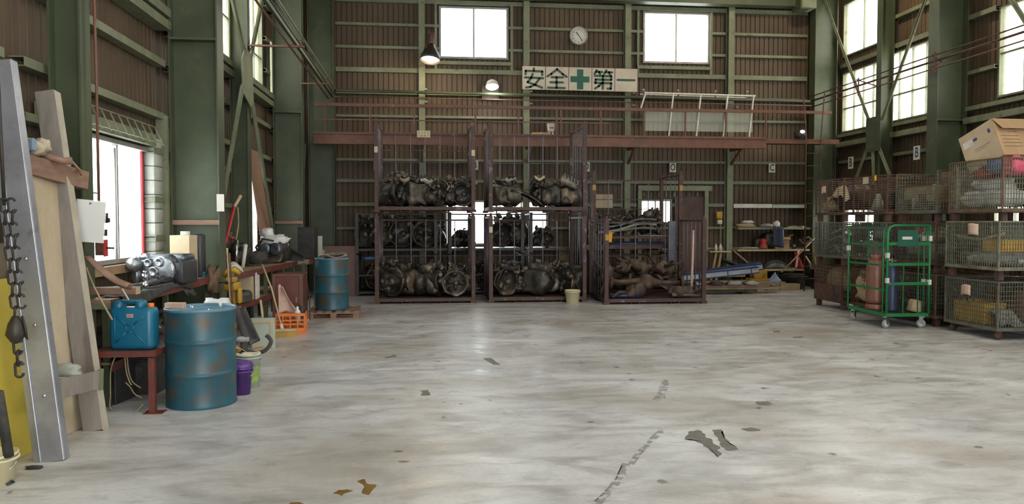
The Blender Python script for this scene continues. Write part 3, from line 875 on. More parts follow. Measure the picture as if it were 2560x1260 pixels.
# column A: slim post of the left wall
ca = MB(); pa = atX(206, 300, -3.02); hbeam(ca, -3.16, pa.y+.1, 0, ZC, .27, .2); ca_ = ca.build('column', M['green'], W['left'])
# vertical red pipe
p = atX(243, 300, -2.98); b = MB(); b.tube([(p.x, p.y, .4+1.3), (p.x+.0, p.y, 3.0), (p.x-.01, p.y-.01, 5.2)], .013, 8)
b.build('conduit_pipe', M['redsteel'], W['left'])
# document in clear sleeve on the post
c = atY(226, 553, 6.75)
dsv = thing('document_sleeve', 'printed notice in clear sleeve hanging on the green post', 'notice', tuple(c), (R(2), R(5), R(22)))
b = MB(); b.box((-.105,-.002,-.17),(.105,.002,.17)); b.build('paper_sheet', M['paper'], dsv)
b = MB(); b.box((-.112,-.005,-.178),(.112,-.003,.178)); b.build('sleeve', M['clear_sleeve'], dsv)
b = MB()
for k in range(9):
    w_ = .07*(1-.25*((k*7) % 3)/3); b.box((-.075,-.0032,.085-.026*k),(-.075+2*w_,-.0025,.093-.026*k))
b.build('printed_lines', M['greyink'], dsv)
b = MB(); b.lathe([(.008,0),(.008,.006),(.001,.008)], 8, Matrix.Translation((-.01,-.005,.15)) @ Matrix.Rotation(R(90),4,'X'), cap=False); b.build('pin', M['rust'], dsv)
# pull cord switches hanging by window
c = atX(262, 540, -3.2)
sw = thing('hanging_clamp', 'dark clamps hanging in front of the bright left window', 'clamp', tuple(atY(262, 545, 7.1)))
b = MB(); b.cbox((0,0,0),(.04,.05,.09)); b.cbox((.015,0,-.02),(.05,.03,.04)); b.build('clamp_body', M['dark'], sw)
b = MB(); b.cbox((-.005,0,-.13),(.035,.04,.06)); b.build('clamp_jaw', M['dark'], sw)
b = MB(); b.tube([(-.02,0,.04),(-.06,0,.14)], .004, 4); b.build('cord', M['dark'], sw)
sw = thing('switch_box', 'small dark red switch box with lever beside left window', 'switch', tuple(atY(252, 620, 7.1)))
b = MB(); b.cbox((0,0,0),(.075,.06,.13)); b.build('box_body', M['rust'], sw, bevel=.005)
b = MB(); b.cbox((.041,0,0),(.012,.07,.15)); b.build('side_plate', M['red'], sw)
b = MB(); b.tube([(.045,0,.0),(.11,0,-.002)], .009, 6); b.build('lever', M['rust'], sw)
# cage brackets over the window, louvre grille
gr = MB()
za, zb = 2.80, 2.6
ya, yb = 7.15, 9.75
Xg = -3.30
gr.bar((Xg, ya, za), (Xg, yb, za), .012, .012); gr.bar((Xg+.1, ya, zb), (Xg+.1, yb, zb), .012, .012)
gr_ = gr.build('grille_rail', M['greenlight'], W['left'])
n = 12
for k in range(n):
    y = ya + (yb-ya)*(k+.5)/n
    g = MB(); g.bar((Xg, y, za), (Xg+.1, y, zb-.02), .010, .012); g.build('grille_bar', M['greenlight'], W['left'])
g = MB(); g.box((XL+.02, ya, 2.58), (XL+.16, yb, 2.72)); g.build('window_header', M['greenlight'], W['left'])
# vertical window bars and handles outside window 5
for y in (7.98, 8.75):
    g = MB(); g.tube([(-3.42, y, 1.22), (-3.42, y, 2.46)], .012, 6); g.build('window_bar', M['winframe'], W['left'])
for z in (1.95, 1.75):
    g = MB(); g.tube([(-3.40, 7.8, z), (-3.40, 8.3, z)], .008, 5); g.build('window_bar', M['dark'], W['left'])
# blocks beside the window
for k in range(9):
    g = MB(); z = 1.12 + k*.175
    g.rbox((-3.42, 9.92, z+.085), (.12, .30, .168), .008, seg=1); g.build('concrete_block', M['blocks'], W['left'])
g = MB(); g.box((-3.44, 10.08, .9), (-3.30, 10.14, 3.0)); g.build('block_jamb', M['greenlight'], W['left'])
g = MB(); g.box((XL, 7.2, 1.10), (XL+.16, 9.76, 1.19)); g.build('window_sill', M['wood'], W['left'])

# ------------------------------------------------------------------ workbench 1
def bench(loc_pts, z, depth, label, name='workbench', th=.055, edge=.085, legs=True, dirv=None, m='bench_red', shelf=None):
    (x0, y0), (x1, y1) = loc_pts
    t = thing(name, label, 'workbench', ((x0+x1)/2, (y0+y1)/2, 0))
    L = math.hypot(x1-x0, y1-y0); ang = math.atan2(y1-y0, x1-x0)
    t.rotation_euler = (0, 0, ang)
    # local x along edge, local +y away from hall
    b = MB(); b.box((-L/2, .012, z-.03), (L/2, depth, z)); b.build('top', M['wood'], t)
    b = MB(); b.box((-L/2, -.005, z-edge), (L/2, .012, z+.004)); b.build('edge_angle', M[m], t, bevel=.003)
    b = MB(); b.box((-L/2, .012, z-edge), (-L/2+.05, depth, z-.03)); b.build('end_angle', M['greenlight'], t)
    b = MB(); b.box((L/2-.05, .012, z-edge), (L/2, depth, z-.03)); b.build('end_angle', M['greenlight'], t)
    for sx in (-L/2+.06, 0, L/2-.06):
        for sy in (.08, depth-.06):
            b = MB(); b.box((sx-.025, sy-.025, 0), (sx+.025, sy+.025, z-.03)); b.build('leg', M['green'], t)
    if shelf:
        b = MB(); b.box((-L/2+.02, .03, shelf-.02), (L/2-.02, depth-.02, shelf)); b.build('lower_shelf', M['wood'], t)
        b = MB(); b.box((-L/2+.0, .0, shelf-.075), (L/2-.0, .03, shelf+.004)); b.build('lower_shelf_edge', M[m], t)
    return t
bench([(-2.80, 7.05), (-2.76, 10.12)], .965, .6, 'red edged workbench with a silver gearcase below left window', shelf=.40)
BZ = .965
# dark parts trays on bench
c = Vector((-3.02, 7.62, BZ))
tr = thing('parts_tray', 'black oily parts tray at near end of the first workbench', 'tray', tuple(c), R(8))
b = MB(); b.box((-.2,-.28,0),(.2,.28,.012)); b.box((-.2,-.28,.012),(-.185,.28,.05)); b.box((.185,-.28,.012),(.2,.28,.05)); b.box((-.185,-.28,.012),(.185,-.265,.05)); b.box((-.185,.265,.012),(.185,.28,.05)); b.build('pan', M['black'], tr, bevel=.004)
b = MB(); b.tube([(-.12,-.2,.03),(.0,-.05,.045),(.12,.1,.03)], .02, 8); b.lump((.08,-.12,.04),(.12,.1,.05),.3,2,8,2); b.build('oily_parts', M['aludark'], tr)
tr = thing('parts_tray', 'second black tray holding oily linkage beside the silver gearcase', 'tray', (-3.0, 8.32, BZ), R(-6))
b = MB(); b.box((-.18,-.3,0),(.2,.3,.01)); b.box((-.18,-.3,.01),(-.165,.3,.035)); b.box((.185,-.3,.01),(.2,.3,.035)); b.build('pan', M['aludark'], tr, bevel=.004)
b = MB(); b.tube([(.1,-.25,.03),(.05,0,.03),(.1,.2,.04)], .015, 6); b.tube([(-.1,-.2,.03),(.12,.12,.035)], .018, 6); b.lump((0,.15,.03),(.14,.2,.06),.4,2,8,9); b.build('linkage', M['dark'], tr)
o = MB()
def drape(u, v):
    x = -.16+.30*u; y = -1.0+2.0*v
    z = .006*math.sin(9*v)+.004*math.sin(13*u+4*v)
    if u > .66: z -= (u-.66)*(.22+.12*math.sin(7*v)); x = -.16+.30*.66+(u-.66)*.06
    return (x, y, z)
o.sheet(1, 1, drape, 12, 16, .003); o = o.build('bench_cloth', M['blackmatte']); tag(o, 'dark oily cloth hanging over the edge of the first workbench', 'cloth', loc=(-2.81, 8.2, BZ+.012))
b = MB(); b.lathe([(.028,0),(.028,.05),(.02,.055),(.02,.09),(.03,.1),(.03,.15)], 12); b.tube([(0,0,.15),(0,0,.18)], .02, 10); o = b.build('steel_socket', M['chrome']); tag(o, 'upright bright steel socket tool standing on first workbench', 'tool', loc=(-2.90, 8.12, BZ+.01))
b = MB(); b.lump((0,0,.05), (.4,.2,.1), .5, 3, 10, 21); b.tube([(-.2,0,.04),(0,.05,.1),(.2,0,.05)], .012, 5); b.tube([(-.15,-.05,.05),(.1,-.08,.09),(.22,-.03,.02)], .012, 5)
o = b.build('hose_bundle', M['black']); tag(o, 'tangle of black hose in front of the silver gearcase', 'hose', loc=(-2.93, 8.72, BZ), rot=R(70))
b = MB(); b.sheet(1,1,lambda u,v:(-.12+.2*u-.0*v, -.16+.32*v, .04-.18*u*u+.02*math.sin(6*v)), 8, 6, .01); o = b.build('black_strap', M['black']); tag(o, 'black rubber flap drooping over bench edge below the gearcase', 'strap', loc=(-2.80, 9.06, BZ-.01))
# silver gearcase on bench 1
gc = thing('gearbox_casing', 'clean silver aluminium gearbox casing with round covers on first workbench', 'gearbox', (-3.03, 8.80, BZ), R(-14))
gc.scale = (.88, .88, .92)
rx = Matrix.Rotation(R(90), 4, 'X')
b = MB(); b.rbox((.02, .14, .19), (.44, .34, .33), .07); b.build('main_case', M['aludark'], gc)
b = MB(); b.lathe([(.17,0),(.175,.02),(.15,.04),(.001,.05)], 24, Matrix.Translation((.11,-.02,.17)) @ rx, cap=False); b.rbox((-.02,.0,.16),(.40,.08,.28),.04); b.build('front_cover', M['alu'], gc)
for (x, z, r) in ((-.05,.26,.052),(.10,.27,.055),(.02,.155,.065)):
    b = MB(); b.lathe([(r,-.02),(r,.03),(r*.9,.045),(r*.55,.04),(r*.5,.03),(.001,.03)], 20, Matrix.Translation((x,-.055,z)) @ rx, cap=False); b.build('bearing_cap', M['alu'], gc)
b = MB(); b.lathe([(.03,0),(.085,.03),(.095,.08),(.06,.16)], 18, Matrix.Translation((-.23,-.02,.22)) @ Matrix.Rotation(R(75),4,'X')); b.lump((-.25,0,.12),(.12,.16,.24),.3,2,10,8); b.build('output_horn', M['alu'], gc)
b = MB(); b.rbox((-.16,.02,.33),(.14,.1,.06),.02); b.cbox((-.2,-.02,.345),(.05,.02,.05)); b.cbox((-.13,-.02,.345),(.05,.02,.05)); b.build('top_bracket', M['alu'], gc)
b = MB(); b.rbox((.13,.22,.31),(.42,.28,.1),.04); b.build('upper_cover', M['aludark'], gc)
b = MB(); b.rbox((.28,.16,.15),(.2,.36,.29),.03)
for k in range(4): b.cbox((.24+.05*(k%2), -.03, .08+.07*k), (.04,.02,.04))
b.build('valve_body', M['black'], gc)
b = MB()
for k in range(10):
    a = 2*PI*k/10; b.lathe([(.009,0),(.009,.012),(.001,.014)], 6, Matrix.Translation((.11+.155*math.cos(a), -.05, .17+.155*math.sin(a))) @ rx, cap=False)
b.build('bolts', M['chrome'], gc, kind='stuff')
# box, wooden box, bottle, cup, tray
carton((-2.98, 9.62, BZ), .24, .22, .53, 'tall plain cardboard box behind the silver gearcase', R(-8), 'cardboard2')
b = MB(); b.lathe([(.055,0),(.055,.045),(.04,.045),(.04,0)], 18, cap=False); o = b.build('tape_roll', M['white']); tag(o, 'white tape roll on top of the tall cardboard box', 'tape', loc=(-2.96, 9.62, BZ+.532))
b = MB(); b.rbox((0,0,.27),(.12,.2,.54),.03); o = b.build('plastic_canister', M['black']); tag(o, 'black plastic canister right of the tall cardboard box', 'canister', loc=(-2.88, 9.9, BZ), rot=R(5))
wbx = thing('wooden_box', 'small pale wooden box at the edge of first workbench', 'box', (-2.90, 9.42, BZ), R(-10))
b = MB(); b.box((-.06,-.06,0),(.06,.06,.235)); b.build('box_body', M['palewood'], wbx, bevel=.004)
b = MB(); b.box((-.063,-.063,.2),(.063,.063,.206)); b.box((.01,-.0615,.12),(.022,-.059,.16)); b.build('seam_and_slot', M['brownwood'], wbx)
br = thing('scrub_brush', 'black handled brush standing behind the blue tray', 'brush', (-3.0, 9.85, BZ), 0)
b = MB(); b.tube([(0,0,0),(-.01,0,.12),(-.03,0,.24)], [.02,.02,.025], 8); b.build('brush_handle', M['blackmatte'], br)
b = MB(); b.lump((-.03,0,.30),(.09,.07,.13),.2,3,8,6); b.build('brush_head', M['black'], br)
b = MB(); b.lathe([(.03,.18),(.032,.215)], 10, Matrix.Translation((-.025,0,0))); b.build('ferrule', M['white'], br)
cp = thing('paper_cup', 'stack of white cups standing in the blue tray', 'cup', (-2.93, 10.02, BZ+.012))
for k in range(4): b = MB(); b.lathe([(.03,.0+.03*k),(.038,.04+.03*k),(.035,.04+.03*k)], 16); b.build('cup', M['white'], cp)
tb = thing('blue_tray', 'bright blue shallow tray at far end of first workbench', 'tray', (-2.94, 9.98, BZ), R(3))
b = MB(); b.box((-.12,-.16,0),(.12,.16,.008)); b.box((-.12,-.16,.008),(-.112,.16,.06)); b.box((.112,-.16,.008),(.12,.16,.06)); b.box((-.112,-.16,.008),(.112,-.152,.06)); b.box((-.112,.152,.008),(.112,.16,.06)); b.build('pan', M['cyanplastic'], tb)
b = MB(); b.box((-.13,-.17,.055),(-.108,.17,.064)); b.box((.108,-.17,.055),(.13,.17,.064)); b.build('rim', M['cyanplastic'], tb, kind='stuff')
# timber beam end under near bench corner
p = atY(340, 727, 7.0)
b = MB(); b.box((p.x-.62, p.y, p.z-.035), (p.x, p.y+.1, p.z+.03)); o = b.build('timber_offcut', M['brownwood'], bevel=.008); tag(o, 'brown timber with pale sawn end jutting under the near bench corner', 'timber')
e_ = MB(); e_.box((p.x-.002, p.y+.003, p.z-.033), (p.x+.004, p.y+.097, p.z+.028)); e_ = e_.build('sawn_end', M['palewood'], o, bevel=.004)
# red stand, jerry can
st = thing('steel_stand', 'low red steel stand carrying the blue jerry can', 'stand', (-2.56, 7.0, 0))
pz = .545
b = MB(); b.box((-.32,-.2,pz-.02),(.2,.75,pz)); b.build('shelf_plate', M['deck'], st)
b = MB(); b.box((.195,-.2,pz-.05),(.21,.75,pz+.002)); b.box((-.32,-.215,pz-.05),(.21,-.2,pz+.002)); b.build('edge_angle', M['bench_red'], st)
for (x, y) in ((.165,-.17),(-.29,-.17),(.165,.71),(-.29,.71)):
    b = MB(); b.box((x-.026,y-.026,0),(x+.026,y+.026,pz-.06)); b.build('leg', M['bench_red'], st)
b = MB(); b.box((.10,-.23,0),(.26,-.10,.008)); b.build('foot_plate', M['bench_red'], st)
jc = thing('jerry_can', 'blue plastic jerry can with orange cap on red stand', 'jerry can', (-2.57, 6.93, pz), R(-6))
b = MB(); b.rbox((0,0,.185),(.38,.17,.37),.045, seg=3); b.build('body', M['jerry'], jc)
b = MB(); b.rbox((-.13,0,.375),(.09,.12,.10),.03); b.rbox((.06,0,.385),(.08,.12,.09),.03); b.rbox((-.035,0,.415),(.22,.05,.03),.014); b.build('handle', M['jerry'], jc)
b = MB(); b.lathe([(.026,.36),(.026,.40)], 14, Matrix.Translation((.145,0,0))); b.build('cap', M['orange'], jc)
b = MB()
y_ = -.088
for (x0,z0,x1,z1) in ((-.13,.31,-.13,.06),(-.12,.30,-.03,.22),(.13,.06,.03,.16),(-.12,.07,-.03,.16),(.12,.30,.03,.22),(-.03,.22,.03,.22),(-.03,.16,.03,.16),(-.03,.22,-.03,.16),(.03,.22,.03,.16)):
    b.tube([(x0,y_,z0),(x1,y_,z1)], .006, 6)
b.build('raised_ribs', M['jerry'], jc)
b = MB(); b.box((-.025,-.089,.285),(.03,-.085,.315)); lb_ = b.build('sticker', M['pinkpaper'], jc)
b = MB(); b.box((-.02,-.0900,.295),(.02,-.0892,.300)); b.box((-.02,-.0900,.304),(.02,-.0892,.308)); b.build('sticker_print', M['red'], lb_)
# cords under the stand
def cord(pts, r, m, label, name='cord', cat='cord', n=5):
    P_ = [Vector(p) for p in pts]; out = []
    for i in range(len(P_)-1):
        p0 = P_[max(0,i-1)]; p1 = P_[i]; p2 = P_[i+1]; p3 = P_[min(len(P_)-1,i+2)]
        for k in range(5):
            t = k/5; out.append(.5*((2*p1)+(p2-p0)*t+(2*p0-5*p1+4*p2-p3)*t*t+(3*p1-p0-3*p2+p3)*t*t*t))
    out.append(P_[-1])
    b = MB(); b.tube(out, r, n); o = b.build(name, M[m]); tag(o, label, cat); return o
def pxl(pts, Y): return [atY(x, y, Y) for x, y in pts]
pts = pxl([(290,887),(277,925),(276,985),(277,1022)], 6.95) + pxl([(310,1031),(340,1028),(358,1010)], 6.9)
cord(pts, .006, 'rope', 'long beige cord looping from the jerry can stand to the floor')
cord(pxl([(312,893),(316,930),(325,957),(330,962)], 7.0), .006, 'rope', 'short beige cord dangling under the red stand')
cord(pxl([(318,892),(322,930),(332,955),(352,970)], 7.05), .006, 'rope', 'beige cord dangling beside its twin under the red stand')
cord(pxl([(314,956),(325,967),(337,985),(356,995)], 7.05), .006, 'rope', 'curled beige cord low behind the red stand leg')
cord(pxl([(382,764),(392,785),(396,812),(402,820)], 7.1), .006, 'paper', 'pale cord hanging right of the blue jerry can')
cord(pxl([(383,765),(390,800),(390,835),(384,856)], 7.15), .005, 'grey', 'grey cord looping down right of the blue jerry can')
cord(pxl([(305,722),(312,733),(322,750)], 6.9), .007, 'paper', 'pale stick poking up behind the jerry can handle', 'thin_stick', 'stick')
cord(pxl([(215,668),(232,710),(255,755),(281,800)], 6.75), .009, 'wood', 'thin brown stick leaning from green post towards the jerry can', 'thin_stick', 'stick')
b = MB(); b.sheet(1,1,lambda u,v:(-.05+.34*v+.03*math.sin(5*u), .0+.12*u, .2-.26*v-.05*math.sin(3*v)+.03*math.sin(8*u*v)), 8, 10, .006)
c = atY(226, 700, 6.75); o = b.build('rag', M['brownwood']); tag(o, 'brown leather rag draped from the green post above the jerry can', 'rag', loc=c)
# dark things under bench 1
def tyre(loc, r, w, label, rot=(0,0,0), rim='dark', name='tyre', group=None):
    t = thing(name, label, 'tyre', loc, rot, group)
    pr = [(r*.62,-w*.36),(r*.72,-w*.48),(r*.9,-w*.5),(r*.98,-w*.36),(r,-w*.2),(r,w*.2),(r*.98,w*.36),(r*.9,w*.5),(r*.72,w*.48),(r*.62,w*.36),(r*.62,-w*.36)]
    b = MB(); b.lathe(pr, 28, cap=False); b.build('tread', M['tyre'], t)
    b = MB()
    for a in (-.12, 0, .12):
        b.lathe([(r*1.002,w*a-.006),(r*1.006,w*a),(r*1.002,w*a+.006)], 28, cap=False)
    b.build('tread_ribs', M['blackmatte'], t)
    if rim:
        b = MB(); b.lathe([(r*.62,-w*.3),(r*.56,-w*.2),(r*.5,w*.1),(.06,w*.12),(.001,w*.12)], 24, cap=False); b.build('wheel_rim', M[rim], t)
    return t
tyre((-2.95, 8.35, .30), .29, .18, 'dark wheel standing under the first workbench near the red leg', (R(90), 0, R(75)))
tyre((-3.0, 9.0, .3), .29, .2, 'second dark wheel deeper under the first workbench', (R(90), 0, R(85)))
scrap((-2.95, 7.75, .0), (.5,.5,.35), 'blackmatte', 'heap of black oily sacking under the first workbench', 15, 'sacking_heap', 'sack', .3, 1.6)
scrap((-3.05, 8.2, .41), (.3,.4,.2), 'aludark', 'dull oily casting on lower shelf of first workbench, nearer one', 31, 'scrap_casting', 'casting', .5, 2.4)
scrap((-2.97, 8.75, .41), (.3,.4,.26), 'grease2', 'brownish oily casting on lower shelf of first workbench, middle one', 32, 'scrap_casting', 'casting', .5, 2.4)
scrap((-3.0, 9.4, .41), (.3,.4,.26), 'grease2', 'lumpy casting on lower shelf of first workbench, farthest one', 33, 'scrap_casting', 'casting', .5, 2.6)
for k, (x, y, sx, sy, sz, lb) in enumerate(((-3.0,7.35,.4,.34,.40,'black filler box added for shade under the workbench behind the jerry can'),(-2.78,7.72,.34,.3,.36,'black filler box added for shade right of the red leg'),(-3.08,8.0,.4,.4,.62,'tall dark filler box added for shade deep under the first workbench'),(-2.72,8.35,.3,.3,.42,'dark filler box added for shade behind the near blue drum'),(-2.72,9.2,.34,.5,.5,'large dark filler box added for shade under far end of first workbench'))):  # dark boxes added to stand in for the deep shade under the bench
    b = MB(); b.box((-sx/2,-sy/2,0),(sx/2,sy/2,sz)); b.box((-sx/2-.01,-sy/2-.01,sz-.05),(sx/2+.01,sy/2+.01,sz-.02)); o = b.build('shade_filler_box', M[('black','dark','blackmatte','dark','black')[k]], bevel=.01, kind=None); tag(o, lb, 'box', loc=(x, y, 0), rot=R(6*k-8))
# drum 1
oil_drum((-2.08, 7.16, 0), .305, .885, R(-60), 'large weathered blue oil drum standing near the jerry can')
b = MB(); b.box((-.085,-.035,0),(.085,.035,.05)); o = b.build('wood_block', M['pinkpaper'], bevel=.006); tag(o, 'pale wooden block on the near blue drum lid', 'block', loc=(-2.265, 7.05, .884), rot=R(-8))
b = MB(); b.lathe([(.012,0),(.016,.03),(.008,.05)], 8); o = b.build('spark_plug', M['white']); tag(o, 'tiny pale plug standing at rear of the near blue drum lid', 'plug', loc=(-1.93, 7.25, .868))
# paint bucket, purple bucket
pbk = bucket('paint_bucket', tuple(atZ(616, 972)+Vector((0,.1,0))), .105, .115, .335, 'galvgreen', 'white paint can with faded green label beside the near blue drum')
b = MB(); b.lathe([(.1085,.06),(.1135,.22)], 24, cap=False); b.build('label_band', mat('green_paint_label', (.30,.42,.06), (.16,.24,.10), 7, .6, c3=(.5,.48,.36), s3=9, lo3=.55, hi3=.6), pbk)
b = MB(); b.lathe([(.12,.33),(.118,.345),(.09,.345)], 24, cap=False); b.cbox((.03,-.07,.35),(.14,.06,.012)); b.build('lid_rim', M['creampaper'], pbk)
bk = bucket('bucket', tuple(atZ(600, 990)+Vector((0,.09,0))), .075, .095, .26, 'purple', 'small purple bucket squeezed behind the near blue drum')
b = MB(); b.lump((0,0,.27),(.2,.18,.1),.4,2.5,9,4); b.build('bag_in_bucket', M['purple'], bk)
# fender panels and hose beside drum
fq = [atY(588,768,8.55), atY(612,770,8.6), atY(650,852,8.3), atY(612,866,8.25)]
b = MB(); b.sheet(1,1,lambda u,v: tuple(fq[0].lerp(fq[1],u).lerp(fq[3].lerp(fq[2],u), v) + Vector((0,-.05*math.sin(PI*u),0))), 8, 10, .012)
o = b.build('fender_liner', M['black']); tag(o, 'flat black plastic panel leaning right of the near blue drum', 'panel')
cord([atY(587,766,8.05),atY(598,800,8.0),atY(612,838,7.98),(-1.88,7.93,.36),(-1.78,7.9,.28)], .038, 'blackmatte', 'thick black curved rubber hose leaning on the near blue drum', 'rubber_hose', 'hose', 10)
cord([(-1.84,7.95,.34),(-1.74,7.95,.32),(-1.66,7.95,.36),(-1.62,7.95,.44),(-1.67,7.95,.5)], .02, 'blackmatte', 'black hooked pipe end above the white paint can', 'hooked_pipe', 'pipe', 8)
b = MB(); b.lump((0,0,0),(.13,.08,.06),.3,2,8,3); o = b.build('grip_scrap', M['grey']); tag(o, 'small grey plastic handle on the black hose by drum', 'handle', loc=(-1.90, 7.95, .46), rot=R(20))
b = MB(); b.sheet(1,1,lambda u,v:(-.12+.28*u, -.1+.3*v, .03*math.sin(5*u+3*v)-.05*u), 8, 6, .006); o = b.build('folded_sack', M['beigecloth']); tag(o, 'folded dark beige sack on the white paint can', 'sack', loc=(-1.88, 7.92, .375))
scrap((-2.2, 8.15, .60), (.28,.22,.26), 'plastic_clear', 'crumpled clear plastic bag on top of black hose behind drum', 22)
# push broom and tools
hb = atZ(700, 842)
bm = thing('push_broom', 'push broom with wide yellow head leaning on second workbench', 'broom', (hb.x, hb.y, 0), R(8))
b = MB(); b.box((-.24,-.035,.075),(.24,.035,.115)); b.build('broom_head', M['palewood'], bm, bevel=.006)
b = MB(); b.box((-.24,-.05,0),(.24,.05,.075)); b.build('bristles', M['yellow'], bm)
b = MB(); b.tube([(.03,0,.115),(-.12,.22,.68),(-.26,.42,1.02)], .013, 8); b.build('handle', M['palewood'], bm)
b = MB(); b.lathe([(.028,0),(.02,.08)], 8, Matrix.Translation((.03,0,.11)) @ Matrix.Rotation(R(-12),4,'Y')); b.build('socket', M['white'], bm)
a = atZ(665, 868); q = atY(651, 750, a.y+.25)
cord([a, a.lerp(q,.5), q], .016, 'palewood', 'pale wooden tool handle leaning left of the push broom', 'tool_pole', 'pole', 8)
a = atZ(658, 868)
crt = thing('insulation_board', 'pale greenish panel crate standing behind the blue bucket', 'panel', (-2.33, 10.2, 0), R(-5))
b = MB(); b.box((0,0,0),(.30,.05,.40)); b.build('panel_board', M['galvgreen'], crt, bevel=.004)
b = MB(); b.box((.02,-.012,.02),(.28,-.001,.06)); b.box((.02,-.012,.34),(.28,-.001,.38)); b.box((.25,-.012,.06),(.28,-.001,.34)); b.build('panel_trim', M['creampaper'], crt)
bucket('bucket', tuple(atZ(642, 858)), .085, .115, .29, 'blue', 'bright blue bucket between black panel and pale panel')
o = MB(); o.rbox((0,0,.16),(.13,.1,.32),.02); o = o.build('oil_bottle', M['black']); tag(o, 'black square oil bottle right of the blue bucket', 'bottle', loc=tuple(atZ(661, 866)))
# orange crate with bag
oc = atZ(724, 836)
crate((oc.x, oc.y+.17, 0), .42, .34, .31, 'orange', 'bright orange plastic crate on floor by the push broom', R(4))
b = MB(); b.sheet(1,1,lambda u,v:(-.11+.06*u+.24*v*(u), -.02+.1*math.sin(3*u), .42-.40*v-.04*u+.02*math.sin(9*u+5*v)), 10, 10, .006)
o = b.build('paper_sack', M['pinkpaper']); tag(o, 'dirty white paper sack drooping over the orange crate', 'sack', loc=(oc.x-.06, oc.y+.1, .3))
b = MB(); b.lathe([(.04,0),(.045,.1),(.045,.16),(.018,.2),(.018,.24)], 14); o = b.build('clear_bottle', M['plastic_clear']); tag(o, 'small clear bottle standing inside the orange crate', 'bottle', loc=(oc.x+.10, oc.y+.12, .16), rot=(R(6),0,0))
scrap((oc.x+.12, oc.y+.24, .2), (.14,.12,.2), 'black', 'black rubber boot part inside the orange crate', 9, 'black_part', 'part')

# ------------------------------------------------------------------ workbench 2
bench([(-2.62, 10.6), (-2.35, 13.85)], .96, .72, 'second red edged workbench with an engine beyond the vice', shelf=.52)
carton((-2.72, 11.55, .523), .3, .3, .40, 'beige carton with white side under the second workbench', R(-4), 'cardboard2')
b = MB(); b.box((0,0,0),(.012,.24,.39)); o = b.build('white_board', M['white']); tag(o, 'narrow white board beside the beige carton under bench', 'board', loc=(-2.55, 11.45, .522))
tyre((-2.76, 10.98, .523+.085), .27, .16, 'small dusty tyre lying on lower shelf of the second workbench', (0,0,0), None)
b = MB(); b.box((-.14,-.14,0),(.14,.14,.26)); o = b.build('carton_block', M['beigecloth'], bevel=.01); tag(o, 'beige carton at back of the lower shelf behind the tyre', 'box', loc=(-3.0, 11.35, .523))
cb = thing('steel_cabinet', 'rusty red steel cabinet behind the orange crate', 'cabinet', (-2.26, 12.65, 0), R(2))
b = MB(); b.box((-.22,-.3,0),(.22,.3,.80)); b.build('body', M['bench_red'], cb, bevel=.004)
b = MB(); b.box((-.235,-.315,.80),(.235,.315,.83)); b.box((.18,-.32,0),(.235,-.3,.80)); b.box((-.235,-.32,0),(-.19,-.3,.80)); b.build('frame', M['redsteel'], cb)
b = MB(); b.box((-.18,-.306,.06),(.17,-.301,.76)); d_ = b.build('door', M['bench_red'], cb); b = MB(); b.cbox((.13,-.312,.42),(.015,.02,.09)); b.build('handle', M['chrome'], d_)
cord([(-2.0,12.55,.78),(-1.97,12.7,.4),(-1.98,12.8,.03)], .01, 'rust', 'rusty rod leaning at the end of red steel cabinet', 'rusty_rod', 'rod')
# vice on stand
vs = thing('bench_vice', 'yellow painted bench vice on a yellow column at bench end', 'vice', (-2.50, 9.97, 0), R(-8))
b = MB(); b.box((-.035,-.03,.30),(.035,.03,.80)); b.box((-.08,-.07,0),(.08,.07,.02)); b.box((-.03,-.025,.02),(.03,.025,.30)); b.build('column', M['yellow'], vs, bevel=.004)
b = MB(); b.rbox((0,0,.84),(.16,.2,.10),.02); b.rbox((.0,-.03,.92),(.10,.22,.08),.03); b.build('jaw_block', M['yellow'], vs)
b = MB(); b.tube([(0,-.2,.9),(0,.16,.9)], .018, 8); b.tube([(-.09,-.2,.9),(.09,-.2,.9)], .008, 6); b.build('screw_and_bar', M['dark'], vs)
b = MB(); b.rbox((.09,.0,.72),(.05,.09,.2),.02); b.rbox((.08,0,.52),(.05,.07,.12),.02); b.build('side_bracket', M['yellow'], vs)
b = MB(); b.tube([(-.11,0,.97),(-.05,-.02,1.03),(.03,0,1.05),(.1,.0,1.0)], [.03,.035,.04,.025], 8); b.build('swivel_head', M['yellow'], vs)
scrap((-2.74, 10.0, .72), (.16,.22,.34), 'rustwire', 'bundle of rusty tools hanging left of the yellow vice', 41, 'tool_bundle', 'tools', .7, 3.5)
scrap((-2.83, 10.42, .962), (.2,.24,.16), 'blackmatte', 'dark oily glove on bench behind the yellow vice', 42, 'work_glove', 'glove', .5, 2.5)
for k, (x, z) in enumerate(((568,640),(574,652))):
    a = atZ(x+14, 905); q = atY(x, z-20, 9.6); cord([q, q.lerp(Vector((q.x+.05,q.y,.02)),.5), (q.x+.06,q.y,.02)], .01, ('wood','rust')[k], ('thin wooden rod leaning left of the yellow vice','thin rusty rod leaning beside the wooden rod near the vice')[k], 'thin_rod', 'rod')
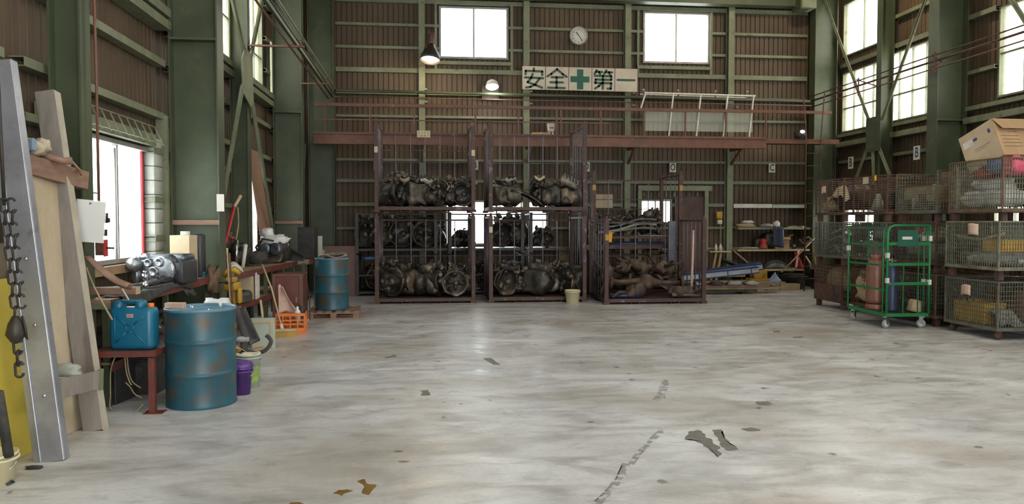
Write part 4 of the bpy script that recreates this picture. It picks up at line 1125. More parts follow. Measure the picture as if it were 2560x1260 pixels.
# red handled tool leaning
a = atY(556, 640, 10.9); q = atY(586, 517, 11.2); q2 = atY(602, 489, 11.3)
rt = thing('long_handled_tool', 'long red handled tool leaning against left wall behind the vice', 'tool', tuple(a))
b = MB(); b.tube([Vector((0,0,0)), q-a], .02, 7); b.build('red_shaft', M['red'], rt)
b = MB(); b.tube([q-a, q2-a], .024, 7); b.build('pale_grip', M['palewood'], rt)
b = MB(); m_ = (q-a)*.38; b.tube([m_, m_+Vector((.10,0,-.01))], .012, 6); b.build('hook', M['red'], rt)
cord([atY(594,518,11.6), atY(596,560,11.6), atY(590,600,11.6)], .012, 'wood', 'brown cord looped on the left wall girt', 'cord', 'cord')
c = atY(551, 507, 10.1); nt_ = MB(); nt_.box((-.045,-.002,-.11),(.045,.002,.11)); o = nt_.build('notice_sheet', M['paper']); tag(o, 'blank pale notice sheet on second green column', 'notice', loc=c, rot=R(15))
# pink board leaning by window
a = atX(652, 640, -3.05)
o = board('hardboard_sheet', (-3.02, 14.25, .97), (0,1,0), (-.13,0,1), 1.05, 2.05, .006, 'pinkboard', 'tall pinkish hardboard sheet leaning by the left rear window')

# ------------------------------------------------------------------ left wall, far end
bench([(-2.22, 14.35), (-2.12, 16.2)], .96, .75, 'short red edged workbench in the far left corner')
cabn = thing('tool_cabinet', 'tall black cabinet standing on the far left workbench', 'cabinet', (-2.30, 14.72, .962), R(-4))
b = MB(); b.box((-.15,-.17,0),(.15,.17,.60)); b.build('body', M['dark'], cabn, bevel=.006)
for k in range(3):
    b = MB(); b.box((-.135,-.182,.03+.19*k),(.135,-.171,.2+.19*k)); d_ = b.build('drawer', M['black'], cabn); b = MB(); b.cbox((0,-.19,.15+.19*k),(.1,.015,.012)); b.build('handle', M['rust'], d_)
b = MB(); b.box((0,0,0),(.12,.1,.42)); o = b.build('metal_case', M['galvgreen'], bevel=.006); tag(o, 'narrow pale green case right of the tall black cabinet', 'case', loc=(-2.24, 15.3, .962))
b = MB(); b.rbox((0,0,.06),(.34,.22,.12),.02); o = b.build('grey_tin_box', M['grey']); tag(o, 'grey lumpy tin box at end of the far left bench', 'box', loc=(-2.32, 15.95, .962))
scrap((-2.38, 15.95, 1.082), (.13,.1,.1), 'dark', 'small dark casting on the grey tin box', 14, 'scrap_casting', 'casting')
# engine on bench 2
def roughen(mb, amp, sc, seed=0):
    out = []
    for p in mb.v:
        q = Vector(p)*sc + Vector((seed, seed*2.1, 0)); d = noise.noise_vector(q)
        out.append(tuple(Vector(p) + d*amp))
    mb.v = out; return mb
def dense_box(mb, c, d, n=4, mx=None, r=.0):
    # subdivided box so that it can be roughened
    hx, hy, hz = d[0]/2, d[1]/2, d[2]/2
    idx = {}; vs = []; fs = []
    def vid(i, j, k):
        key = (i, j, k)
        if key not in idx:
            p = Vector((i/n*2-1, j/n*2-1, k/n*2-1))
            q = p.normalized()*1.25
            p = p.lerp(Vector([max(-1,min(1,t)) for t in q]), r)
            idx[key] = len(vs); vs.append((c[0]+p.x*hx, c[1]+p.y*hy, c[2]+p.z*hz))
        return idx[key]
    for a in range(n):
        for b_ in range(n):
            fs.append((vid(a,b_,0), vid(a,b_+1,0), vid(a+1,b_+1,0), vid(a+1,b_,0)))
            fs.append((vid(a,b_,n), vid(a+1,b_,n), vid(a+1,b_+1,n), vid(a,b_+1,n)))
            fs.append((vid(a,0,b_), vid(a+1,0,b_), vid(a+1,0,b_+1), vid(a,0,b_+1)))
            fs.append((vid(a,n,b_), vid(a,n,b_+1), vid(a+1,n,b_+1), vid(a+1,n,b_)))
            fs.append((vid(0,a,b_), vid(0,a,b_+1), vid(0,a+1,b_+1), vid(0,a+1,b_)))
            fs.append((vid(n,a,b_), vid(n,a+1,b_), vid(n,a+1,b_+1), vid(n,a,b_+1)))
    return mb.add(vs, fs, True, mx)
RX = Matrix.Rotation(R(90), 4, 'X'); RY = Matrix.Rotation(R(90), 4, 'Y')
T = Matrix.Translation
def make_gearbox(v, label, m1, m2):
    """a greasy scrap transaxle: bell housing, case, side cover, brackets, hoses"""
    t = thing('gearbox', label, 'gearbox')
    r = random.Random(100+v)
    bx_ = (-.10, .06, -.12)[v % 3]
    b = MB(); b.lathe([(.16,-.20),(.20,-.10),(.225,0),(.245,.04),(.25,.07),(.225,.075),(.20,.02),(.14,-.03),(.06,-.04),(.001,-.04)], 22, T((bx_,-.13,.26)) @ RX @ T((0,0,-.0)), cap=False)
    roughen(b, .035, 7, v); b.build('bell_housing', m1, t)
    b = MB(); dense_box(b, (.03,.09,.25), (.52,.34,.40), 6, None, .6); roughen(b, .085, 5.5, v+5); b.build('gear_case', m1, t)
    b = MB(); sx = 1 if v % 2 == 0 else -1
    b.lathe([(.13,0),(.15,.03),(.14,.10),(.09,.16),(.05,.17)], 16, T((sx*.20,-.02,.20)) @ RX); roughen(b, .015, 9, v+2); b.build('differential_bulge', m2, t)
    b = MB(); dense_box(b, (-sx*.02,.02,.50), (.34,.24,.14), 4, Matrix.Rotation(R(8-5*v), 4, 'Y'), .45); roughen(b, .035, 8, v+9); b.build('top_cover', m2, t)
    b = MB()
    for k in range(3):
        x = -.22+.2*k+r.uniform(-.04,.04); h = .5+r.uniform(0,.1)
        b.cbox((x, -.1+r.uniform(-.05,.1), h), (.09,.03,.05), Matrix.Rotation(r.uniform(-.3,.3), 4, 'Y'))
        b.cbox((x+.03, -.1, h-.07), (.025,.04,.14))
    b.build('mount_bracket', m2, t, kind='stuff')
    b = MB()
    for k in range(22):
        x = r.uniform(-.27,.27); y = r.uniform(-.24,-.05); z = r.choice([r.uniform(.42,.62), r.uniform(.10,.5)])
        if z < .42: y = r.uniform(-.27,-.18)
        mx = T((x,y,z)) @ Matrix.Rotation(r.uniform(0,3), 4, 'X') @ Matrix.Rotation(r.uniform(0,3), 4, 'Z')
        if k % 3: dense_box(b, (0,0,0), (r.uniform(.04,.13), r.uniform(.03,.08), r.uniform(.03,.10)), 2, mx, .5)
        else: b.lathe([(.025,-.04),(.035,0),(.02,.05)], 8, mx)
    roughen(b, .02, 12, v+3); b.build('fittings', (m2, M['grease2'])[v % 2], t, kind='stuff')
    b = MB(); pts = [(-.28,-.05,.12),(-.27,-.16,.32),(-.15,-.2,.48),(.05,-.15,.56),(.22,-.08,.5)]
    pts = [(p[0]*sx+r.uniform(-.03,.03), p[1]+r.uniform(-.04,.04), p[2]+r.uniform(-.03,.03)) for p in pts]
    b.tube(pts, .016, 6); b.build('hose', M['black'], t)
    b = MB(); b.tube([(.1*sx,-.16,.12),(.3*sx,-.14,.14)], .028, 8); b.lathe([(.05,0),(.055,.05)], 10, T((.26*sx,-.15,.135)) @ Matrix.Rotation(R(90)*sx, 4, 'Y')); b.build('drive_flange', m2, t)
    b = MB(); b.lathe([(.045,0),(.06,.015),(.045,.04),(.02,.05),(.001,.05)], 12, T((bx_+.02,-.20,.26)) @ RX, cap=False); b.build('clutch_boss', m2, t)
    return t
# engine with plastic bag on second bench
en = thing('engine_block', 'oily engine under a clear plastic bag on second workbench', 'engine', (-2.66, 13.3, .962), R(-12))
en.scale = (.92, .9, .9)
b = MB(); dense_box(b, (.0,.1,.22), (.46,.5,.40), 6, None, .5); roughen(b, .04, 6, 3); b.build('block', M['dark'], en)
b = MB()
for x in (-.08, .12): b.lathe([(.10,0),(.12,.03),(.10,.06),(.03,.05),(.001,.05)], 16, T((x,-.16,.27)) @ RX, cap=False)
b.build('pulley', M['aludark'], en, kind='stuff')
b = MB(); b.sheet(1,1,lambda u,v:(-.18+.42*u, -.22+.12*v+.03*math.sin(6*u), .02+.14*v+.1*(u-.5)**2), 8, 4, .02); b.build('sump_guard', M['grease2'], en)
b = MB(); b.lump((.0,.08,.42), (.50,.42,.22), .35, 2.4, 12, 17); b.lump((-.12,.05,.56), (.2,.2,.2), .3, 2.5, 10, 18); b.build('plastic_bag_cover', M['plastic_clear'], en)
b = MB(); b.tube([(-.2,-.1,.1),(-.24,-.2,.3),(-.1,-.22,.46),(.1,-.2,.42)], .018, 6); b.build('hose', M['black'], en)
for k, (x, y, d, mm, lb) in enumerate(((-2.95,12.2,(.3,.34,.3),'dark','black throttle assembly left of the bagged engine'),(-2.74,12.5,(.3,.3,.22),'blackmatte','flat black hose heap before the bagged engine'),(-3.1,12.8,(.3,.3,.34),'aludark','silvery intake casting behind the bagged engine'))):
    scrap((x,y,.962), d, mm, lb, 51+k, 'engine_part', 'engine part', .55, 2.8)
for k, (dx, mm, lb) in enumerate(((0,'chrome','bright upright steel tube left of the bagged engine'),(.06,'white','white upright bottle left of the bagged engine'))):
    b = MB(); b.tube([(0,0,0),(0,0,.42-.06*k)], .028, 10); o = b.build(('steel_tube','slim_bottle')[k], M[mm]); tag(o, lb, ('tube','bottle')[k], loc=(-2.92+dx*1.5, 11.9, .962), rot=(0, R(8*k), 0))
b = MB(); b.sheet(1,1,lambda u,v:(.2*u, .16*v, .05*math.sin(4*u)+.06*v), 6, 4, .006); o = b.build('paper_sheet', M['white']); tag(o, 'white paper bundle at near end of second workbench', 'paper', loc=(-2.75, 10.75, 1.0), rot=R(20))
b = MB(); b.sheet(1,1,lambda u,v:(.26*u, .05*math.sin(5*v), .26*v*(1-.6*u)), 8, 6, .006); o = b.build('rubber_cover', M['blackmatte']); tag(o, 'black curled rubber flap hanging at far end of second bench', 'cover', loc=(-2.44, 13.62, .98), rot=R(-15))
# drum 2 on pallet
pc = atZ(822, 790)
def pallet(loc, sx, sy, h, label, rz=0, mm='wood'):
    t = thing('wooden_pallet', label, 'pallet', loc, rz)
    n = 6
    for k in range(n):
        x = -sx/2 + (sx-.09)*k/(n-1)
        b = MB(); b.box((x,-sy/2,h-.02),(x+.09,sy/2,h)); b.build('deck_board', M[mm], t)
    for y in (-sy/2, -.045, sy/2-.09):
        b = MB(); b.box((-sx/2,y,h-.04),(sx/2,y+.09,h-.02)); b.build('stringer_board', M[mm], t)
        for x in (-sx/2, -.05, sx/2-.1):
            b = MB(); b.box((x,y,.02),(x+.1,y+.09,h-.04)); b.build('pallet_block', M[mm], t)
        b = MB(); b.box((-sx/2,y,0),(sx/2,y+.09,.02)); b.build('bottom_board', M[mm], t)
    return t
pallet((-1.67, 13.62, 0), .86, .9, .13, 'wooden pallet under the far blue drum', R(3), 'brownwood')
oil_drum((-1.72, 13.62, .131), .292, .90, R(120), 'smaller looking far blue drum on a wooden pallet', 'bluedrum')
b = MB(); b.sheet(1,1,lambda u,v:(-.2+.46*u, -.2+.36*v, .03+.03*math.sin(7*u+2*v)+.02*math.cos(9*v)), 10, 8, .006); o = b.build('rag', M['pinkpaper']); tag(o, 'crumpled whitish rag on top of the far blue drum', 'rag', loc=(-1.72, 13.6, 1.02))
scrap((-1.66, 13.66, 1.055), (.4,.26,.08), 'grease2', 'oily cloth wad on the rag of the far drum', 61, 'cloth_wad', 'cloth', .5, 3)
b = MB(); b.box((-.35,-.05,0),(.1,.05,.03)); o = b.build('plank_offcut', M['palewood']); tag(o, 'short pale plank left of the far drum pallet', 'plank', loc=(-2.1, 13.05, .0), rot=R(10))
b = MB(); b.box((0,0,0),(.06,.06,.95)); o = b.build('rusty_post', M['rust'], bevel=.004); tag(o, 'short dark upright post between red cabinet and far drum', 'post', loc=(-2.18, 13.25, 0), rot=R(5))
board('painted_board', (-2.42, 17.3, 0), (1,0.02,0), (0,.03,1), .78, 1.12, .02, 'brownboard', 'large reddish brown board standing behind the far blue drum')
p = atX(778, 520, -2.62)
board('mirror_board', (-2.98, 17.0, 1.0), (1,.1,0), (0,.08,1), .26, 1.35, .01, 'galvgreen', 'narrow pale board leaning in the far left corner', 'board')

# ------------------------------------------------------------------ pipes and crane rails along the walls
def pipe_run(name, pts, r, m, label, n=7):
    b = MB(); b.tube(pts, r, n); o = b.build(name, M[m]); tag(o, label, 'pipe'); return o
b = MB(); b.bar((-2.26, 4.5, 4.86), (-2.26, 18.3, 4.62), .05, .07); b.bar((-2.26, 4.5, 4.9), (-2.26, 18.3, 4.66), .09, .012); o = b.build('conductor_rail', M['green'])
tag(o, 'green conductor rail running along the left columns', 'rail')
pipe_run('service_pipe', [(-2.36, 4.5, 4.80), (-2.36, 18.35, 4.56)], .018, 'redsteel', 'thin red pipe below the green rail on the left')
pipe_run('service_pipe', [(-2.16, 4.5, 4.97), (-2.16, 18.25, 4.72)], .022, 'greenlight', 'green pipe above the red pipe on the left')
for y in (6.0, 8.4, 10.3, 13.4, 16.6):
    z = 4.86 - .24*(y-4.5)/13.8
    b = MB(); b.bar((-2.7 if y != 13.4 else -3.05, y, z-.06), (-2.12, y, z-.06), .05, .03); b.bar((-2.40,y,z-.06),(-2.12,y,z+.1), .03, .02); b.build('rail_bracket', M['redsteel'], W['left'])
pipe_run('service_pipe', [(-2.3, 18.5, 4.78), (9.6, 18.5, 4.72)], .035, 'green', 'thick green pipe along back wall under the safety sign')
pipe_run('service_pipe', [(-2.3, 18.42, 4.62), (9.6, 18.42, 4.60)], .014, 'redsteel', 'thin red pipe along back wall below the thick green pipe')
for k, (z0, z1) in enumerate(((4.84, 4.87), (4.72, 4.77), (4.57, 4.64))):
    pipe_run('service_pipe', [(9.62, 18.45, z0), (9.6, 5.0, z1)], (.014, .022, .014)[k], ('rust','rust','redsteel')[k], ('upper thin pipe crossing the right windows','thick middle pipe crossing the right windows','lower reddish pipe crossing the right windows')[k])
for y in (16.3, 13.7, 11.3):
    b = MB(); b.bar((10.05 if y != 13.7 else 9.75, y, 4.72), (9.55, y, 4.86), .03, .02); b.bar((10.05 if y != 13.7 else 9.75, y, 4.72), (9.55, y, 4.56), .03, .02); b.bar((9.6,y,4.9),(9.6,y,4.5), .03, .02); b.build('pipe_bracket', M['rust'], W['right'])
for x in (2.44, 4.99, 7.66, -.12):
    b = MB(); b.cbox((x+.04,18.6,4.55),(.06,.16,.05)); b.cbox((x+.04,18.6,4.85),(.05,.16,.04)); b.build('pipe_clamp', M['greenlight'], W['back'])

# ------------------------------------------------------------------ catwalk
cw = thing('catwalk', 'red steel catwalk crossing the whole back wall', 'catwalk', (0, 17.6, 0))
cw_parts = []
def cwp(name, f, m, **k):
    b = MB(); f(b); b.v = [(x, y-17.6, z) for x, y, z in b.v]; return b.build(name, M[m], cw, **k)
cwp('front_beam', lambda b: (b.box((-2.6,17.6,3.42),(8.05,17.62,3.66)), b.box((-2.6,17.56,3.42),(8.05,17.7,3.435)), b.box((-2.6,17.56,3.645),(8.05,17.7,3.66))), 'redsteel', kind='stuff')
cwp('end_beam', lambda b: b.box((8.05,17.6,3.55),(9.9,17.64,3.66)), 'redsteel')
cwp('deck_plate', lambda b: b.box((-2.6,17.62,3.61),(9.9,18.45,3.64)), 'deck')
cwp('toe_board', lambda b: b.box((-2.6,17.605,3.66),(8.05,17.615,3.70)), 'redsteel')
cwp('top_rail', lambda b: b.bar((-2.6,17.62,4.31),(9.7,17.62,4.31),.05,.07), 'redsteel')
cwp('middle_rail', lambda b: b.bar((-2.6,17.62,3.98),(4.2,17.62,3.98),.012,.03), 'redsteel')
for x in (-2.35,-1.35,.0-.35,1.05,2.05,2.95,3.05,4.0,5.05,6.05,7.05,8.05):
    cwp('rail_post', lambda b: b.bar((x,17.63,3.66),(x,17.63,4.31),.035,.035,(1,0,0)), 'redsteel')
for x in (-.18, 2.38, 4.93, 7.6):
    cwp('cross_beam', lambda b: (b.box((x-.04,17.62,3.44),(x+.04,18.65,3.6)),), 'redsteel')
    cwp('knee_bracket', lambda b: b.bar((x,18.62,3.12),(x,18.0,3.46),.05,.05), 'redsteel')
# ladder at the right end
ld = thing('ladder', 'thin steel ladder climbing to the right end of the catwalk', 'ladder', (9.1, 17.35, 0))
b = MB(); b.tube([(-.17,0,0),(-.17,0,3.7),(-.24,.05,4.75)], .018, 6); b.build('side_rail', M['rust'], ld)
b = MB(); b.tube([(.2,0,0),(.2,0,3.7),(.3,.05,4.8)], .018, 6); b.build('side_rail', M['rust'], ld)
for k in range(12):
    b = MB(); b.tube([(-.17,0,.3+.3*k),(.2,0,.3+.3*k)], .011, 5); b.build('rung', M['rust'], ld)
# frame with screen leaning on the catwalk rail
sc = thing('slatted_frame', 'long white tube frame with mesh screen standing on catwalk', 'frame', (5.1, 17.8, 3.65))
b = MB(); b.bar((0,0,1.09),(2.75,0,1.06),.03,.035); b.build('top_bar', M['white'], sc)
b = MB(); b.bar((0,.4,1.12),(2.7,.4,1.08),.025,.025); b.build('rear_bar', M['white'], sc)
for k, x in enumerate((.02, .70, 1.38, 2.05, 2.70)):
    b = MB(); b.bar((x,-.02,1.08),(x-.12,-.04,0 if k else .72),.032,.03,(0,1,0)); b.build('slanting_pole', M['white'], sc)
for x in (0, .85, 1.78, 2.58):
    b = MB(); b.bar((x-.04,-.03,1.16),(x+.12,.4,1.09),.04,.02); b.build('end_arm', M['white'], sc)
b = MB(); b.box((-.02,.03,.19),(2.7,.034,.66)); b.build('mesh_screen', M['mesh_screen'], sc)
# things on the catwalk
wc = thing('white_container', 'white plastic container standing on two legs on the catwalk', 'container', (2.86, 17.9, 3.642))
b = MB(); b.lathe([(.07,.14),(.085,.2),(.10,.33),(.105,.34)], 16); b.build('body', M['white'], wc)
b = MB(); b.box((-.06,-.03,0),(-.02,.03,.15)); b.build('leg', M['white'], wc)
b = MB(); b.box((.02,-.03,0),(.06,.03,.15)); b.build('leg', M['white'], wc)
b = MB(); b.box((-.05,-.095,.22),(.05,-.085,.25)); b.build('dark_patch', M['brownink'], wc)
carton((2.6, 17.9, 3.642), .40, .3, .12, 'low brown carton beside the white container on catwalk')
# spotlight
sp = thing('floodlight', 'dark floodlight with bluish lit lens on right catwalk end', 'floodlight', (8.87, 17.55, 3.65), R(20))
b = MB(); b.rbox((0,0,.12),(.24,.22,.22),.06); b.build('housing', M['dark'], sp)
b = MB(); b.lathe([(.07,0),(.065,.012),(.001,.014)], 16, T((-.04,-.11,.17)) @ RX @ Matrix.Scale(.55,4,(0,1,0)), cap=False); b.build('lens', M['lampblue'], sp)
b = MB(); b.tube([(.14,0,.0),(.16,0,.2),(.1,0,.3)], .014, 6); b.build('yoke', M['dark'], sp)
# pendant lamps
la_ = thing('high_bay_lamp', 'large dark bell shaped lamp glowing warm left of first high window', 'lamp', (0.02, 17.7, 5.36), (R(-14), R(5), 0))
b = MB(); b.lathe([(.055,.42),(.06,.40),(.09,.33),(.17,.22),(.225,.08),(.235,.0),(.225,.0),(.21,.08),(.15,.2),(.06,.3)], 28, cap=False); b.build('reflector', M['dark'], la_)
b = MB(); b.lathe([(.205,.06),(.16,.035),(.08,.02),(.001,.015)], 24, cap=False); b.build('lens', M['lampwarm'], la_)
b = MB(); b.lathe([(.05,.42),(.06,.46),(.05,.56),(.07,.58),(.07,.62),(.03,.66)], 14); b.build('socket', M['rust'], la_)
b = MB(); b.tube([(.0,0,.62),(-.1,.1,.66),(-.2,.95,.55)], .02, 6); b.cbox((-.03,.0,.66),(.12,.12,.07)); b.build('mount_arm', M['rust'], la_)
lb2 = thing('round_bulkhead_lamp', 'small round white lamp lit on the dark plate mid back wall', 'lamp', (1.50, 18.35, 4.93), (R(-20), 0, 0))
b = MB(); b.lathe([(.155,-.03),(.16,0),(.13,.09),(.05,.15),(.001,.16)], 24, cap=False); b.build('housing', M['white'], lb2)
b = MB(); b.lathe([(.15,-.01),(.13,-.05),(.07,-.075),(.001,-.08)], 24, cap=False); b.build('lens', M['lampwhite'], lb2)
b = MB(); b.tube([(0,0,.15),(0,.1,.2),(0,.3,.1)], .02, 6); b.build('mount_arm', M['dark'], lb2)
b = MB(); b.box((1.28,18.72,4.68),(1.7,18.76,5.12)); b.build('mounting_plate', M['dark'], W['back'])
for k, (x, y) in enumerate(((8.2, 14.6), (4.2, 11.0), (8.0, 8.5))):  # unseen lamps, added to warm and brighten the right bay and hall
    c_ = clone(la_, loc=(x, y, 7.9), rot=(0,0,0), label=('added fill lamp over the rear right corner, above the frame','added fill lamp over mid hall, above the frame','added fill lamp over the right cages, above the frame')[k])
for (x, y, z, e, c) in ((.03, 17.6, 5.28, 40, (1,.8,.5)), (1.5, 18.25, 4.80, 22, (1,.97,.85)), (8.2,14.6,7.8,210,(1,.82,.58)), (4.2,11.0,7.8,60,(1,.82,.58)), (8.0,8.5,7.8,60,(1,.85,.62))):  # first two belong to visible lamps, the rest are added fill
    l = bpy.data.lights.new('lamp_and_fill_glow', 'POINT'); l.energy = e; l.color = c; l.shadow_soft_size = .12
    o = bpy.data.objects.new('lamp_and_fill_glow', l); o.location = (x, y, z); col.objects.link(o)
# hoist box upper right
hb_ = thing('cable_drum_box', 'pale green box hanging at the top right of back wall', 'box', (9.35, 18.3, 6.95))
b = MB(); b.box((-.2,-.2,0),(.18,.2,.6)); b.build('box_body', M['greenlight'], hb_, bevel=.01)
b = MB(); b.box((-.24,-.22,-.03),(.0,.22,.0)); b.box((-.24,-.22,0),(-.2,.22,.5)); b.build('cover_plate', M['green'], hb_, kind='stuff')
b = MB(); b.box((-2.2,18.35,7.05),(9.6,18.6,7.3)); b.build('lattice_beam', M['green'], W['back'])
# clock
ck = thing('wall_clock', 'round white wall clock between the two high windows', 'clock', (3.655, 18.62, 6.24))
b = MB(); b.lathe([(.225,0),(.23,.02),(.225,.045),(.205,.05),(.2,.03)], 36, RX, cap=False); b.build('rim', M['grey'], ck)
b = MB(); b.lathe([(.21,.02),(.2,.03),(.001,.031)], 36, RX, cap=False); b.build('face', M['clockface'], ck)
for k in range(12):
    a = R(90-30*(k+1)); text(str(k+1), .055, M['ink'], ck, (.155*math.cos(a), -.034, .155*math.sin(a)), FACE_CAM, 'numeral', .001)
for L, a, w_ in ((.10, 128, .010), (.155, -55, .007)):
    b = MB(); b.bar((0,-.038,0),(L*math.cos(R(a)),-.038,L*math.sin(R(a))),.004,w_*2,(0,0,1)); b.build('hand', M['ink'], ck)
# safety sign
sg = thing('safety_sign', 'long cream sign of five boards with green characters on back wall', 'sign', (2.225, 18.36, 4.86), (0, R(.25), 0))
u = .566; s_ = u/382.0
chars = [
 [[(207,100),(207,135)],[(72,200),(72,143),(345,147),(345,205)],[(60,250),(360,255)],[(185,190),(165,255),(105,325),(235,368),(345,410)],[(300,265),(225,365),(150,400),(80,412)]],
 [[(435,232),(500,190),(595,112),(690,190),(755,232)],[(505,243),(695,243)],[(588,243),(588,415)],[(485,325),(695,325)],[(450,415),(725,415)]],
 None,
 [[(1245,122),(1210,182)],[(1238,150),(1335,150)],[(1285,150),(1302,188)],[(1408,122),(1368,180)],[(1400,152),(1505,152)],[(1450,152),(1468,190)],[(1215,215),(1490,215),(1490,275),(1230,275),(1222,330),(1490,330),(1485,420),(1432,420)],[(1350,215),(1350,425)],[(1330,338),(1282,382),(1220,422)]],
 [[(1590,282),(1875,282)]]]
x0s = (15, 406, 788, 1168, 1546)
for k in range(5):
    X0 = k*(u+.006)
    b = MB(); b.box((X0, 0, 0), (X0+u, .02, u)); bd = b.build('sign_board', M['signwhite'], sg, bevel=.003)
    b = MB(); e = .006
    b.box((X0-.003,-.004,-.004),(X0+u+.003,.0,.004)); b.box((X0-.003,-.004,u-.004),(X0+u+.003,0,u+.004)); b.box((X0-.004,-.004,.004),(X0+.003,0,u-.004)); b.box((X0+u-.003,-.004,.004),(X0+u+.004,0,u-.004)); b.build('board_edge', M['rust'], bd, kind='stuff')
    if chars[k]:
        top = (62, 70, 78, 82, 92)[k]
        sgs = [[(X0+(px-x0s[k])*s_, u-(py-top)*s_) for px, py in pl] for pl in chars[k]]
        strokes(sgs, .0265, M['signgreen'], bd, -.008, 'character')
    else:
        b = MB(); f = lambda px, py: (X0+(px-788)*s_, u-(py-80)*s_)
        (xa, za), (xb, zb) = f(925,440), f(1028,115); (xc, zc), (xd, zd) = f(815,325), f(1130,228)
        b.prism([(xa,za),(xb,za),(xb,zc),(xd,zc),(xd,zd),(xb,zd),(xb,zb),(xa,zb),(xa,zd),(xc,zd),(xc,zc),(xa,zc)], .002, .008, Matrix(((1,0,0,0),(0,0,-1,0),(0,1,0,0),(0,0,0,1)))); b.build('green_cross', M['crossgreen'], bd)
# letter plates
def plate(ch, c, lab, rot=(0,0,0), mm='ink', s=1.0, facing=FACE_CAM):
    t = thing('letter_plate', lab, 'sign', tuple(c), rot)
    b = MB(); b.box((-.085*s,-.004,-.115*s),(.085*s,.004,.115*s)); b.build('plate', M['paper'], t)
    text(ch, .24*s, M[mm], t, (0,-.006,0), FACE_CAM, 'letter', .001, .72, .004)
    return t
plate('A', atY(943,415,18.7), 'white letter A plate on back wall at far left')
plate('B', atY(1187,413,18.7), 'white letter plate half hidden between the two tall racks')
plate('D', atY(1466,417,18.7), 'white letter D plate behind the right post of second rack')
plate('O', atY(1682,419,18.7), 'white letter O plate above the bright small rear window')
plate('C', atY(1930,420,18.7), 'white letter C plate over the rear right shelves')
plate('B', atX(2127,407,10.1), 'white letter B plate on right wall nearest the back corner', R(-90), 'ink', 1.25)
plate('B', atX(2292,382,10.1), 'white letter B plate in blue on right wall nearest camera', R(-90), 'blueink', 1.25)
# yellow electrical boxes
for k, (py, h, mm, lb) in enumerate(((543,.18,'yellow','yellow switch box on the green post left of rear shelves'),(560,.11,'creampaper','cream junction box under the yellow switch box'))):
    c = atY(1798+k, py-5, 18.5); b = MB(); b.rbox((0,0,0),(.15-.03*k,.08,h),.012,seg=1); o = b.build('switch_box', M[mm]); tag(o, lb, 'box', loc=c)
b = MB(); b.tube([(7.33,18.6,1.6),(7.33,18.6,.7)], .012, 6); b.build('conduit_pipe', M['greenlight'], W['back'])
# door frame region of the back wall
b = MB(); b.box((5.22,18.74,2.45),(7.15,18.9,2.58)); b.build('door_header', M['greenlight'], W['back'])
for x in (5.22, 6.96): b = MB(); b.box((x,18.74,0),(x+.1,18.9,2.45)); b.build('door_post', M['greenlight'], W['back'])
d2 = structure('door_2'); b = MB(); b.box((6.2,18.80,.02),(6.95,18.84,2.3)); b.build('door_leaf', M['deck'], d2)
b = MB(); b.box((6.3,18.79,1.0),(6.36,18.80,1.1)); b.build('door_handle', M['chrome'], d2)
b = MB()
for k in range(9): b.cbox((5.35+.2*k,18.72,2.36),(.015,.03,.1))
b.build('header_bars', M['greenlight'], W['back'])
c0 = atY(1482, 520, 18.8); c1 = atY(1531, 486, 18.8)
b = MB(); b.box((0,0,0),(c1.x-c0.x,.02,c1.z-c0.z)); o = b.build('wall_panel_board', M['ply']); tag(o, 'square beige board fixed on back wall behind second rack', 'board', loc=(c0.x, 18.76, c0.z))

# ------------------------------------------------------------------ racks
def make_rack(w, d, h, tags=True, side=5, back=5, hz=(.62,.9), label='', front_bar=None, deckz=.11):
    """steel stillage rack: four posts, deck, back grid, side grids"""
    t = thing('steel_rack', label, 'rack')
    for (x, y) in ((0,0),(w,0),(0,d),(w,d)):
        b = MB(); b.box((x-.04,y-.04,0),(x+.04,y+.04,h)); p_ = b.build('post', M['rack'], t, bevel=.004)
        b = MB(); b.lathe([(.028,h),(.03,h+.05),(.001,h+.07)], 8, T((x,y,0)), cap=False); b.build('stacking_pin', M['rust'], p_)
        b = MB(); b.box((x-.06,y-.06,0),(x+.06,y+.06,.05)); b.build('foot_cup', M['rust'], p_)
    b = MB(); b.box((0,-.03,deckz-.07),(w,.03,deckz)); b.build('front_beam', M['rack'], t)
    b = MB(); b.box((0,d-.03,deckz-.07),(w,d+.03,deckz)); b.build('rear_beam', M['rack'], t)
    for x in (0, w): b = MB(); b.box((x-.025,.03,deckz-.07),(x+.025,d-.03,deckz)); b.build('side_beam', M['rack'], t)
    b = MB(); b.box((.02,.03,deckz-.012),(w-.02,d-.03,deckz)); b.build('deck', M['deck'], t)
    for x in (w*.25, w*.66):
        b = MB(); b.box((x,-.025,0.01),(x+.012,d,deckz-.07)); b.box((x+.17,-.025,.01),(x+.182,d,deckz-.07)); b.box((x,-.025,0.0),(x+.182,d,.01)); b.build('fork_pocket', M['rust'], t)
    # back grid
    tz = h-.08
    b = MB(); b.bar((.04,d,tz),(w-.04,d,tz),.03,.035); b.build('back_top_rail', M['rack'], t)
    for k in range(back):
        x = w*(k+1)/(back+1); b = MB(); b.bar((x,d,deckz),(x,d,tz),.018,.018,(1,0,0)); b.build('back_bar', M['rackblue'], t)
    for f in hz:
        b = MB(); b.bar((.04,d-.015,deckz+(tz-deckz)*f),(w-.04,d-.015,deckz+(tz-deckz)*f),.015,.018); b.build('back_cross_bar', M['rack'], t)
    for x in (0, w):
        b = MB(); b.bar((x,.04,tz+.05),(x,d-.04,tz+.05),.035,.035); b.build('side_top_rail', M['rack'], t)
        for k in range(side):
            y = d*(k+1)/(side+1); b = MB(); b.tube([(x,y,deckz),(x,y,tz+.09)], .013, 6); b.build('side_bar', M['rackblue'], t)
    return t
X1, X1b, X2, X2b = -1.07, .88, 1.24, 3.19
YR = 15.54
def place(o, loc, label=None): o.location = loc; return o
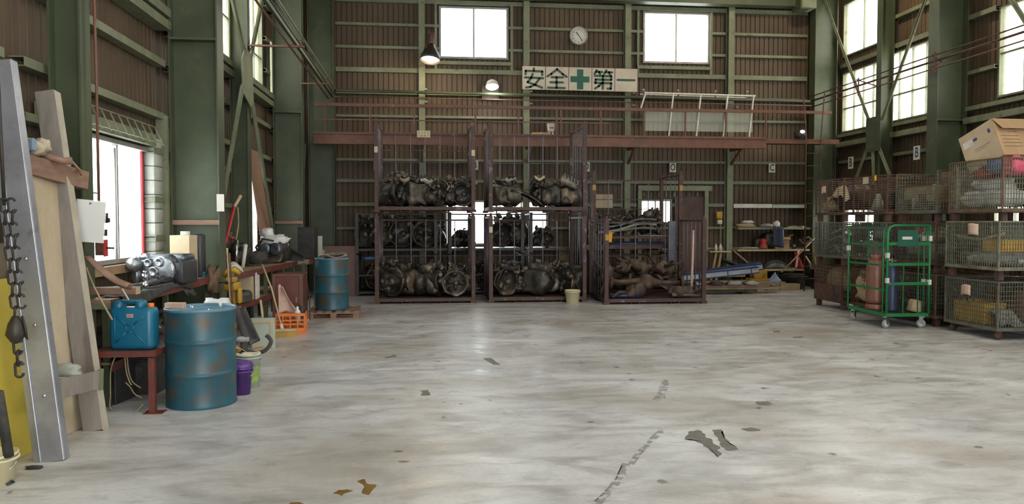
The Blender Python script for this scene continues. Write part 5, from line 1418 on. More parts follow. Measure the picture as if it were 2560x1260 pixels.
def tagplates(t, x, z, mm='creampaper'):
    b = MB(); b.box((x-.035,-.048,z-.06),(x+.035,-.042,z+.06)); b.build('tag_label', M[mm], t, label='small cream tag')
r1 = make_rack(X1b-X1, 1.5, 1.78, label='brown steel rack of gearboxes, lower unit of the left stack', hz=(.5,)); place(r1, (X1, YR, 0))
r1u = make_rack(X1b-X1, 1.5, 1.82, label='brown steel rack of gearboxes, upper unit of the left stack', hz=(.25,.62,.78)); place(r1u, (X1, YR, 1.86)); tagplates(r1u, 0, 1.25); tagplates(r1u, X1b-X1, 1.2)
r2 = make_rack(X2b-X2, 1.5, 1.78, label='brown steel rack of gearboxes, lower unit of middle stack', hz=(.5,)); place(r2, (X2, YR, 0)); tagplates(r2, 0, 1.5)
r2u = make_rack(X2b-X2, 1.5, 1.82, label='brown steel rack of gearboxes, upper unit of middle stack', hz=(.25,.62)); place(r2u, (X2, YR, 1.86))
r3 = make_rack(2.02, 1.5, 1.72, label='single brown steel rack of rusty axles right of the stacks', hz=(.78,.68,.52), back=5); place(r3, (3.52, 14.95, 0)); tagplates(r3, 0, 1.35, 'yellow')
r4 = make_rack(1.98, 1.4, .95, label='low rack behind the axle rack, lower unit', hz=(.5,), side=3); place(r4, (3.62, 16.62, 0))
r4u = make_rack(1.98, 1.4, 1.72, label='tall upper rack unit rising behind the axle rack', hz=(.55,.7), side=3); place(r4u, (3.62, 16.62, 1.02)); tagplates(r4u, 0, 1.4, 'yellow'); tagplates(r4u, 1.98, 1.4, 'yellow')
# sign on rack
sgn = thing('rack_sign', 'small cream plate with brown print on left rack top rail', 'sign', (-.13, 16.98, 3.60))
b = MB(); b.box((-.145,-.004,-.075),(.145,.004,.075)); b.build('plate', M['creampaper'], sgn)
b = MB(); rr_ = random.Random(3)
for row in (.03, -.035):
    for k in range(4):
        x = -.10+.065*k
        b.box((x-.018,-.006,row-.018),(x+.018,-.0045,row-.012)); b.box((x-.018,-.006,row+.004),(x+.018,-.0045,row+.010)); b.box((x-.004+rr_.uniform(-.01,.01),-.0062,row-.018),(x+.003,-.0046,row+.018))
b.build('printed_text', M['brownink'], sgn, kind='stuff')
# rear low stillages
def make_stillage(w, d, h, label, m='dark', lvl=(.5,)):
    t = thing('low_stillage', label, 'rack')
    for (x, y) in ((0,0),(w,0),(0,d),(w,d)):
        b = MB(); b.box((x-.035,y-.035,0),(x+.035,y+.035,h)); b.build('post', M[m], t)
    b = MB(); b.box((0,0,.05),(w,d,.10)); b.build('deck', M[m], t)
    for f in lvl:
        b = MB(); b.bar((0,0,h*f),(w,0,h*f),.02,.03); b.build('front_rail', M[m], t)
    b = MB(); b.bar((0,0,h-.04),(0,d,h-.04),.03,.03); b.build('side_rail', M[m], t)
    b = MB(); b.bar((w,0,h-.04),(w,d,h-.04),.03,.03); b.build('side_rail', M[m], t)
    for k in range(4):
        y = d*(k+1)/5
        for x in (0, w): b = MB(); b.tube([(x,y,.1),(x,y,h-.04)], .011, 5); b.build('side_bar', M[m], t)
    return t
ss = [(-1.62, 1.75, 'left'), (.45, 1.75-.1, 'middle'), (2.3, 1.15, 'right')]
for k, (x, w_, nm) in enumerate(ss):
    a = make_stillage(w_, 1.15, .92, 'dark low stillage behind the tall racks, %s one, lower tier' % nm); place(a, (x, 17.25, 0))
    a = make_stillage(w_, 1.15, .92, 'dark low stillage behind the tall racks, %s one, upper tier' % nm, lvl=(.95,)); place(a, (x, 17.25, .96))

# ------------------------------------------------------------------ gearboxes on the racks
protos = [make_gearbox(0, 'p', M['grease'], M['grease2']), make_gearbox(1, 'p', M['grease'], M['grease']), make_gearbox(2, 'p', M['grease2'], M['grease']), make_gearbox(3, 'p', M['grease'], M['grease2'])]
used = [False]*4
def gb(i, loc, rz, label, group, s=1.0, tilt=0):
    o = protos[i]
    if not used[i]: used[i] = True
    else: o = clone(protos[i])
    o.location = loc; o.rotation_euler = (0, R(tilt), R(rz)); o.scale = (s, s, s); o['label'] = label; o['group'] = group
    return o
GF, GR_ = 'scrap gearboxes on the front racks', 'scrap gearboxes on the rear stillages'
zu = 1.86+.112; zl = .112
G = [ # proto, x(px), y, z, rz, scale, label
 (0, 982, 15.95, zu, 8, 1.12, 'dusty black gearbox at left end of the left rack upper deck'),
 (2, 1045, 16.0, zu, -10, 1.05, 'brown spotted gearbox, second from left on left rack upper deck'),
 (3, 1092, 15.95, zu, 30, 1.0, 'grimy gearbox, third from left on left rack upper deck'),
 (1, 1150, 15.9, zu, -5, 1.0, 'black gearbox with round bell at right of left rack upper deck'),
 (2, 1262, 15.95, zu, 15, 1.0, 'round mossy gearbox at left end of middle rack upper deck'),
 (0, 1365, 16.0, zu, -20, 1.05, 'oily gearbox right of centre on the middle rack upper deck'),
 (3, 1424, 15.9, zu, 10, .9, 'gearbox under a pale cover at right of middle rack upper deck'),
 (1, 992, 15.95, zl, 5, 1.25, 'large black gearbox at left of left rack lower deck'),
 (3, 1075, 15.95, zl, -12, 1.2, 'large black gearbox in the middle of left rack lower deck'),
 (2, 1148, 15.9, zl, 8, 1.1, 'pale flanged gearbox at right of left rack lower deck'),
 (0, 1268, 15.95, zl, -8, 1.18, 'gearbox with tan flange at left of middle rack lower deck'),
 (3, 1350, 15.95, zl, 14, 1.18, 'dark gearbox in the middle of the middle rack lower deck'),
 (1, 1425, 15.9, zl, -5, 1.12, 'black gearbox at right of middle rack lower deck above bucket'),
]
ROT = (65, -150, 35, 0, 110, -75, 200, -40, 75, 10, 20, 150, -60)
for gi, (i, px, y, z, rz, s, lb) in enumerate(G):
    rz = ROT[gi]
    x = atY(px, 500, y).x; gb(i, (x, y, z), rz, lb, GF, s)
nm = ('leftmost','second from left','third from left','fourth from left','rightmost')
for ti, (tier, z) in enumerate((('upper', zu), ('lower', zl))):
    for ri, (rk, xa, xb) in enumerate((('left', X1, X1b), ('middle', X2, X2b))):
        for k in range(3):
            if ti == 0 and ri == 1 and k == 1: continue
            x = xa + .34 + (xb-xa-.68)*k/2
            gb((k+ri+ti) % 4, (x, 16.62, z), rnd.uniform(0,360), '%s gearbox of the back file on %s rack %s deck' % (('leftmost','centre','rightmost')[k], rk, tier), GF, 1.0)
rear = [(-1.25,.96),(-.68,.96),(-.08,.96),(.78,.96),(1.85,.96),(2.62,.96),(-1.25,0),(-.65,0),(-.05,0),(.8,0),(1.4,0),(2.62,0),(3.1,0)]
for k, (x, z) in enumerate(rear):
    s = 1.0 if z == 0 else (1.2, 1.3, 1.25, .72, 1.25, .8)[k]
    gb(k % 4, (x, 17.7, z+.1), rnd.uniform(-40,40), 'dark gearbox on the rear stillages, %s tier, %s from the left' % (('lower','upper')[z > 0], ('first','second','third','fourth','fifth','sixth','seventh')[k if z > 0 else k-6]), GR_, s)
o = MB(); o.sheet(1,1,lambda u,v:(-.36+.72*u, -.1+.34*v, .30-.34*u*u+.04*math.sin(8*v)), 10, 6, .03); o = o.build('sump_pan', M['grease']); tag(o, 'sloping black sump pan between gearboxes on middle rack upper deck', 'pan', loc=(atY(1318,500,15.8).x, 15.75, zu+.03))
cv = thing('ribbed_cover', 'pale ribbed aluminium cover tilted on right gearbox of middle rack', 'cover', (atY(1420,460,15.7).x, 15.68, zu+.46), (R(20), R(28), 0))
b = MB(); b.rbox((0,0,.06),(.40,.26,.14),.04); b.build('cover_body', M['grease2'], cv)
for k in range(5): b = MB(); b.box((-.17+.075*k,-.135,.12),(-.15+.075*k,.13,.155)); b.build('rib', M['alu'], cv)
for k, (px, dz, mm, lb) in enumerate(((1005,.55,'creampaper','cream rag on leftmost gearbox top of the left rack'),(1070,.52,'plastic_clear','whitish plastic flap on second gearbox of the left rack'),(1160,.5,'aludark','dull plate on right gearbox of the left rack'),(1275,.56,'greybag','grey cloth scrap on left gearbox of the middle rack'),(1350,.60,'creampaper','pale rag on the centre gearbox of the middle rack'))):
    x = atY(px,450,15.7).x; b = MB(); b.sheet(1,1,lambda u,v:(-.14+.28*u, -.1+.2*v, .03*math.sin(7*u+k)+.03*math.cos(6*v)), 8, 5, .008); o = b.build('rag', M[mm]); tag(o, lb, 'rag', loc=(x, 15.72, zu+dz), rot=R(20*k))
for k, (px, py, lb) in enumerate(((950,632,''),(1195,560,''),(1440,640,''))): pass
for k, (x, z, mm, lb) in enumerate(((.1,.72,'bluecloth','blue cloth between the gearboxes of left rack lower deck'),(1.75,.74,'bluecloth','blue cloth at back of middle rack lower deck'),(2.75,.62,'white','white plastic scrap on right gearboxes of middle rack lower deck'),(-1.35,.8,'bluecloth','bluish tubing bundle on the far left rear stillage'))):
    scrap((x, 16.2 if k < 3 else 17.4, z), (.3,.22,.08), mm, lb, 70+k, 'cloth_scrap', 'cloth', .5, 3)
# grey panels and frames seen between racks
for k, (px, y, z0, h, lb) in enumerate(((1398,18.3,.9,.55,'beige locker door panel seen behind the middle rack'),(1050,18.55,1.0,.8,'pale board seen between rear gearboxes of the left rack'))):
    b = MB(); b.box((0,0,0),(.34-.2*k,.03,h)); o = b.build('locker_board', M['beigecloth']); tag(o, lb, 'panel', loc=(atY(px,600,y).x, y, z0 if k else 0.0), rot=0)
    if k == 0: o.scale = (1,1,1.9)
# cream bucket
bk = bucket('bucket', tuple(atZ(1434, 759)+Vector((0,.12,0))), .125, .155, .27, 'cream', 'cream plastic bucket on floor before the middle rack')
# ------------------------------------------------------------------ axles in rack 3
def make_axle(label, w=1.5):
    t = thing('rear_axle', label, 'axle')
    m_ = M['greaserust']
    b = MB(); b.lathe([(.05,-.15),(.14,-.10),(.18,0),(.17,.06),(.1,.14),(.05,.2)], 18, T((0,0,0)) @ RX); roughen(b, .01, 9, 1); b.build('differential', m_, t)
    b = MB(); b.tube([(-w/2,0,0),(-.55,0,0),(-.35,0,0),(-.2,0,0),(-.1,0,0)], [.05,.048,.06,.08,.1], 12); roughen(b, .03, 7, 4); b.build('axle_tube', m_, t)
    b = MB(); b.tube([(w/2,0,0),(.55,0,0),(.35,0,0),(.2,0,0),(.1,0,0)], [.05,.048,.06,.08,.1], 12); roughen(b, .03, 7, 6); b.build('axle_tube', m_, t)
    for s in (-1, 1):
        b = MB(); b.lathe([(.10,-.02),(.155,-.015),(.16,0),(.155,.03),(.09,.035),(.07,.08),(.001,.085)], 20, T((s*w/2,0,0)) @ Matrix.Rotation(R(90)*s, 4, 'Y'), cap=False); b.build('brake_drum', m_, t)
    b = MB(); b.tube([(-.35,.0,.06),(-.3,.15,.1),(-.3,.4,.02)], .03, 8); b.build('trailing_arm', m_, t)
    b = MB(); b.tube([(.35,.0,.06),(.3,.15,.1),(.3,.4,.02)], .03, 8); b.build('trailing_arm', m_, t)
    return t
ax_ = make_axle('big rusty axle lying at front of the axle rack'); ax_.location = (4.42, 15.25, .42); ax_.rotation_euler = (R(15), R(2), R(3)); ax_['group'] = 'axles in the rack'
for k, (x, y, z, rz, lb) in enumerate(((4.45,15.62,.34,-6,'rusty axle lying just behind the front axle'),(4.5,15.9,.66,8,'rusty axle on top of the pile at middle of axle rack'),(4.4,16.2,.40,-3,'rusty axle at the very back of the axle rack'))):
    clone(ax_, loc=(x,y,z), rot=(R(40*k), R(3-4*k), R(rz)), label=lb)
def make_knuckle(label, seed):
    t = thing('suspension_knuckle', label, 'knuckle')
    b = MB(); b.lump((0,0,.1),(.3,.2,.2),.45,2,10,seed); b.build('casting', M['greaserust'], t)
    b = MB(); b.lathe([(.05,0),(.12,.01),(.12,.04),(.04,.06),(.001,.07)], 16, T((.08,-.06,.12)) @ RX, cap=False); b.build('hub', M['greaserust'], t)
    b = MB(); b.tube([(-.1,0,.1),(-.3,-.02,.16),(-.42,.03,.1)], [.035,.025,.03], 8); b.build('arm', M['greaserust'], t)
    return t
kn = [make_knuckle('rusty suspension arm upright at left end of the axle rack', 3), make_knuckle('k', 8)]
kn[0].location = (3.68, 15.2, .55); kn[0].rotation_euler = (0, R(-80), R(10)); kn[0]['group'] = 'suspension parts in the axle rack'
kn[1]['group'] = 'suspension parts in the axle rack'; kn[1]['label'] = 'pale hub casting low at centre right of the axle rack'; kn[1].location = (4.98, 15.1, .14); kn[1].rotation_euler = (0,R(10),R(-30))
kp = [(4.15,15.12,.13,20,'small rusty hub under the front axle, left of its bulge'),(5.25,15.15,.13,170,'dull steering knuckle at right end of the axle rack floor'),(3.95,15.5,.62,60,'rusty arm on the pile at left of axle rack'),(4.75,15.5,.62,110,'rusty casting on the pile at centre right of axle rack'),(4.3,15.75,.72,-20,'rusty bracket on top of the pile at centre of axle rack'),(5.1,15.7,.60,200,'rusty arm on the pile at right of axle rack'),(3.9,16.05,.55,0,'rusty knuckle deep at the left rear of axle rack'),(5.15,16.1,.5,140,'rusty knuckle deep at the right rear of axle rack')]
for k, (x,y,z,rz,lb) in enumerate(kp): clone(kn[k % 2], loc=(x,y,z), rot=(R(15*k), R(-12+7*k), R(rz)), label=lb, scale=(1,1,1) if k % 3 else (1.2,1.2,1.2))
b = MB(); b.tube([(3.62,15.05,.17),(4.25,15.05,.16)], .055, 12); o = b.build('shock_absorber', M['bluesteel']); tag(o, 'dark blue shock absorber lying at front left of axle rack', 'shock absorber')
b = MB(); b.tube([(4.9,15.0,.18),(5.15,15.0,.17),(5.5,15.0,.15)], [.045,.03,.028], 10); o = b.build('driveshaft', M['galv']); tag(o, 'grey driveshaft lying at front right of axle rack', 'driveshaft')
b = MB(); b.box((0,0,0),(.19,.02,1.55)); b.box((.0,-.05,0),(.012,0,1.55)); b.box((.178,-.05,0),(.19,0,1.55)); o = b.build('steel_channel', M['rackblue'], kind=None); tag(o, 'upright grey steel channel inside right end of axle rack', 'channel', loc=(5.22, 16.3, .13))
b = MB(); b.tube([(0,0,0),(.03,0,.8),(.04,0,1.35)], [.03,.026,.018], 8); o = b.build('wooden_pole', M['pinkpaper']); tag(o, 'slim pinkish pole standing in right end of axle rack', 'pole', loc=(5.37, 15.2, .14))
ab = thing('amber_bin', 'bright amber plastic bin hanging inside left of the axle rack', 'bin', (3.86, 16.22, 1.22))
b = MB(); b.lathe([(.085,0),(.105,.2)], 4, Matrix.Rotation(R(45),4,'Z') @ Matrix.Scale(1.2,4,(1,0,0)), smooth=False); b.build('body', M['amber'], ab)
b = MB(); b.box((-.11,-.09,.2),(.11,.09,.212)); b.build('rim', M['amber'], ab)
b = MB(); b.tube([(0,0,.2),(0,.1,.26),(0,.2,.24)], .006, 5); b.build('hook', M['rust'], ab)
# contents of rack 4 upper: long tubes and dark parts
for k in range(5):
    b = MB(); b.tube([(0,0,0),(1.6,0,.0)], .035, 10); o = b.build('steel_tube', M[('bluesteel','skyblue','greyblue','bluesteel','white')[k]])
    tag(o, ('dark blue','light blue','pale grey','navy blue','white')[k]+' long tube lying on rack behind the axles', 'tube', loc=(3.8, 16.75+.12*k, 1.17+.0*k), rot=R(1))
for k, (x, z, s) in enumerate(((3.95,1.36,.8),(4.5,1.36,.9),(5.1,1.36,1.0))):
    gb((k+1) % 4, (x, 17.2, z), 30*k, '%s black gearbox heap on the rack behind the axles' % ('left','middle','right')[k], 'gearboxes behind the axle rack', s)
b = MB(); b.box((3.7,16.7,1.30),(5.5,17.9,1.34)); o = b.build('inner_shelf', M['rack'], r4u); o.location = (-3.62,-16.62,-1.02)
for k, (z0, z1) in enumerate(((1.42,1.62),(1.40,1.52),(1.52,1.72))):
    cord([(3.75,16.75,z0),(4.2,16.72,z0+.06),(4.7,16.72,z1),(5.1,16.8,z1-.02)], .03, ('grey','galv','aludark')[k], ('upper','lower','middle')[k]+' curved grey exhaust pipe lying behind the axle rack', 'exhaust_pipe', 'pipe', 8)
for k in range(4): gb(k, (3.9+.5*k, 17.2, .12), 25*k, '%s gearbox in low rack behind the axles' % ('leftmost','second','third','rightmost')[k], 'gearboxes in low rear rack', .9)

# ------------------------------------------------------------------ rear right shelves
YS = 18.42
def shelf_plank(z, x0=7.72, x1=9.62, y0=YS, lab='', m='palewood', th=.05, d=.42):
    b = MB(); b.box((0,0,-th),(x1-x0,d,0)); o = b.build('wall_shelf', M[m], bevel=.004); tag(o, lab, 'shelf', loc=(x0, y0, z)); return o
shelf_plank(1.52, lab='upper timber shelf on rear wall carrying bags', m='greenlight')
shelf_plank(.97, lab='middle timber shelf on rear wall carrying a cardboard box')
shelf_plank(.48, 7.3, 9.4, 18.25, lab='low timber shelf on rear wall carrying dark bumper parts', d=.5)
for x in (7.75, 8.7, 9.35):
    b = MB(); b.box((x,18.3,0),(x+.05,18.72,.43)); b.build('shelf_leg', M['dark'], W['back'])
b = MB(); b.box((0,0,0),(1.02,.09,.10)); o = b.build('light_trunking', M['white'], bevel=.004); tag(o, 'long white trunking on rear wall above shelves, left section', 'trunking', loc=(7.70, 18.68, 2.02))
b = MB(); b.box((0,0,0),(.92,.09,.085)); o = b.build('light_trunking', M['galvgreen'], bevel=.004); tag(o, 'long pale trunking on rear wall above shelves, right section', 'trunking', loc=(8.73, 18.68, 2.02))
scrap((7.98, 18.62, 1.521), (.5,.3,.10), 'beigecloth', 'beige sack lying at left end of upper rear shelf', 81, 'sack', 'sack', .3, 2)
scrap((8.05, 18.62, 1.62), (.30,.2,.08), 'plastic_clear', 'white crumpled bag on the beige sack of upper shelf', 82)
scrap((8.52, 18.55, 1.521), (.32,.26,.10), 'grey', 'grey folded cloth at middle of upper rear shelf', 83, 'folded_cloth', 'cloth', .4, 3)
scrap((8.78, 18.55, 1.521), (.16,.16,.16), 'white', 'small white rag bundle on upper rear shelf', 84, 'rag_bundle', 'rag', .4, 3)
b = MB(); b.box((0,0,0),(.5,.05,.035)); o = b.build('timber_strip', M['palewood']); tag(o, 'pale timber strip on right end of upper rear shelf', 'timber', loc=(9.05, 18.5, 1.521))
b = MB(); b.tube([(0,0,0),(.25,0,.05),(.5,0,0)], .012, 6); o = b.build('wiper_arm', M['dark']); tag(o, 'thin dark wiper arm on upper rear shelf', 'wiper arm', loc=(8.92, 18.45, 1.53))
b = MB(); b.sheet(1,1,lambda u,v:(-.12+.24*u, -.02+.05*math.sin(5*u), .56-.50*v-.04*u), 8, 10, .03); o = b.build('hanging_coat', M['navycyl']); tag(o, 'dark blue cloth hanging from upper rear shelf', 'cloth', loc=(8.72, 18.36, .99))
scrap((8.62, 18.62, .971), (.34,.3,.42), 'black', 'black bag on middle rear shelf behind the red bottle', 86, 'black_bag', 'bag', .3, 1.6)
scrap((8.35, 18.66, .971), (.26,.2,.30), 'dark', 'dark rounded canister left of the red bottle on shelf', 87, 'canister', 'canister', .15, 1.5)
rb = thing('red_bottle', 'red round bottle on middle rear shelf', 'bottle', (8.42, 18.5, .971))
b = MB(); b.lathe([(.09,0),(.1,.08),(.09,.12),(.075,.16),(.09,.2),(.07,.25),(.03,.27)], 16); b.build('body', M['red'], rb)
b = MB(); b.lathe([(.105,0),(.11,.06),(.08,.10)], 16); b.build('orange_base', M['browncyl'], rb)
b = MB(); b.lathe([(.03,0),(.035,.05)], 10); o = b.build('paper_cup', M['white']); tag(o, 'small white cup left of red bottle', 'cup', loc=(8.24, 18.5, .971))
carton((8.90, 18.6, .971), .38, .3, .30, 'open cardboard box on middle rear shelf', 0, 'cardboard', flaps=True)
for k in range(3): b = MB(); b.lathe([(.05,0),(.055,.08),(.03,.12)], 12); o = b.build('black_canister', M['dark']); tag(o, '%s black canister poking out of the open cardboard box' % ('left','centre','right')[k], 'canister', loc=(8.80+.09*k, 18.6, 1.22+.02*(k%2)))
tin = MB(); tin.lathe([(.045,0),(.045,.11),(.03,.12)], 14); o = tin.build('spray_tin', M['aludark']); tag(o, 'small grey tin right of the open cardboard box', 'tin', loc=(9.25, 18.55, .971))
scrap((8.05, 18.55, .971), (.5,.25,.06), 'grey', 'flat grey tool tray at left of middle rear shelf', 88, 'tool_tray', 'tray', .3, 2)
for k in range(2):
    b = MB(); b.lathe([(.032,0),(.035,.12),(.015,.15),(.014,.18)], 12); o = b.build('white_bottle', M['white']); tag(o, ('left','right')[k]+' small white bottle left of the green rear post', 'bottle', loc=(7.17+.12*k, 18.5, .93))
b = MB(); b.box((0,0,-.03),(.55,.3,0)); o = b.build('wall_shelf', M['palewood']); tag(o, 'short timber shelf left of the green rear post', 'shelf', loc=(6.98, 18.4, .93))
b = MB(); b.tube([(0,0,0),(-.02,0,-.2),(0,0,-.30)], .008, 5); o = b.build('hanging_hook', M['rust']); tag(o, 'thin rusty hook hanging from middle rear shelf', 'hook', loc=(8.0, 18.4, .92))
# bumpers and dark parts on low shelf
b = MB(); b.sheet(1,1,lambda u,v:(-.42+.84*u, .02+.1*v, .20*math.sin(PI*u)*(.4+.6*v)+.02*v), 14, 6, .02); o = b.build('car_bumper', M['dark']); tag(o, 'dark arched bumper part on the low rear shelf', 'bumper', loc=(8.72, 18.35, .49))
b = MB(); b.sheet(1,1,lambda u,v:(-.35+.7*u, .0+.08*v, .13*math.sin(PI*u)*v+.02), 12, 5, .015); o = b.build('windscreen_trim', M['aludark']); tag(o, 'grey curved trim lying before the arched bumper', 'trim', loc=(8.7, 18.27, .49))
b = MB(); b.sheet(1,1,lambda u,v:(-.30+.6*u, -.1+.2*v, .22-.22*u+.05*math.sin(4*v)), 8, 5, .02); o = b.build('car_fender', M['blackmatte']); tag(o, 'dark brown fender part left on the low rear shelf', 'fender', loc=(7.6, 18.4, .5))
b = MB(); b.sheet(1,1,lambda u,v:(-.25+.5*u, -.1+.2*v, .12*math.sin(PI*u)+.05), 8, 4, .02); o = b.build('black_trim', M['black']); tag(o, 'black curved trim right of the dark brown fender', 'trim', loc=(8.05, 18.42, .5))
wb = thing('wooden_box', 'low wooden box front at left end of the low rear shelf', 'box', (7.45, 18.1, .30))
b = MB(); b.box((-.33,0,0),(.33,.02,.2)); b.build('front_board', M['wood'], wb); b = MB(); b.box((-.33,.02,0),(-.31,.35,.2)); b.build('end_board', M['wood'], wb)
for k, (x0, x1, lb) in enumerate(((6.85,7.35,'long leaning timber lath left of green rear post'),(6.72,7.22,'second leaning timber lath beside the first'),)):
    b = MB(); b.bar((x0,17.7,.1),(x1,18.55,.98),.05,.02); o = b.build('timber_lath', M['wood']); tag(o, lb, 'timber')
b = MB(); b.bar((8.2,18.15,.38),(7.62,18.5,.95),.10,.025); o = b.build('plank', M['wood']); tag(o, 'wide short plank leaning across the low rear shelf', 'plank')
# shovel
sv = thing('shovel', 'blue bladed shovel with long wooden handle leaning right of rear shelves', 'shovel', (0,0,0))
pa_, pb_ = atY(1929, 706, 17.5), atY(2036, 596, 18.1)
pm = pa_.lerp(pb_, .22)
b = MB(); b.tube([pm, pb_], .018, 8); b.build('handle', M['wood'], sv)
d_ = (pb_-pa_).normalized(); s__ = d_.cross(Vector((0,1,0))).normalized()
b = MB(); b.sheet(1,1,lambda u,v: tuple(pa_ + d_*(.30*v-.05) + s__*(.26*(u-.5)*(1-.25*(1-v)**2)) + Vector((0,-.03+.04*math.sin(PI*u),0))), 8, 8, .006); b.build('blade', M['skyblue'], sv)
rc_ = thing('red_white_cloth', 'red and white folded banner standing right of the shovel', 'banner', tuple(atY(1996, 672, 18.1)))
b = MB(); b.sheet(1,1,lambda u,v:(-.10+.26*u*(1-v*.8), .04*math.sin(6*u), .0+.42*v), 8, 8, .006); b.build('red_cloth', M['red'], rc_)
b = MB(); b.sheet(1,1,lambda u,v:(-.10+.05*u+.06*v, -.03, .02+.44*v), 4, 8, .004); b.build('white_stripe', M['white'], rc_)
b = MB(); b.tube([(.18,0,.32),(.3,0,.15),(.34,0,-.05)], .022, 8); b.build('pink_tube', M['pinkpaper'], rc_)
b = MB(); b.bar((9.55,17.75,.0),(9.38,17.8,1.0),.05,.03); o = b.build('timber_lath', M['wood']); tag(o, 'upright timber lath at the far left cage corner', 'timber')
b = MB(); b.tube([(0,0,0),(.08,0,-.1),(.2,0,-.12),(.3,0,0),(.24,0,.05),(.1,0,0)], .035, 8); o = b.build('exhaust_pipe', M['grease2']); tag(o, 'bent dirty exhaust pipe hooked near the far corner column', 'pipe', loc=tuple(atY(1998,598,18.2)))
tb_ = thing('black_tub', 'wide black tub standing under the low rear shelf', 'tub', (9.0, 18.05, 0))
b = MB(); b.lathe([(.22,.0),(.24,.02),(.30,.28),(.36,.30),(.36,.33),(.29,.32),(.22,.04),(.001,.04)], 24, cap=False); b.build('body', M['black'], tb_)
b = MB(); b.lathe([(.30,.34),(.2,.38),(.001,.39)], 24, cap=False); b.build('lid', M['dark'], tb_)
bucket('black_drum', (9.62, 17.9, 0), .2, .22, .5, 'black', 'black plastic drum at the far corner beside wide tub', False, 'drum')
# yellow thing, wood blocks, planks, blue rails
yx = thing('yellow_casing', 'yellow stepped metal casing resting on wooden blocks', 'casing', (8.02, 17.9, .16))
b = MB(); b.box((-.26,-.15,0),(.26,.15,.12)); b.box((-.16,-.13,.12),(.18,.13,.32)); b.build('casing_body', M['yellow'], yx, bevel=.015)
for k, (x, w_, lb) in enumerate(((7.85,.42,'left pale wooden block under the yellow casing'),(8.3,.3,'right pale wooden block under the yellow casing'),(8.72,.5,'dusty beige block right of the yellow casing'))):
    b = MB(); b.box((-w_/2,-.12,0),(w_/2,.12,.155)); o = b.build('wood_block', M[('palewood','palewood','beigecloth')[k]], bevel=.006); tag(o, lb, 'block', loc=(x, 17.75, 0))
zz = 0.03
for k, (x0, x1, y, z, mm, lb) in enumerate(((5.80,7.5,17.0,.075,'blackmatte','lowest dark plank of the pile beside axle rack'),(5.8,8.1,17.05,.126,'wood','long brown plank second up in the pile beside axle rack'),(5.75,7.8,16.98,.177,'brownwood','dark brown plank third up in the pile beside axle rack'),(5.9,8.3,17.1,.228,'grayplank','long grey plank near the top of the pile by axle rack'),(5.8,7.4,17.0,.279,'wood','short brown plank topping the pile beside axle rack'))):
    b = MB(); b.box((0,-.2+.02*k,-.025),(x1-x0,.2-.02*k,.025)); o = b.build('plank', M[mm], bevel=.003); tag(o, lb, 'plank', loc=(x0, y, z), rot=R(-2+k))
for k, x in enumerate((5.95, 7.2)):
    b = MB(); b.box((-.05,-.2,0),(.05,.2,.05)); o = b.build('timber_bearer', M['blackmatte']); tag(o, ('left','right')[k]+' dark timber bearer under the plank pile', 'timber', loc=(x, 17.02, 0))
for k, (x0, x1, y, z0, z1, lb) in enumerate(((5.68,7.55,16.88,.37,.55,'front blue edged rail panel on the plank pile'),(5.85,7.7,17.0,.41,.62,'middle blue edged rail panel on the plank pile'),(6.0,7.72,17.13,.42,.66,'rear blue edged rail panel on the plank pile'))):
    t = thing('guard_rail', lb, 'panel', (x0, y, z0), (0, -math.atan2(z1-z0, x1-x0), 0))
    L = math.hypot(x1-x0, z1-z0)
    b = MB(); b.box((0,-.05,-.05),(L,.05,.05)); b.build('web', M['greyblue'], t)
    for s in (-1, 1): b = MB(); b.box((-.01,-.065,s*.062-.012),(L+.01,.065,s*.062+.012)); b.build('flange', M['bluesteel'], t)
    for q in (.25, .6, .9): b = MB(); b.box((L*q,-.056,-.05),(L*q+.02,-.05,.05)); b.build('joint', M['bluesteel'], t)
for k in range(4):
    scrap((6.1+.42*k, 16.72+.02*k, .205), (.3,.2,.10), ('aludark','blackmatte','grey','greybag')[k], ('dull metal scrap','black rubber scrap','grey tin scrap','crumpled grey scrap')[k]+' tucked under the blue rail panels', 90+k, 'scrap_part', 'scrap', .5, 3)
for k in range(7):
    b = MB(); b.tube([(0,0,0),(.15,-.05,.12+.03*k),(.3,0,.02)], .012, 5); o = b.build('cable_loop', M[('bluesteel','dark','bluecloth')[k%3]]); tag(o, 'small cable loop %s from left, right of the axle rack base' % ('first','second','third','fourth','fifth','sixth','seventh')[k], 'cable', 'cable loops beside the axle rack', (5.72+.06*k, 16.45+.05*(k%3), .01), R(30*k))

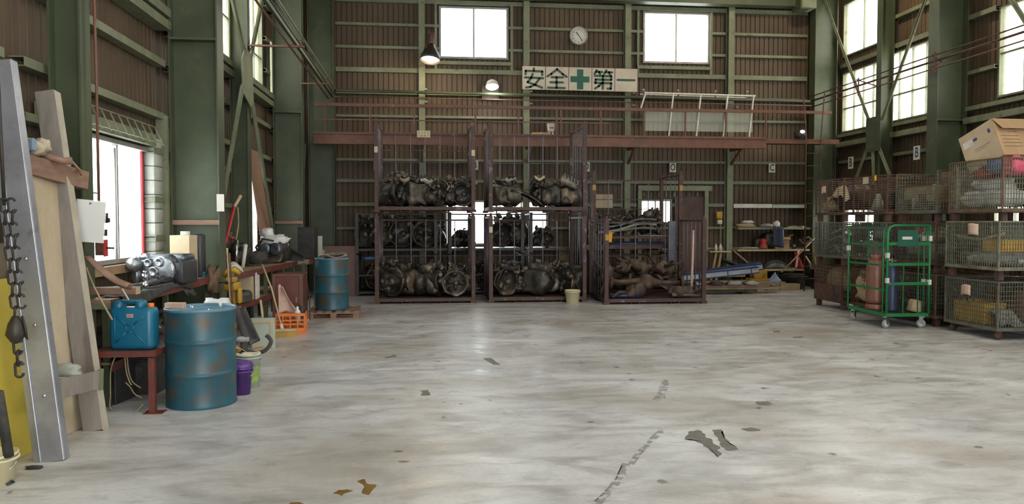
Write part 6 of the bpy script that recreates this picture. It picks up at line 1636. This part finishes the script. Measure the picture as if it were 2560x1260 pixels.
# ------------------------------------------------------------------ wire mesh cages
def panel(mb, p, u, L, z0, z1, nv, nh, r=.0045, skip=None):
    u = Vector(u)
    for k in range(nv+1):
        a = p + u*(L*k/nv); mb.bar((a.x,a.y,z0),(a.x,a.y,z1), r*2, r*2, (1,0,0))
    for k in range(nh+1):
        z = z0+(z1-z0)*k/nh; a = p + Vector((0,0,0)); q = p+u*L
        mb.bar((a.x,a.y,z),(q.x,q.y,z), r*2, r*2)
def cage(x, y, z, w, d, h, label, wire='galv', frame='galv', nv=20, nh=10, legs='foot', group=None, hf=None, nvx=None):
    """wire mesh box pallet: local x away from the hall, local y along the wall; the hall side is x=0"""
    t = thing('mesh_cage', label, 'cage', (x, y, z), 0, group)
    f = .13
    for (a, b_) in ((0,0),(w,0),(0,d),(w,d)):
        b = MB()
        if legs == 'caster':
            b.lathe([(.055,-.02),(.06,0),(.055,.02)], 14, T((a+(.08 if a == 0 else -.08), b_+(.08 if b_ == 0 else -.08), .06)) @ RX); b.cbox((a+(.08 if a == 0 else -.08), b_+(.08 if b_ == 0 else -.08), .105), (.07,.05,.05))
            b.build('caster', M['rust'], t, kind='stuff')
        else:
            b.box((a+(.02 if a == 0 else -.10), b_+(.02 if b_ == 0 else -.10), 0),(a+(.10 if a == 0 else -.02), b_+(.10 if b_ == 0 else -.02), f)); b.build('foot', M['rust'], t)
        b = MB(); b.box((a-.012,b_-.012,f+.04),(a+.012,b_+.012,h)); b.build('corner_post', M[frame], t)
    b = MB(); b.box((-.015,-.015,f),(w+.015,d+.015,f+.045)); b.build('base_frame', M[frame], t)
    zf = hf or h
    for nm_, p, u_, L, n_, zt in (('mesh_panel', Vector((0,0,0)), (0,1,0), d, nv, zf), ('mesh_panel', Vector((w,0,0)), (0,1,0), d, nv, h), ('mesh_panel', Vector((0,0,0)), (1,0,0), w, nvx or nv, h), ('mesh_panel', Vector((0,d,0)), (1,0,0), w, nvx or nv, h)):
        b = MB(); panel(b, p, u_, L, f+.045, zt, n_, nh); b.build(nm_, M[wire], t, kind='stuff')
    for p0, p1 in (((0,0,zf),(0,d,zf)),((w,0,h),(w,d,h)),((0,0,h),(w,0,h)),((0,d,h),(w,d,h))):
        b = MB(); b.bar(p0, p1, .022, .022); b.build('top_rim', M[frame], t)
    return t
P_ = .815
zt = [0, .845, 1.665]
# near stack S5
S5 = (7.86, 9.76, 1.0, 1.08)
def tagp(t, y, z, m, wd=.22, hh=.15, curl=.02):
    b = MB(); b.sheet(1,1,lambda u,v:(-.02-curl*math.sin(PI*u*1.3), y+wd*u, z+hh*v+.015*math.sin(4*u)), 6, 4, .003); b.build('label_sheet', M[m], t)
tiers = ('bottom','middle','top')
c5 = []
for k in range(3):
    c5.append(cage(S5[0]+(.0,.01,.03)[k], S5[1]+(0,.02,.0)[k], zt[k], S5[2], S5[3], .815 if k < 2 else .88, 'pale wire cage, %s one of the nearest right stack' % tiers[k], ('galv','galv2','galv2')[k], ('galv','galv2','rustwire')[k], 24, 10, 'caster' if k == 0 else 'foot', 'nearest stack of cages'))
tagp(c5[0], .52, .58, 'pinkpaper'); tagp(c5[1], .38, .62, 'pinkpaper', .27, .16, .05)
yb = crate((8.22, 10.48, .18), .50, .62, .30, 'yellowbox', 'large yellow crate in bottom cage of the nearest stack', R(0), False)
b = MB(); b.sheet(1,1,lambda u,v:(8.0+.5*u, 9.85+.42*v, .19+.30*math.sin(PI*v)*(.6+.4*u)+.03*math.sin(9*u)), 10, 10, .01); o = b.build('grey_cloth', M['greybag']); tag(o, 'grey cloth heap right of yellow crate in bottom near cage', 'cloth')
scrap((8.5, 10.05, .18), (.4,.5,.5), 'rust', 'rusty red scrap at the back of bottom near cage', 101, 'rusty_scrap', 'scrap', .4, 2)
crate((8.15, 10.02, 1.24), .40, .36, .17, 'yellowbox', 'flat yellow crate in the middle cage of nearest stack', 0, False)
scrap((8.2, 10.2, 1.03), (.6,.8,.22), 'grey', 'grey bundled scrap under flat yellow crate in near stack', 102, 'scrap_bundle', 'scrap', .5, 2.4)
b = MB(); b.tube([(7.95,10.75,1.45),(8.0,10.3,1.40),(8.1,9.95,1.5)], .018, 6); o = b.build('pale_hose', M['creampaper']); tag(o, 'pale hose arching inside middle cage of nearest stack', 'hose')
b = MB(); b.sheet(1,1,lambda u,v:(8.55, 9.85+.9*u, 1.05+.6*v), 4, 4, .01); o = b.build('green_board', M['galvgreen']); tag(o, 'pale green panel standing at back of middle near cage', 'panel')
for k, (x, y, z, d, m, lb) in enumerate((
    (8.12,10.45,1.85,(.42,.62,.26),'plastic_clear','big clear crumpled plastic bag low in the top near cage'),
    (8.15,10.05,1.85,(.44,.5,.30),'plastic_clear','second clear plastic bag at right of top near cage'),
    (8.2,10.3,2.08,(.40,.6,.22),'plastic_clear','whitish plastic bag on the other bags in top cage'),
    (8.12,10.35,2.28,(.3,.3,.22),'red','dark red plastic bag under carton in the top near cage'),
    (8.1,10.08,2.33,(.3,.32,.26),'bluecloth','blue plastic bag under carton in the top near cage'),
    (8.15,9.88,2.28,(.3,.28,.30),'pink','bright pink bag at right of top near cage'),
    (8.6,9.9,2.25,(.36,.34,.45),'yellowbox','orange yellow bag at right edge of top near cage'),
    (8.55,10.3,1.85,(.4,.6,.3),'dark','dark scrap at back of top near cage'))):
    scrap((x,y,z), d, m, lb, 110+k, 'plastic_bag' if k != 7 else 'scrap_heap', 'bag' if k != 7 else 'scrap', .3, 2.0, 12)
b = MB(); b.box((0,0,0),(.02,.03,.62)); o = b.build('timber_lath', M['creampaper']); tag(o, 'upright yellowish lath at left of the top near cage', 'timber', loc=(7.92, 10.70, 1.86))
# big tilted carton
bc = thing('large_carton', 'large tilted cardboard box on top of nearest cage stack', 'box', (7.99, 9.88, 2.60), (R(-22), R(-1), R(8)))
sx, sy, sz = .95, .62, .57
w_ = .008
b = MB(); b.box((0,0,0),(sx,w_,sz)); pr = b.build('carton_wall', M['cardboard'], bc)
b = MB()
for k in range(4): b.box((.06,-.002,.13+.055*k),(.38,-.0008,.138+.055*k))
for k in range(2): b.box((.22,-.002,.36+.04*k),(.36,-.0008,.368+.04*k))
b.box((.34,-.002,.42),(.7,-.0008,.43)); b.box((.62,-.002,.05),(.8,-.0008,.12)); b.build('printed_lines', M['brownink'], pr, kind='stuff')
b = MB(); b.box((0,w_,0),(w_,sy,sz)); pl_ = b.build('carton_wall', M['cardboard2'], bc)
b = MB(); b.box((-.002,sy-.22,.36),(-.0008,sy-.04,.46)); b.build('sticker', M['white'], pl_)
b = MB(); b.box((-.002,sy-.30,.40),(-.0008,sy-.23,.44)); b.box((-.002,.08,.40),(-.0008,.12,.46)); b.box((-.002,.14,.27),(-.0008,.42,.275)); b.box((-.002,.2,.24),(-.0008,.42,.243)); b.build('printed_lines', M['blueink'], pl_, kind='stuff')
b = MB(); b.box((sx-w_,w_,0),(sx,sy,sz)); b.build('carton_wall', M['cardboard'], bc)
b = MB(); b.box((w_,sy-w_,0),(sx-w_,sy,sz)); b.build('carton_wall', M['cardboard'], bc)
b = MB(); b.box((w_,w_,0),(sx-w_,sy-w_,w_)); b.build('bottom', M['cardboard'], bc)
f = MB(); f.add([(0,-.002,sz),(sx,-.002,sz),(sx-.05,-.07,sz-.19),(.06,-.07,sz-.19),(0,.004,sz+.004),(sx,.004,sz+.004),(sx-.05,-.065,sz-.187),(.06,-.065,sz-.187)], [(3,2,1,0),(4,5,6,7),(0,1,5,4),(1,2,6,5),(2,3,7,6),(3,0,4,7)]); f.build('flap', M['cardboard'], bc)

# stack S3 (behind the roll cage)
S3 = (7.92, 11.16, 1.0, 1.06)
c3 = []
for k in range(3):
    c3.append(cage(S3[0], S3[1], zt[k]+.0, S3[2], S3[3], (.815,.815,.80)[k], 'wire cage, %s one of the stack behind green roll cage' % tiers[k], ('galv','galv','galv2')[k], ('rustwire','rust','galv')[k], 20, 10, 'foot', 'stack of cages behind the roll cage', .56 if k == 2 else None))
b = MB(); b.box((8.7,11.2,1.86),(8.72,12.2,2.5)); o = b.build('brown_board', M['brownwood']); tag(o, 'brown board at back of the top cage behind roll cage', 'board')
for k in range(8):
    b = MB(); b.box((0,0,0),(.02,.07,.30-.02*k)); o = b.build('ochre_batten', M['yellowbox']); tag(o, '%s ochre slat from the left in top cage behind roll cage' % ('first','second','third','fourth','fifth','sixth','seventh','eighth')[k], 'slat', 'ochre slats in the top cage', (8.5, 12.05-.105*k, 2.0))
b = MB(); b.box((0,0,0),(.3,.95,.20)); o = b.build('grey_tray', M['beigecloth'], bevel=.01); tag(o, 'wide grey beige tray in the top cage behind roll cage', 'tray', loc=(8.02, 11.22, 2.03))
rbx = thing('red_brown_case', 'small red brown case with cream ends in top cage', 'case', (8.0, 11.56, 1.98))
b = MB(); b.box((-.06,-.11,0),(.06,.11,.13)); b.build('case_body', M['redsteel'], rbx, bevel=.004)
for s in (-1,1): b = MB(); b.box((-.062,s*.13-.022,.01),(.062,s*.13+.022,.12)); b.build('end_cap', M['creampaper'], rbx)
b = MB(); b.lathe([(.03,0),(.04,.15)], 10); o = b.build('green_beaker', M['greenplastic']); tag(o, 'bright green beaker low in the top cage behind roll cage', 'beaker', loc=(7.99, 11.42, 1.85))
b = MB(); b.lathe([(.04,0),(.045,.17),(.02,.2)], 10); o = b.build('cloudy_bottle', M['galvgreen']); tag(o, 'cloudy pale bottle low in top cage left of green beaker', 'bottle', loc=(8.0, 11.85, 1.85))
for k, (x,y,z,d,m,lb) in enumerate(((8.25,11.45,1.03,(.5,.5,.3),'greybag','grey bundle at right in middle cage behind roll cage'),(8.25,11.95,1.03,(.5,.4,.35),'grey','grey bundle at left in middle cage behind roll cage'),(8.1,11.6,1.32,(.25,.25,.18),'plastic_clear','clear bag on grey bundles in middle cage'),(8.1,11.35,1.35,(.16,.16,.24),'creampaper','cream bottle in middle cage behind roll cage'),(8.3,11.7,.18,(.6,.8,.4),'dark','dark scrap in bottom cage behind roll cage'),(8.12,11.85,1.45,(.18,.18,.14),'pink','dull red rag on left bundle in middle cage'))):
    scrap((x,y,z), d, m, lb, 130+k, 'scrap_bundle', 'bundle', .35, 2.2)
# stack S2
S2 = (7.80, 12.30, 1.0, 1.04)
for k in range(3): cage(S2[0], S2[1], zt[k], S2[2], S2[3], .80, 'rusty wire cage, %s one of the second stack from the corner' % tiers[k], ('rustwire','galv','rustwire')[k], ('rust','galv','rust')[k], (18,18,6)[k], (9,9,16)[k], 'foot', 'second stack of cages')
# stack S1
S1 = (7.66, 13.42, 1.0, 1.02)
c1 = []
for k in range(3): c1.append(cage(S1[0], S1[1], zt[k], S1[2], S1[3], .80, 'rusty wire cage, %s one of the farthest stack by the corner' % tiers[k], ('rustwire','galv','rustwire')[k], ('rust','galv','rust')[k], (18,18,5)[k], (9,9,16)[k], 'foot', 'farthest stack of cages'))
b = MB(); b.box((-.022,.02,.17),(-.014,1.0,.45)); b.build('rusty_side_plate', M['rust'], c1[0])
tagp(c1[2], .62, .55, 'pinkpaper', .16, .13, .0)
tp = cage  # keep name
scrap((8.1, 13.95, .18), (.7,.9,.62), 'beigecloth', 'beige sacking filling bottom cage of farthest stack', 141, 'sacking_heap', 'sack', .22, 1.4, 14)
scrap((8.05, 12.85, .18), (.6,.9,.6), 'beigecloth', 'torn beige sacking in bottom cage of second stack', 142, 'sacking_heap', 'sack', .4, 1.8, 14)
for k, (y, z, m) in enumerate(((13.8,1.03,'greybag'),(14.1,1.05,'grey'),(13.9,1.24,'greybag'),(13.75,1.40,'galvgreen'))):
    b = MB(); b.sheet(1,1,lambda u,v:(.0+.5*v, -.34+.66*u, .0+.12*math.sin(PI*u)+.10*v+.03*math.sin(7*u)), 10, 6, .03); o = b.build('car_wing', M[m]); tag(o, '%s greenish grey car panel in middle cage of farthest stack' % ('lowest','low right','upper','topmost')[k], 'panel', loc=(7.78, y, z))
for k, (y, z, m) in enumerate(((12.75,1.03,'grey'),(12.95,1.16,'greybag'),(12.7,1.36,'grey'))):
    b = MB(); b.rbox((.25,0,.09),(.5,.6-.1*k,.15),.05); o = b.build('plastic_housing', M[m]); tag(o, '%s grey plastic housing in middle cage of second stack' % ('lowest','middle','topmost')[k], 'housing', loc=(7.88, y, z))
scrap((8.15, 13.9, 1.85), (.6,.85,.5), 'dark', 'black tarpaulin heap in top cage of farthest stack', 151, 'tarpaulin', 'tarpaulin', .35, 1.6, 12)
b = MB(); b.sheet(1,1,lambda u,v:(-.05+.1*v, -.3+.6*u, .14*math.sin(PI*u)*(1+.4*math.sin(9*u))+.22*v*(.3+.7*math.sin(PI*u))), 12, 6, .01); o = b.build('torn_sacking', M['creampaper']); tag(o, 'torn pale sacking over black tarpaulin in top far cage', 'sacking', loc=(7.78, 13.8, 2.03))
scrap((7.9, 14.25, 1.85), (.3,.3,.26), 'beigecloth', 'crumpled beige rag at left of top far cage', 152, 'rag_heap', 'rag', .5, 3)
cn = MB(); cn.lathe([(.14,0),(.12,.1),(.04,.3),(.01,.32)], 4); o = cn.build('canvas_funnel', M['greybag']); tag(o, 'grey cone shaped cloth in top cage of second stack', 'cloth', loc=(7.98, 12.85, 1.85))
scrap((8.0, 12.5, 1.85), (.2,.26,.36), 'blackmatte', 'dark coil bundle right of the grey cone in top cage', 153, 'coil_bundle', 'coil', .5, 3)
b = MB(); b.box((-.01,0,0),(0,.16,.12)); o = b.build('cream_card', M['creampaper']); tag(o, 'cream card tied high on top cage of second stack', 'card', loc=(7.79, 12.85, 2.34))
b = MB(); b.tube([(0,0,0),(0,0,.08)], .02, 8); b.tube([(0,0,.08),(0,0,.1)], .012, 6); o = b.build('amber_bottle', M['amber']); tag(o, 'tiny amber bottle hanging right of the cream card', 'bottle', loc=(7.78, 12.62, 2.38))
# roll cage
rc = thing('roll_cage', 'bright green roll cage trolley carrying gas cylinders', 'trolley', (7.02, 11.06, 0), R(-2))
RW, RD, RH = .70, 1.14, 1.60
g = 'greenplastic'
def tubep(nm_, pts, r=.015, m=g, **k): b = MB(); b.tube(pts, r, 8); return b.build(nm_, M[m], rc, **k)
b = MB(); b.box((0,0,.185),(RW,.03,.235)); b.box((0,RD-.03,.185),(RW,RD,.235)); b.box((0,.03,.185),(.03,RD-.03,.235)); b.box((RW-.03,.03,.185),(RW,RD-.03,.235)); b.build('base_frame', M[g], rc, kind='stuff')
b = MB(); b.box((.03,.03,.195),(RW-.03,RD-.03,.215)); b.build('deck', M['dark'], rc)
tubep('front_hoop', [(.02,.0,.235),(.02,.0,1.5),(.05,.0,1.57),(.12,.0,1.6),(RW-.02,.0,1.6)], .019)
tubep('corner_post', [(RW-.0,.0,.235),(RW-.0,.0,1.6)], .017)
tubep('corner_post', [(RW+.0,.14,.235),(RW+.0,.14,1.6)], .015)
tubep('corner_post', [(.0,RD-.01,.235),(.0,RD-.01,1.58)], .017)
tubep('corner_post', [(.0,.08,.235),(.0,.08,1.55)], .013)
tubep('corner_post', [(RW,RD-.01,.235),(RW,RD-.01,1.58)], .017)
for z in (.60, .98, 1.30): b = MB(); b.bar((.0,RD-.02,z),(.0,.04,z),.012,.03) ; b.build('side_bar', M[g], rc)
b = MB(); b.bar((0,.02,1.56),(0,RD,1.56),.02,.02); b.build('side_bar', M[g], rc)
for z in (.70, 1.0, 1.32): b = MB(); b.bar((.03,0,z),(RW,0,z),.012,.045); b.build('front_bar', M[g], rc)
for x in (.28, .52): b = MB(); b.bar((x,0,.235),(x,0,1.0 if x == .28 else 1.32),.008,.02,(0,1,0)) ; b.build('upright_bar', M[g], rc)
b = MB(); b.bar((0,RD*.45,1.0),(0,RD*.45,1.56),.01,.02,(0,1,0)); b.build('upright_bar', M[g], rc)
b = MB(); b.bar((.66,0,1.32),(.66,0,1.6),.01,.02,(0,1,0)); b.build('upright_bar', M[g], rc)
b = MB(); b.box((.17,-.018,1.28),(.50,-.008,1.53)); sp_ = b.build('sign_plate', M['greensign'], rc)
b = MB(); b.box((.24,-.021,1.385),(.40,-.0185,1.43)); pc_ = b.build('white_sticker', M['white'], sp_)
for (x, y, z) in ((.02,0,1.14),(RW,0,1.40),(RW,.14,1.40),(RW,0,.72),(RW,.14,.72),(0,RD,1.22),(.02,.0,.75),(.06,.08,1.13)):
    b = MB(); b.cbox((x,y,z),(.045,.05,.08)); b.build('white_clip', M['white'], rc)
for (x, y, a) in ((.06,.06,20),(RW-.06,.06,-50),(.06,RD-.1,35),(RW-.06,RD-.1,0)):
    mx = T((x,y,.0)) @ Matrix.Rotation(R(a), 4, 'Z')
    b = MB(); b.box((-.04,-.03,.165),(.04,.03,.185), mx); b.box((-.035,-.028,.06),(.02,-.024,.165), mx); b.box((-.035,.024,.06),(.02,.028,.165), mx); fk = b.build('caster_fork', M['chrome'], rc, kind='stuff')
    b = MB(); b.lathe([(.025,-.02),(.06,-.02),(.068,-.012),(.068,.012),(.06,.02),(.025,.02)], 22, mx @ T((-.02,0,.068)) @ RX, cap=False); b.build('tyre', M['grey'], fk)
    b = MB(); b.lathe([(.001,-.024),(.03,-.022),(.045,-.018),(.045,.018),(.03,.022),(.001,.024)], 16, mx @ T((-.02,0,.068)) @ RX, cap=False); b.build('wheel_hub', M['white'], fk)
cy = thing('gas_cylinder', 'brown gas cylinder standing in the green roll cage', 'gas cylinder', (atY(2188, 700, 11.9).x, 11.9, .217))
b = MB(); b.lathe([(.135,.09),(.14,.14),(.14,.68),(.125,.76),(.08,.81),(.05,.83)], 28); b.build('tank', M['browncyl'], cy)
b = MB(); b.lathe([(.15,0),(.155,.03),(.14,.08)], 28, cap=False); b.build('foot_ring', M['browncyl'], cy)
b = MB(); b.lathe([(.07,.81),(.085,.86),(.085,.9),(.075,.9)], 20, cap=False); b.build('collar', M['browncyl'], cy)
b = MB(); b.lathe([(.02,.83),(.025,.88),(.012,.93)], 10); b.cbox((.04,0,.87),(.06,.03,.03)); b.build('valve', M['galv'], cy)
cz = thing('gas_cylinder', 'slim navy gas cylinder behind the front roll cage hoop', 'gas cylinder', (atY(2229, 700, 11.55).x, 11.55, .217))
b = MB(); b.lathe([(.088,0),(.09,.02),(.09,.64),(.075,.71),(.035,.75),(.03,.78)], 24); b.build('tank', M['navycyl'], cz)
b = MB(); b.lathe([(.03,.77),(.035,.82),(.015,.86)], 10); b.cbox((.03,0,.81),(.08,.03,.03)); b.build('valve', M['galv'], cz)
b = MB(); b.tube([(0,0,.8),(-.08,-.05,.84),(-.1,-.03,.78)], .012, 6); b.build('hose_end', M['creampaper'], cz)
b = MB(); b.rbox((0,0,.1),(.2,.16,.2),.03); o = b.build('white_canister', M['beigecloth']); tag(o, 'small pale box leaning in the right of green roll cage', 'box', loc=(7.66, 11.3, .22), rot=(0,R(14),0))
scrap((7.5, 11.5, .95), (.14,.1,.1), 'white', 'white tag on top of brown gas cylinder', 161, 'paper_tag', 'tag', .3, 3) if False else None
# narrow set-back stack between roll cage stack and nearest stack, and one more behind
for k in range(3):
    cage(9.05, 9.9, zt[k], 1.0, 1.0, .80, 'dim wire cage, %s one of the stack against the right wall' % tiers[k], 'galv', 'galv', 12, 7, 'foot', 'rear stack against the right wall')
for k in range(2):
    scrap((9.4, 10.4, zt[k]+.18), (.7,.8,.5), ('grey','greybag')[k], ('dark','pale')[k]+' bundle in rear cage of the right wall stack', 171+k, 'scrap_bundle', 'bundle', .3, 2)

# ------------------------------------------------------------------ marks on the floor
def stain(pts, m, label, z=.0015, jag=.02, name='oil_stain'):
    P = [atZ(x, y) for x, y in pts]; out = []
    n = len(P)
    for i in range(n):
        a, b_ = P[i], P[(i+1) % n]
        for k in range(5):
            p = a.lerp(b_, k/5); q = noise.noise_vector(p*14)*jag; out.append((p.x+q.x, p.y+q.y))
    c = (sum(p[0] for p in out)/len(out), sum(p[1] for p in out)/len(out))
    N = len(out)
    b = MB(); b.add([(c[0],c[1],z)] + [(x,y,z) for x,y in out] + [(x,y,0.0002) for x,y in out],
        [(0,i+1,(i+1)%N+1) for i in range(N)] + [(i+1,N+i+1,N+(i+1)%N+1,(i+1)%N+1) for i in range(N)])
    b.v = [(x-c[0], y-c[1], zz_) for x,y,zz_ in b.v]
    o = b.build(name, M[m]); tag(o, label, 'stain', loc=(c[0],c[1],0)); return o
M['oil'] = mat('brown_oil', (.16,.09,.025), (.24,.15,.05), 6, .12)
M['darkmark'] = mat('dark_floor_mark', (.16,.15,.135), (.12,.11,.10), 14, .5)
stain([(835,1234),(845,1226),(872,1223),(886,1227),(868,1232),(856,1240)], 'oil', 'small brown oil puddle at bottom left centre of the floor')
stain([(903,1198),(915,1197),(913,1208),(924,1211),(939,1213),(936,1226),(922,1236),(904,1233),(909,1222),(906,1210),(888,1204)], 'oil', 'larger brown oil puddle right of the small one')
stain([(725,1256),(750,1257),(762,1262),(720,1264)], 'oil', 'brown oil puddle cut by the bottom edge of view')
stain([(1718,1076),(1745,1076),(1765,1092),(1782,1106),(1802,1130),(1792,1141),(1770,1118),(1742,1106),(1712,1098)], 'darkmark', 'dark broad rubber smear on floor right of centre', jag=.05)
stain([(1780,1075),(1796,1074),(1812,1092),(1828,1112),(1842,1124),(1820,1126),(1800,1106)], 'darkmark', 'narrow dark rubber smear beside the broad one', jag=.04)
stain([(1855,1072),(1880,1069),(1902,1073),(1898,1078),(1866,1078)], 'darkmark', 'small dark oval mark right of rubber smears')
stain([(1890,1005),(1918,1004),(1932,1010),(1920,1014),(1896,1012)], 'darkmark', 'dark oval mark on the floor at right of centre')
stain([(962,893),(990,887),(994,891),(966,896)], 'darkmark', 'dark oval mark on floor before the left rack')
stain([(1932,828),(1950,827),(1948,831),(1934,831)], 'darkmark', 'tiny brown mark on floor near roll cage')
stain([(1982,842),(2008,841),(2006,845),(1986,845)], 'darkmark', 'small brown mark on floor left of roll cage')
stain([(1052,977),(1072,975),(1074,988),(1054,989)], 'darkmark', 'square speckled mark at centre left of the floor')
stain([(1207,896),(1228,895),(1252,912),(1232,911)], 'darkmark', 'slanting grey mark in middle of the floor')
for k, (pts, lb) in enumerate((([(1480,1262),(1500,1262),(1558,1200),(1572,1160),(1562,1158),(1530,1205)],'tyre mark curving up from the bottom centre'),([(1572,1158),(1580,1160),(1640,1100),(1655,1075),(1640,1078)],'tyre mark rising towards the middle of the floor'),([(1635,1000),(1660,998),(1672,950),(1660,948)],'faint tyre mark near middle of the floor'))):
    stain(pts, 'faintmark', lb, jag=.04, name='tyre_mark')
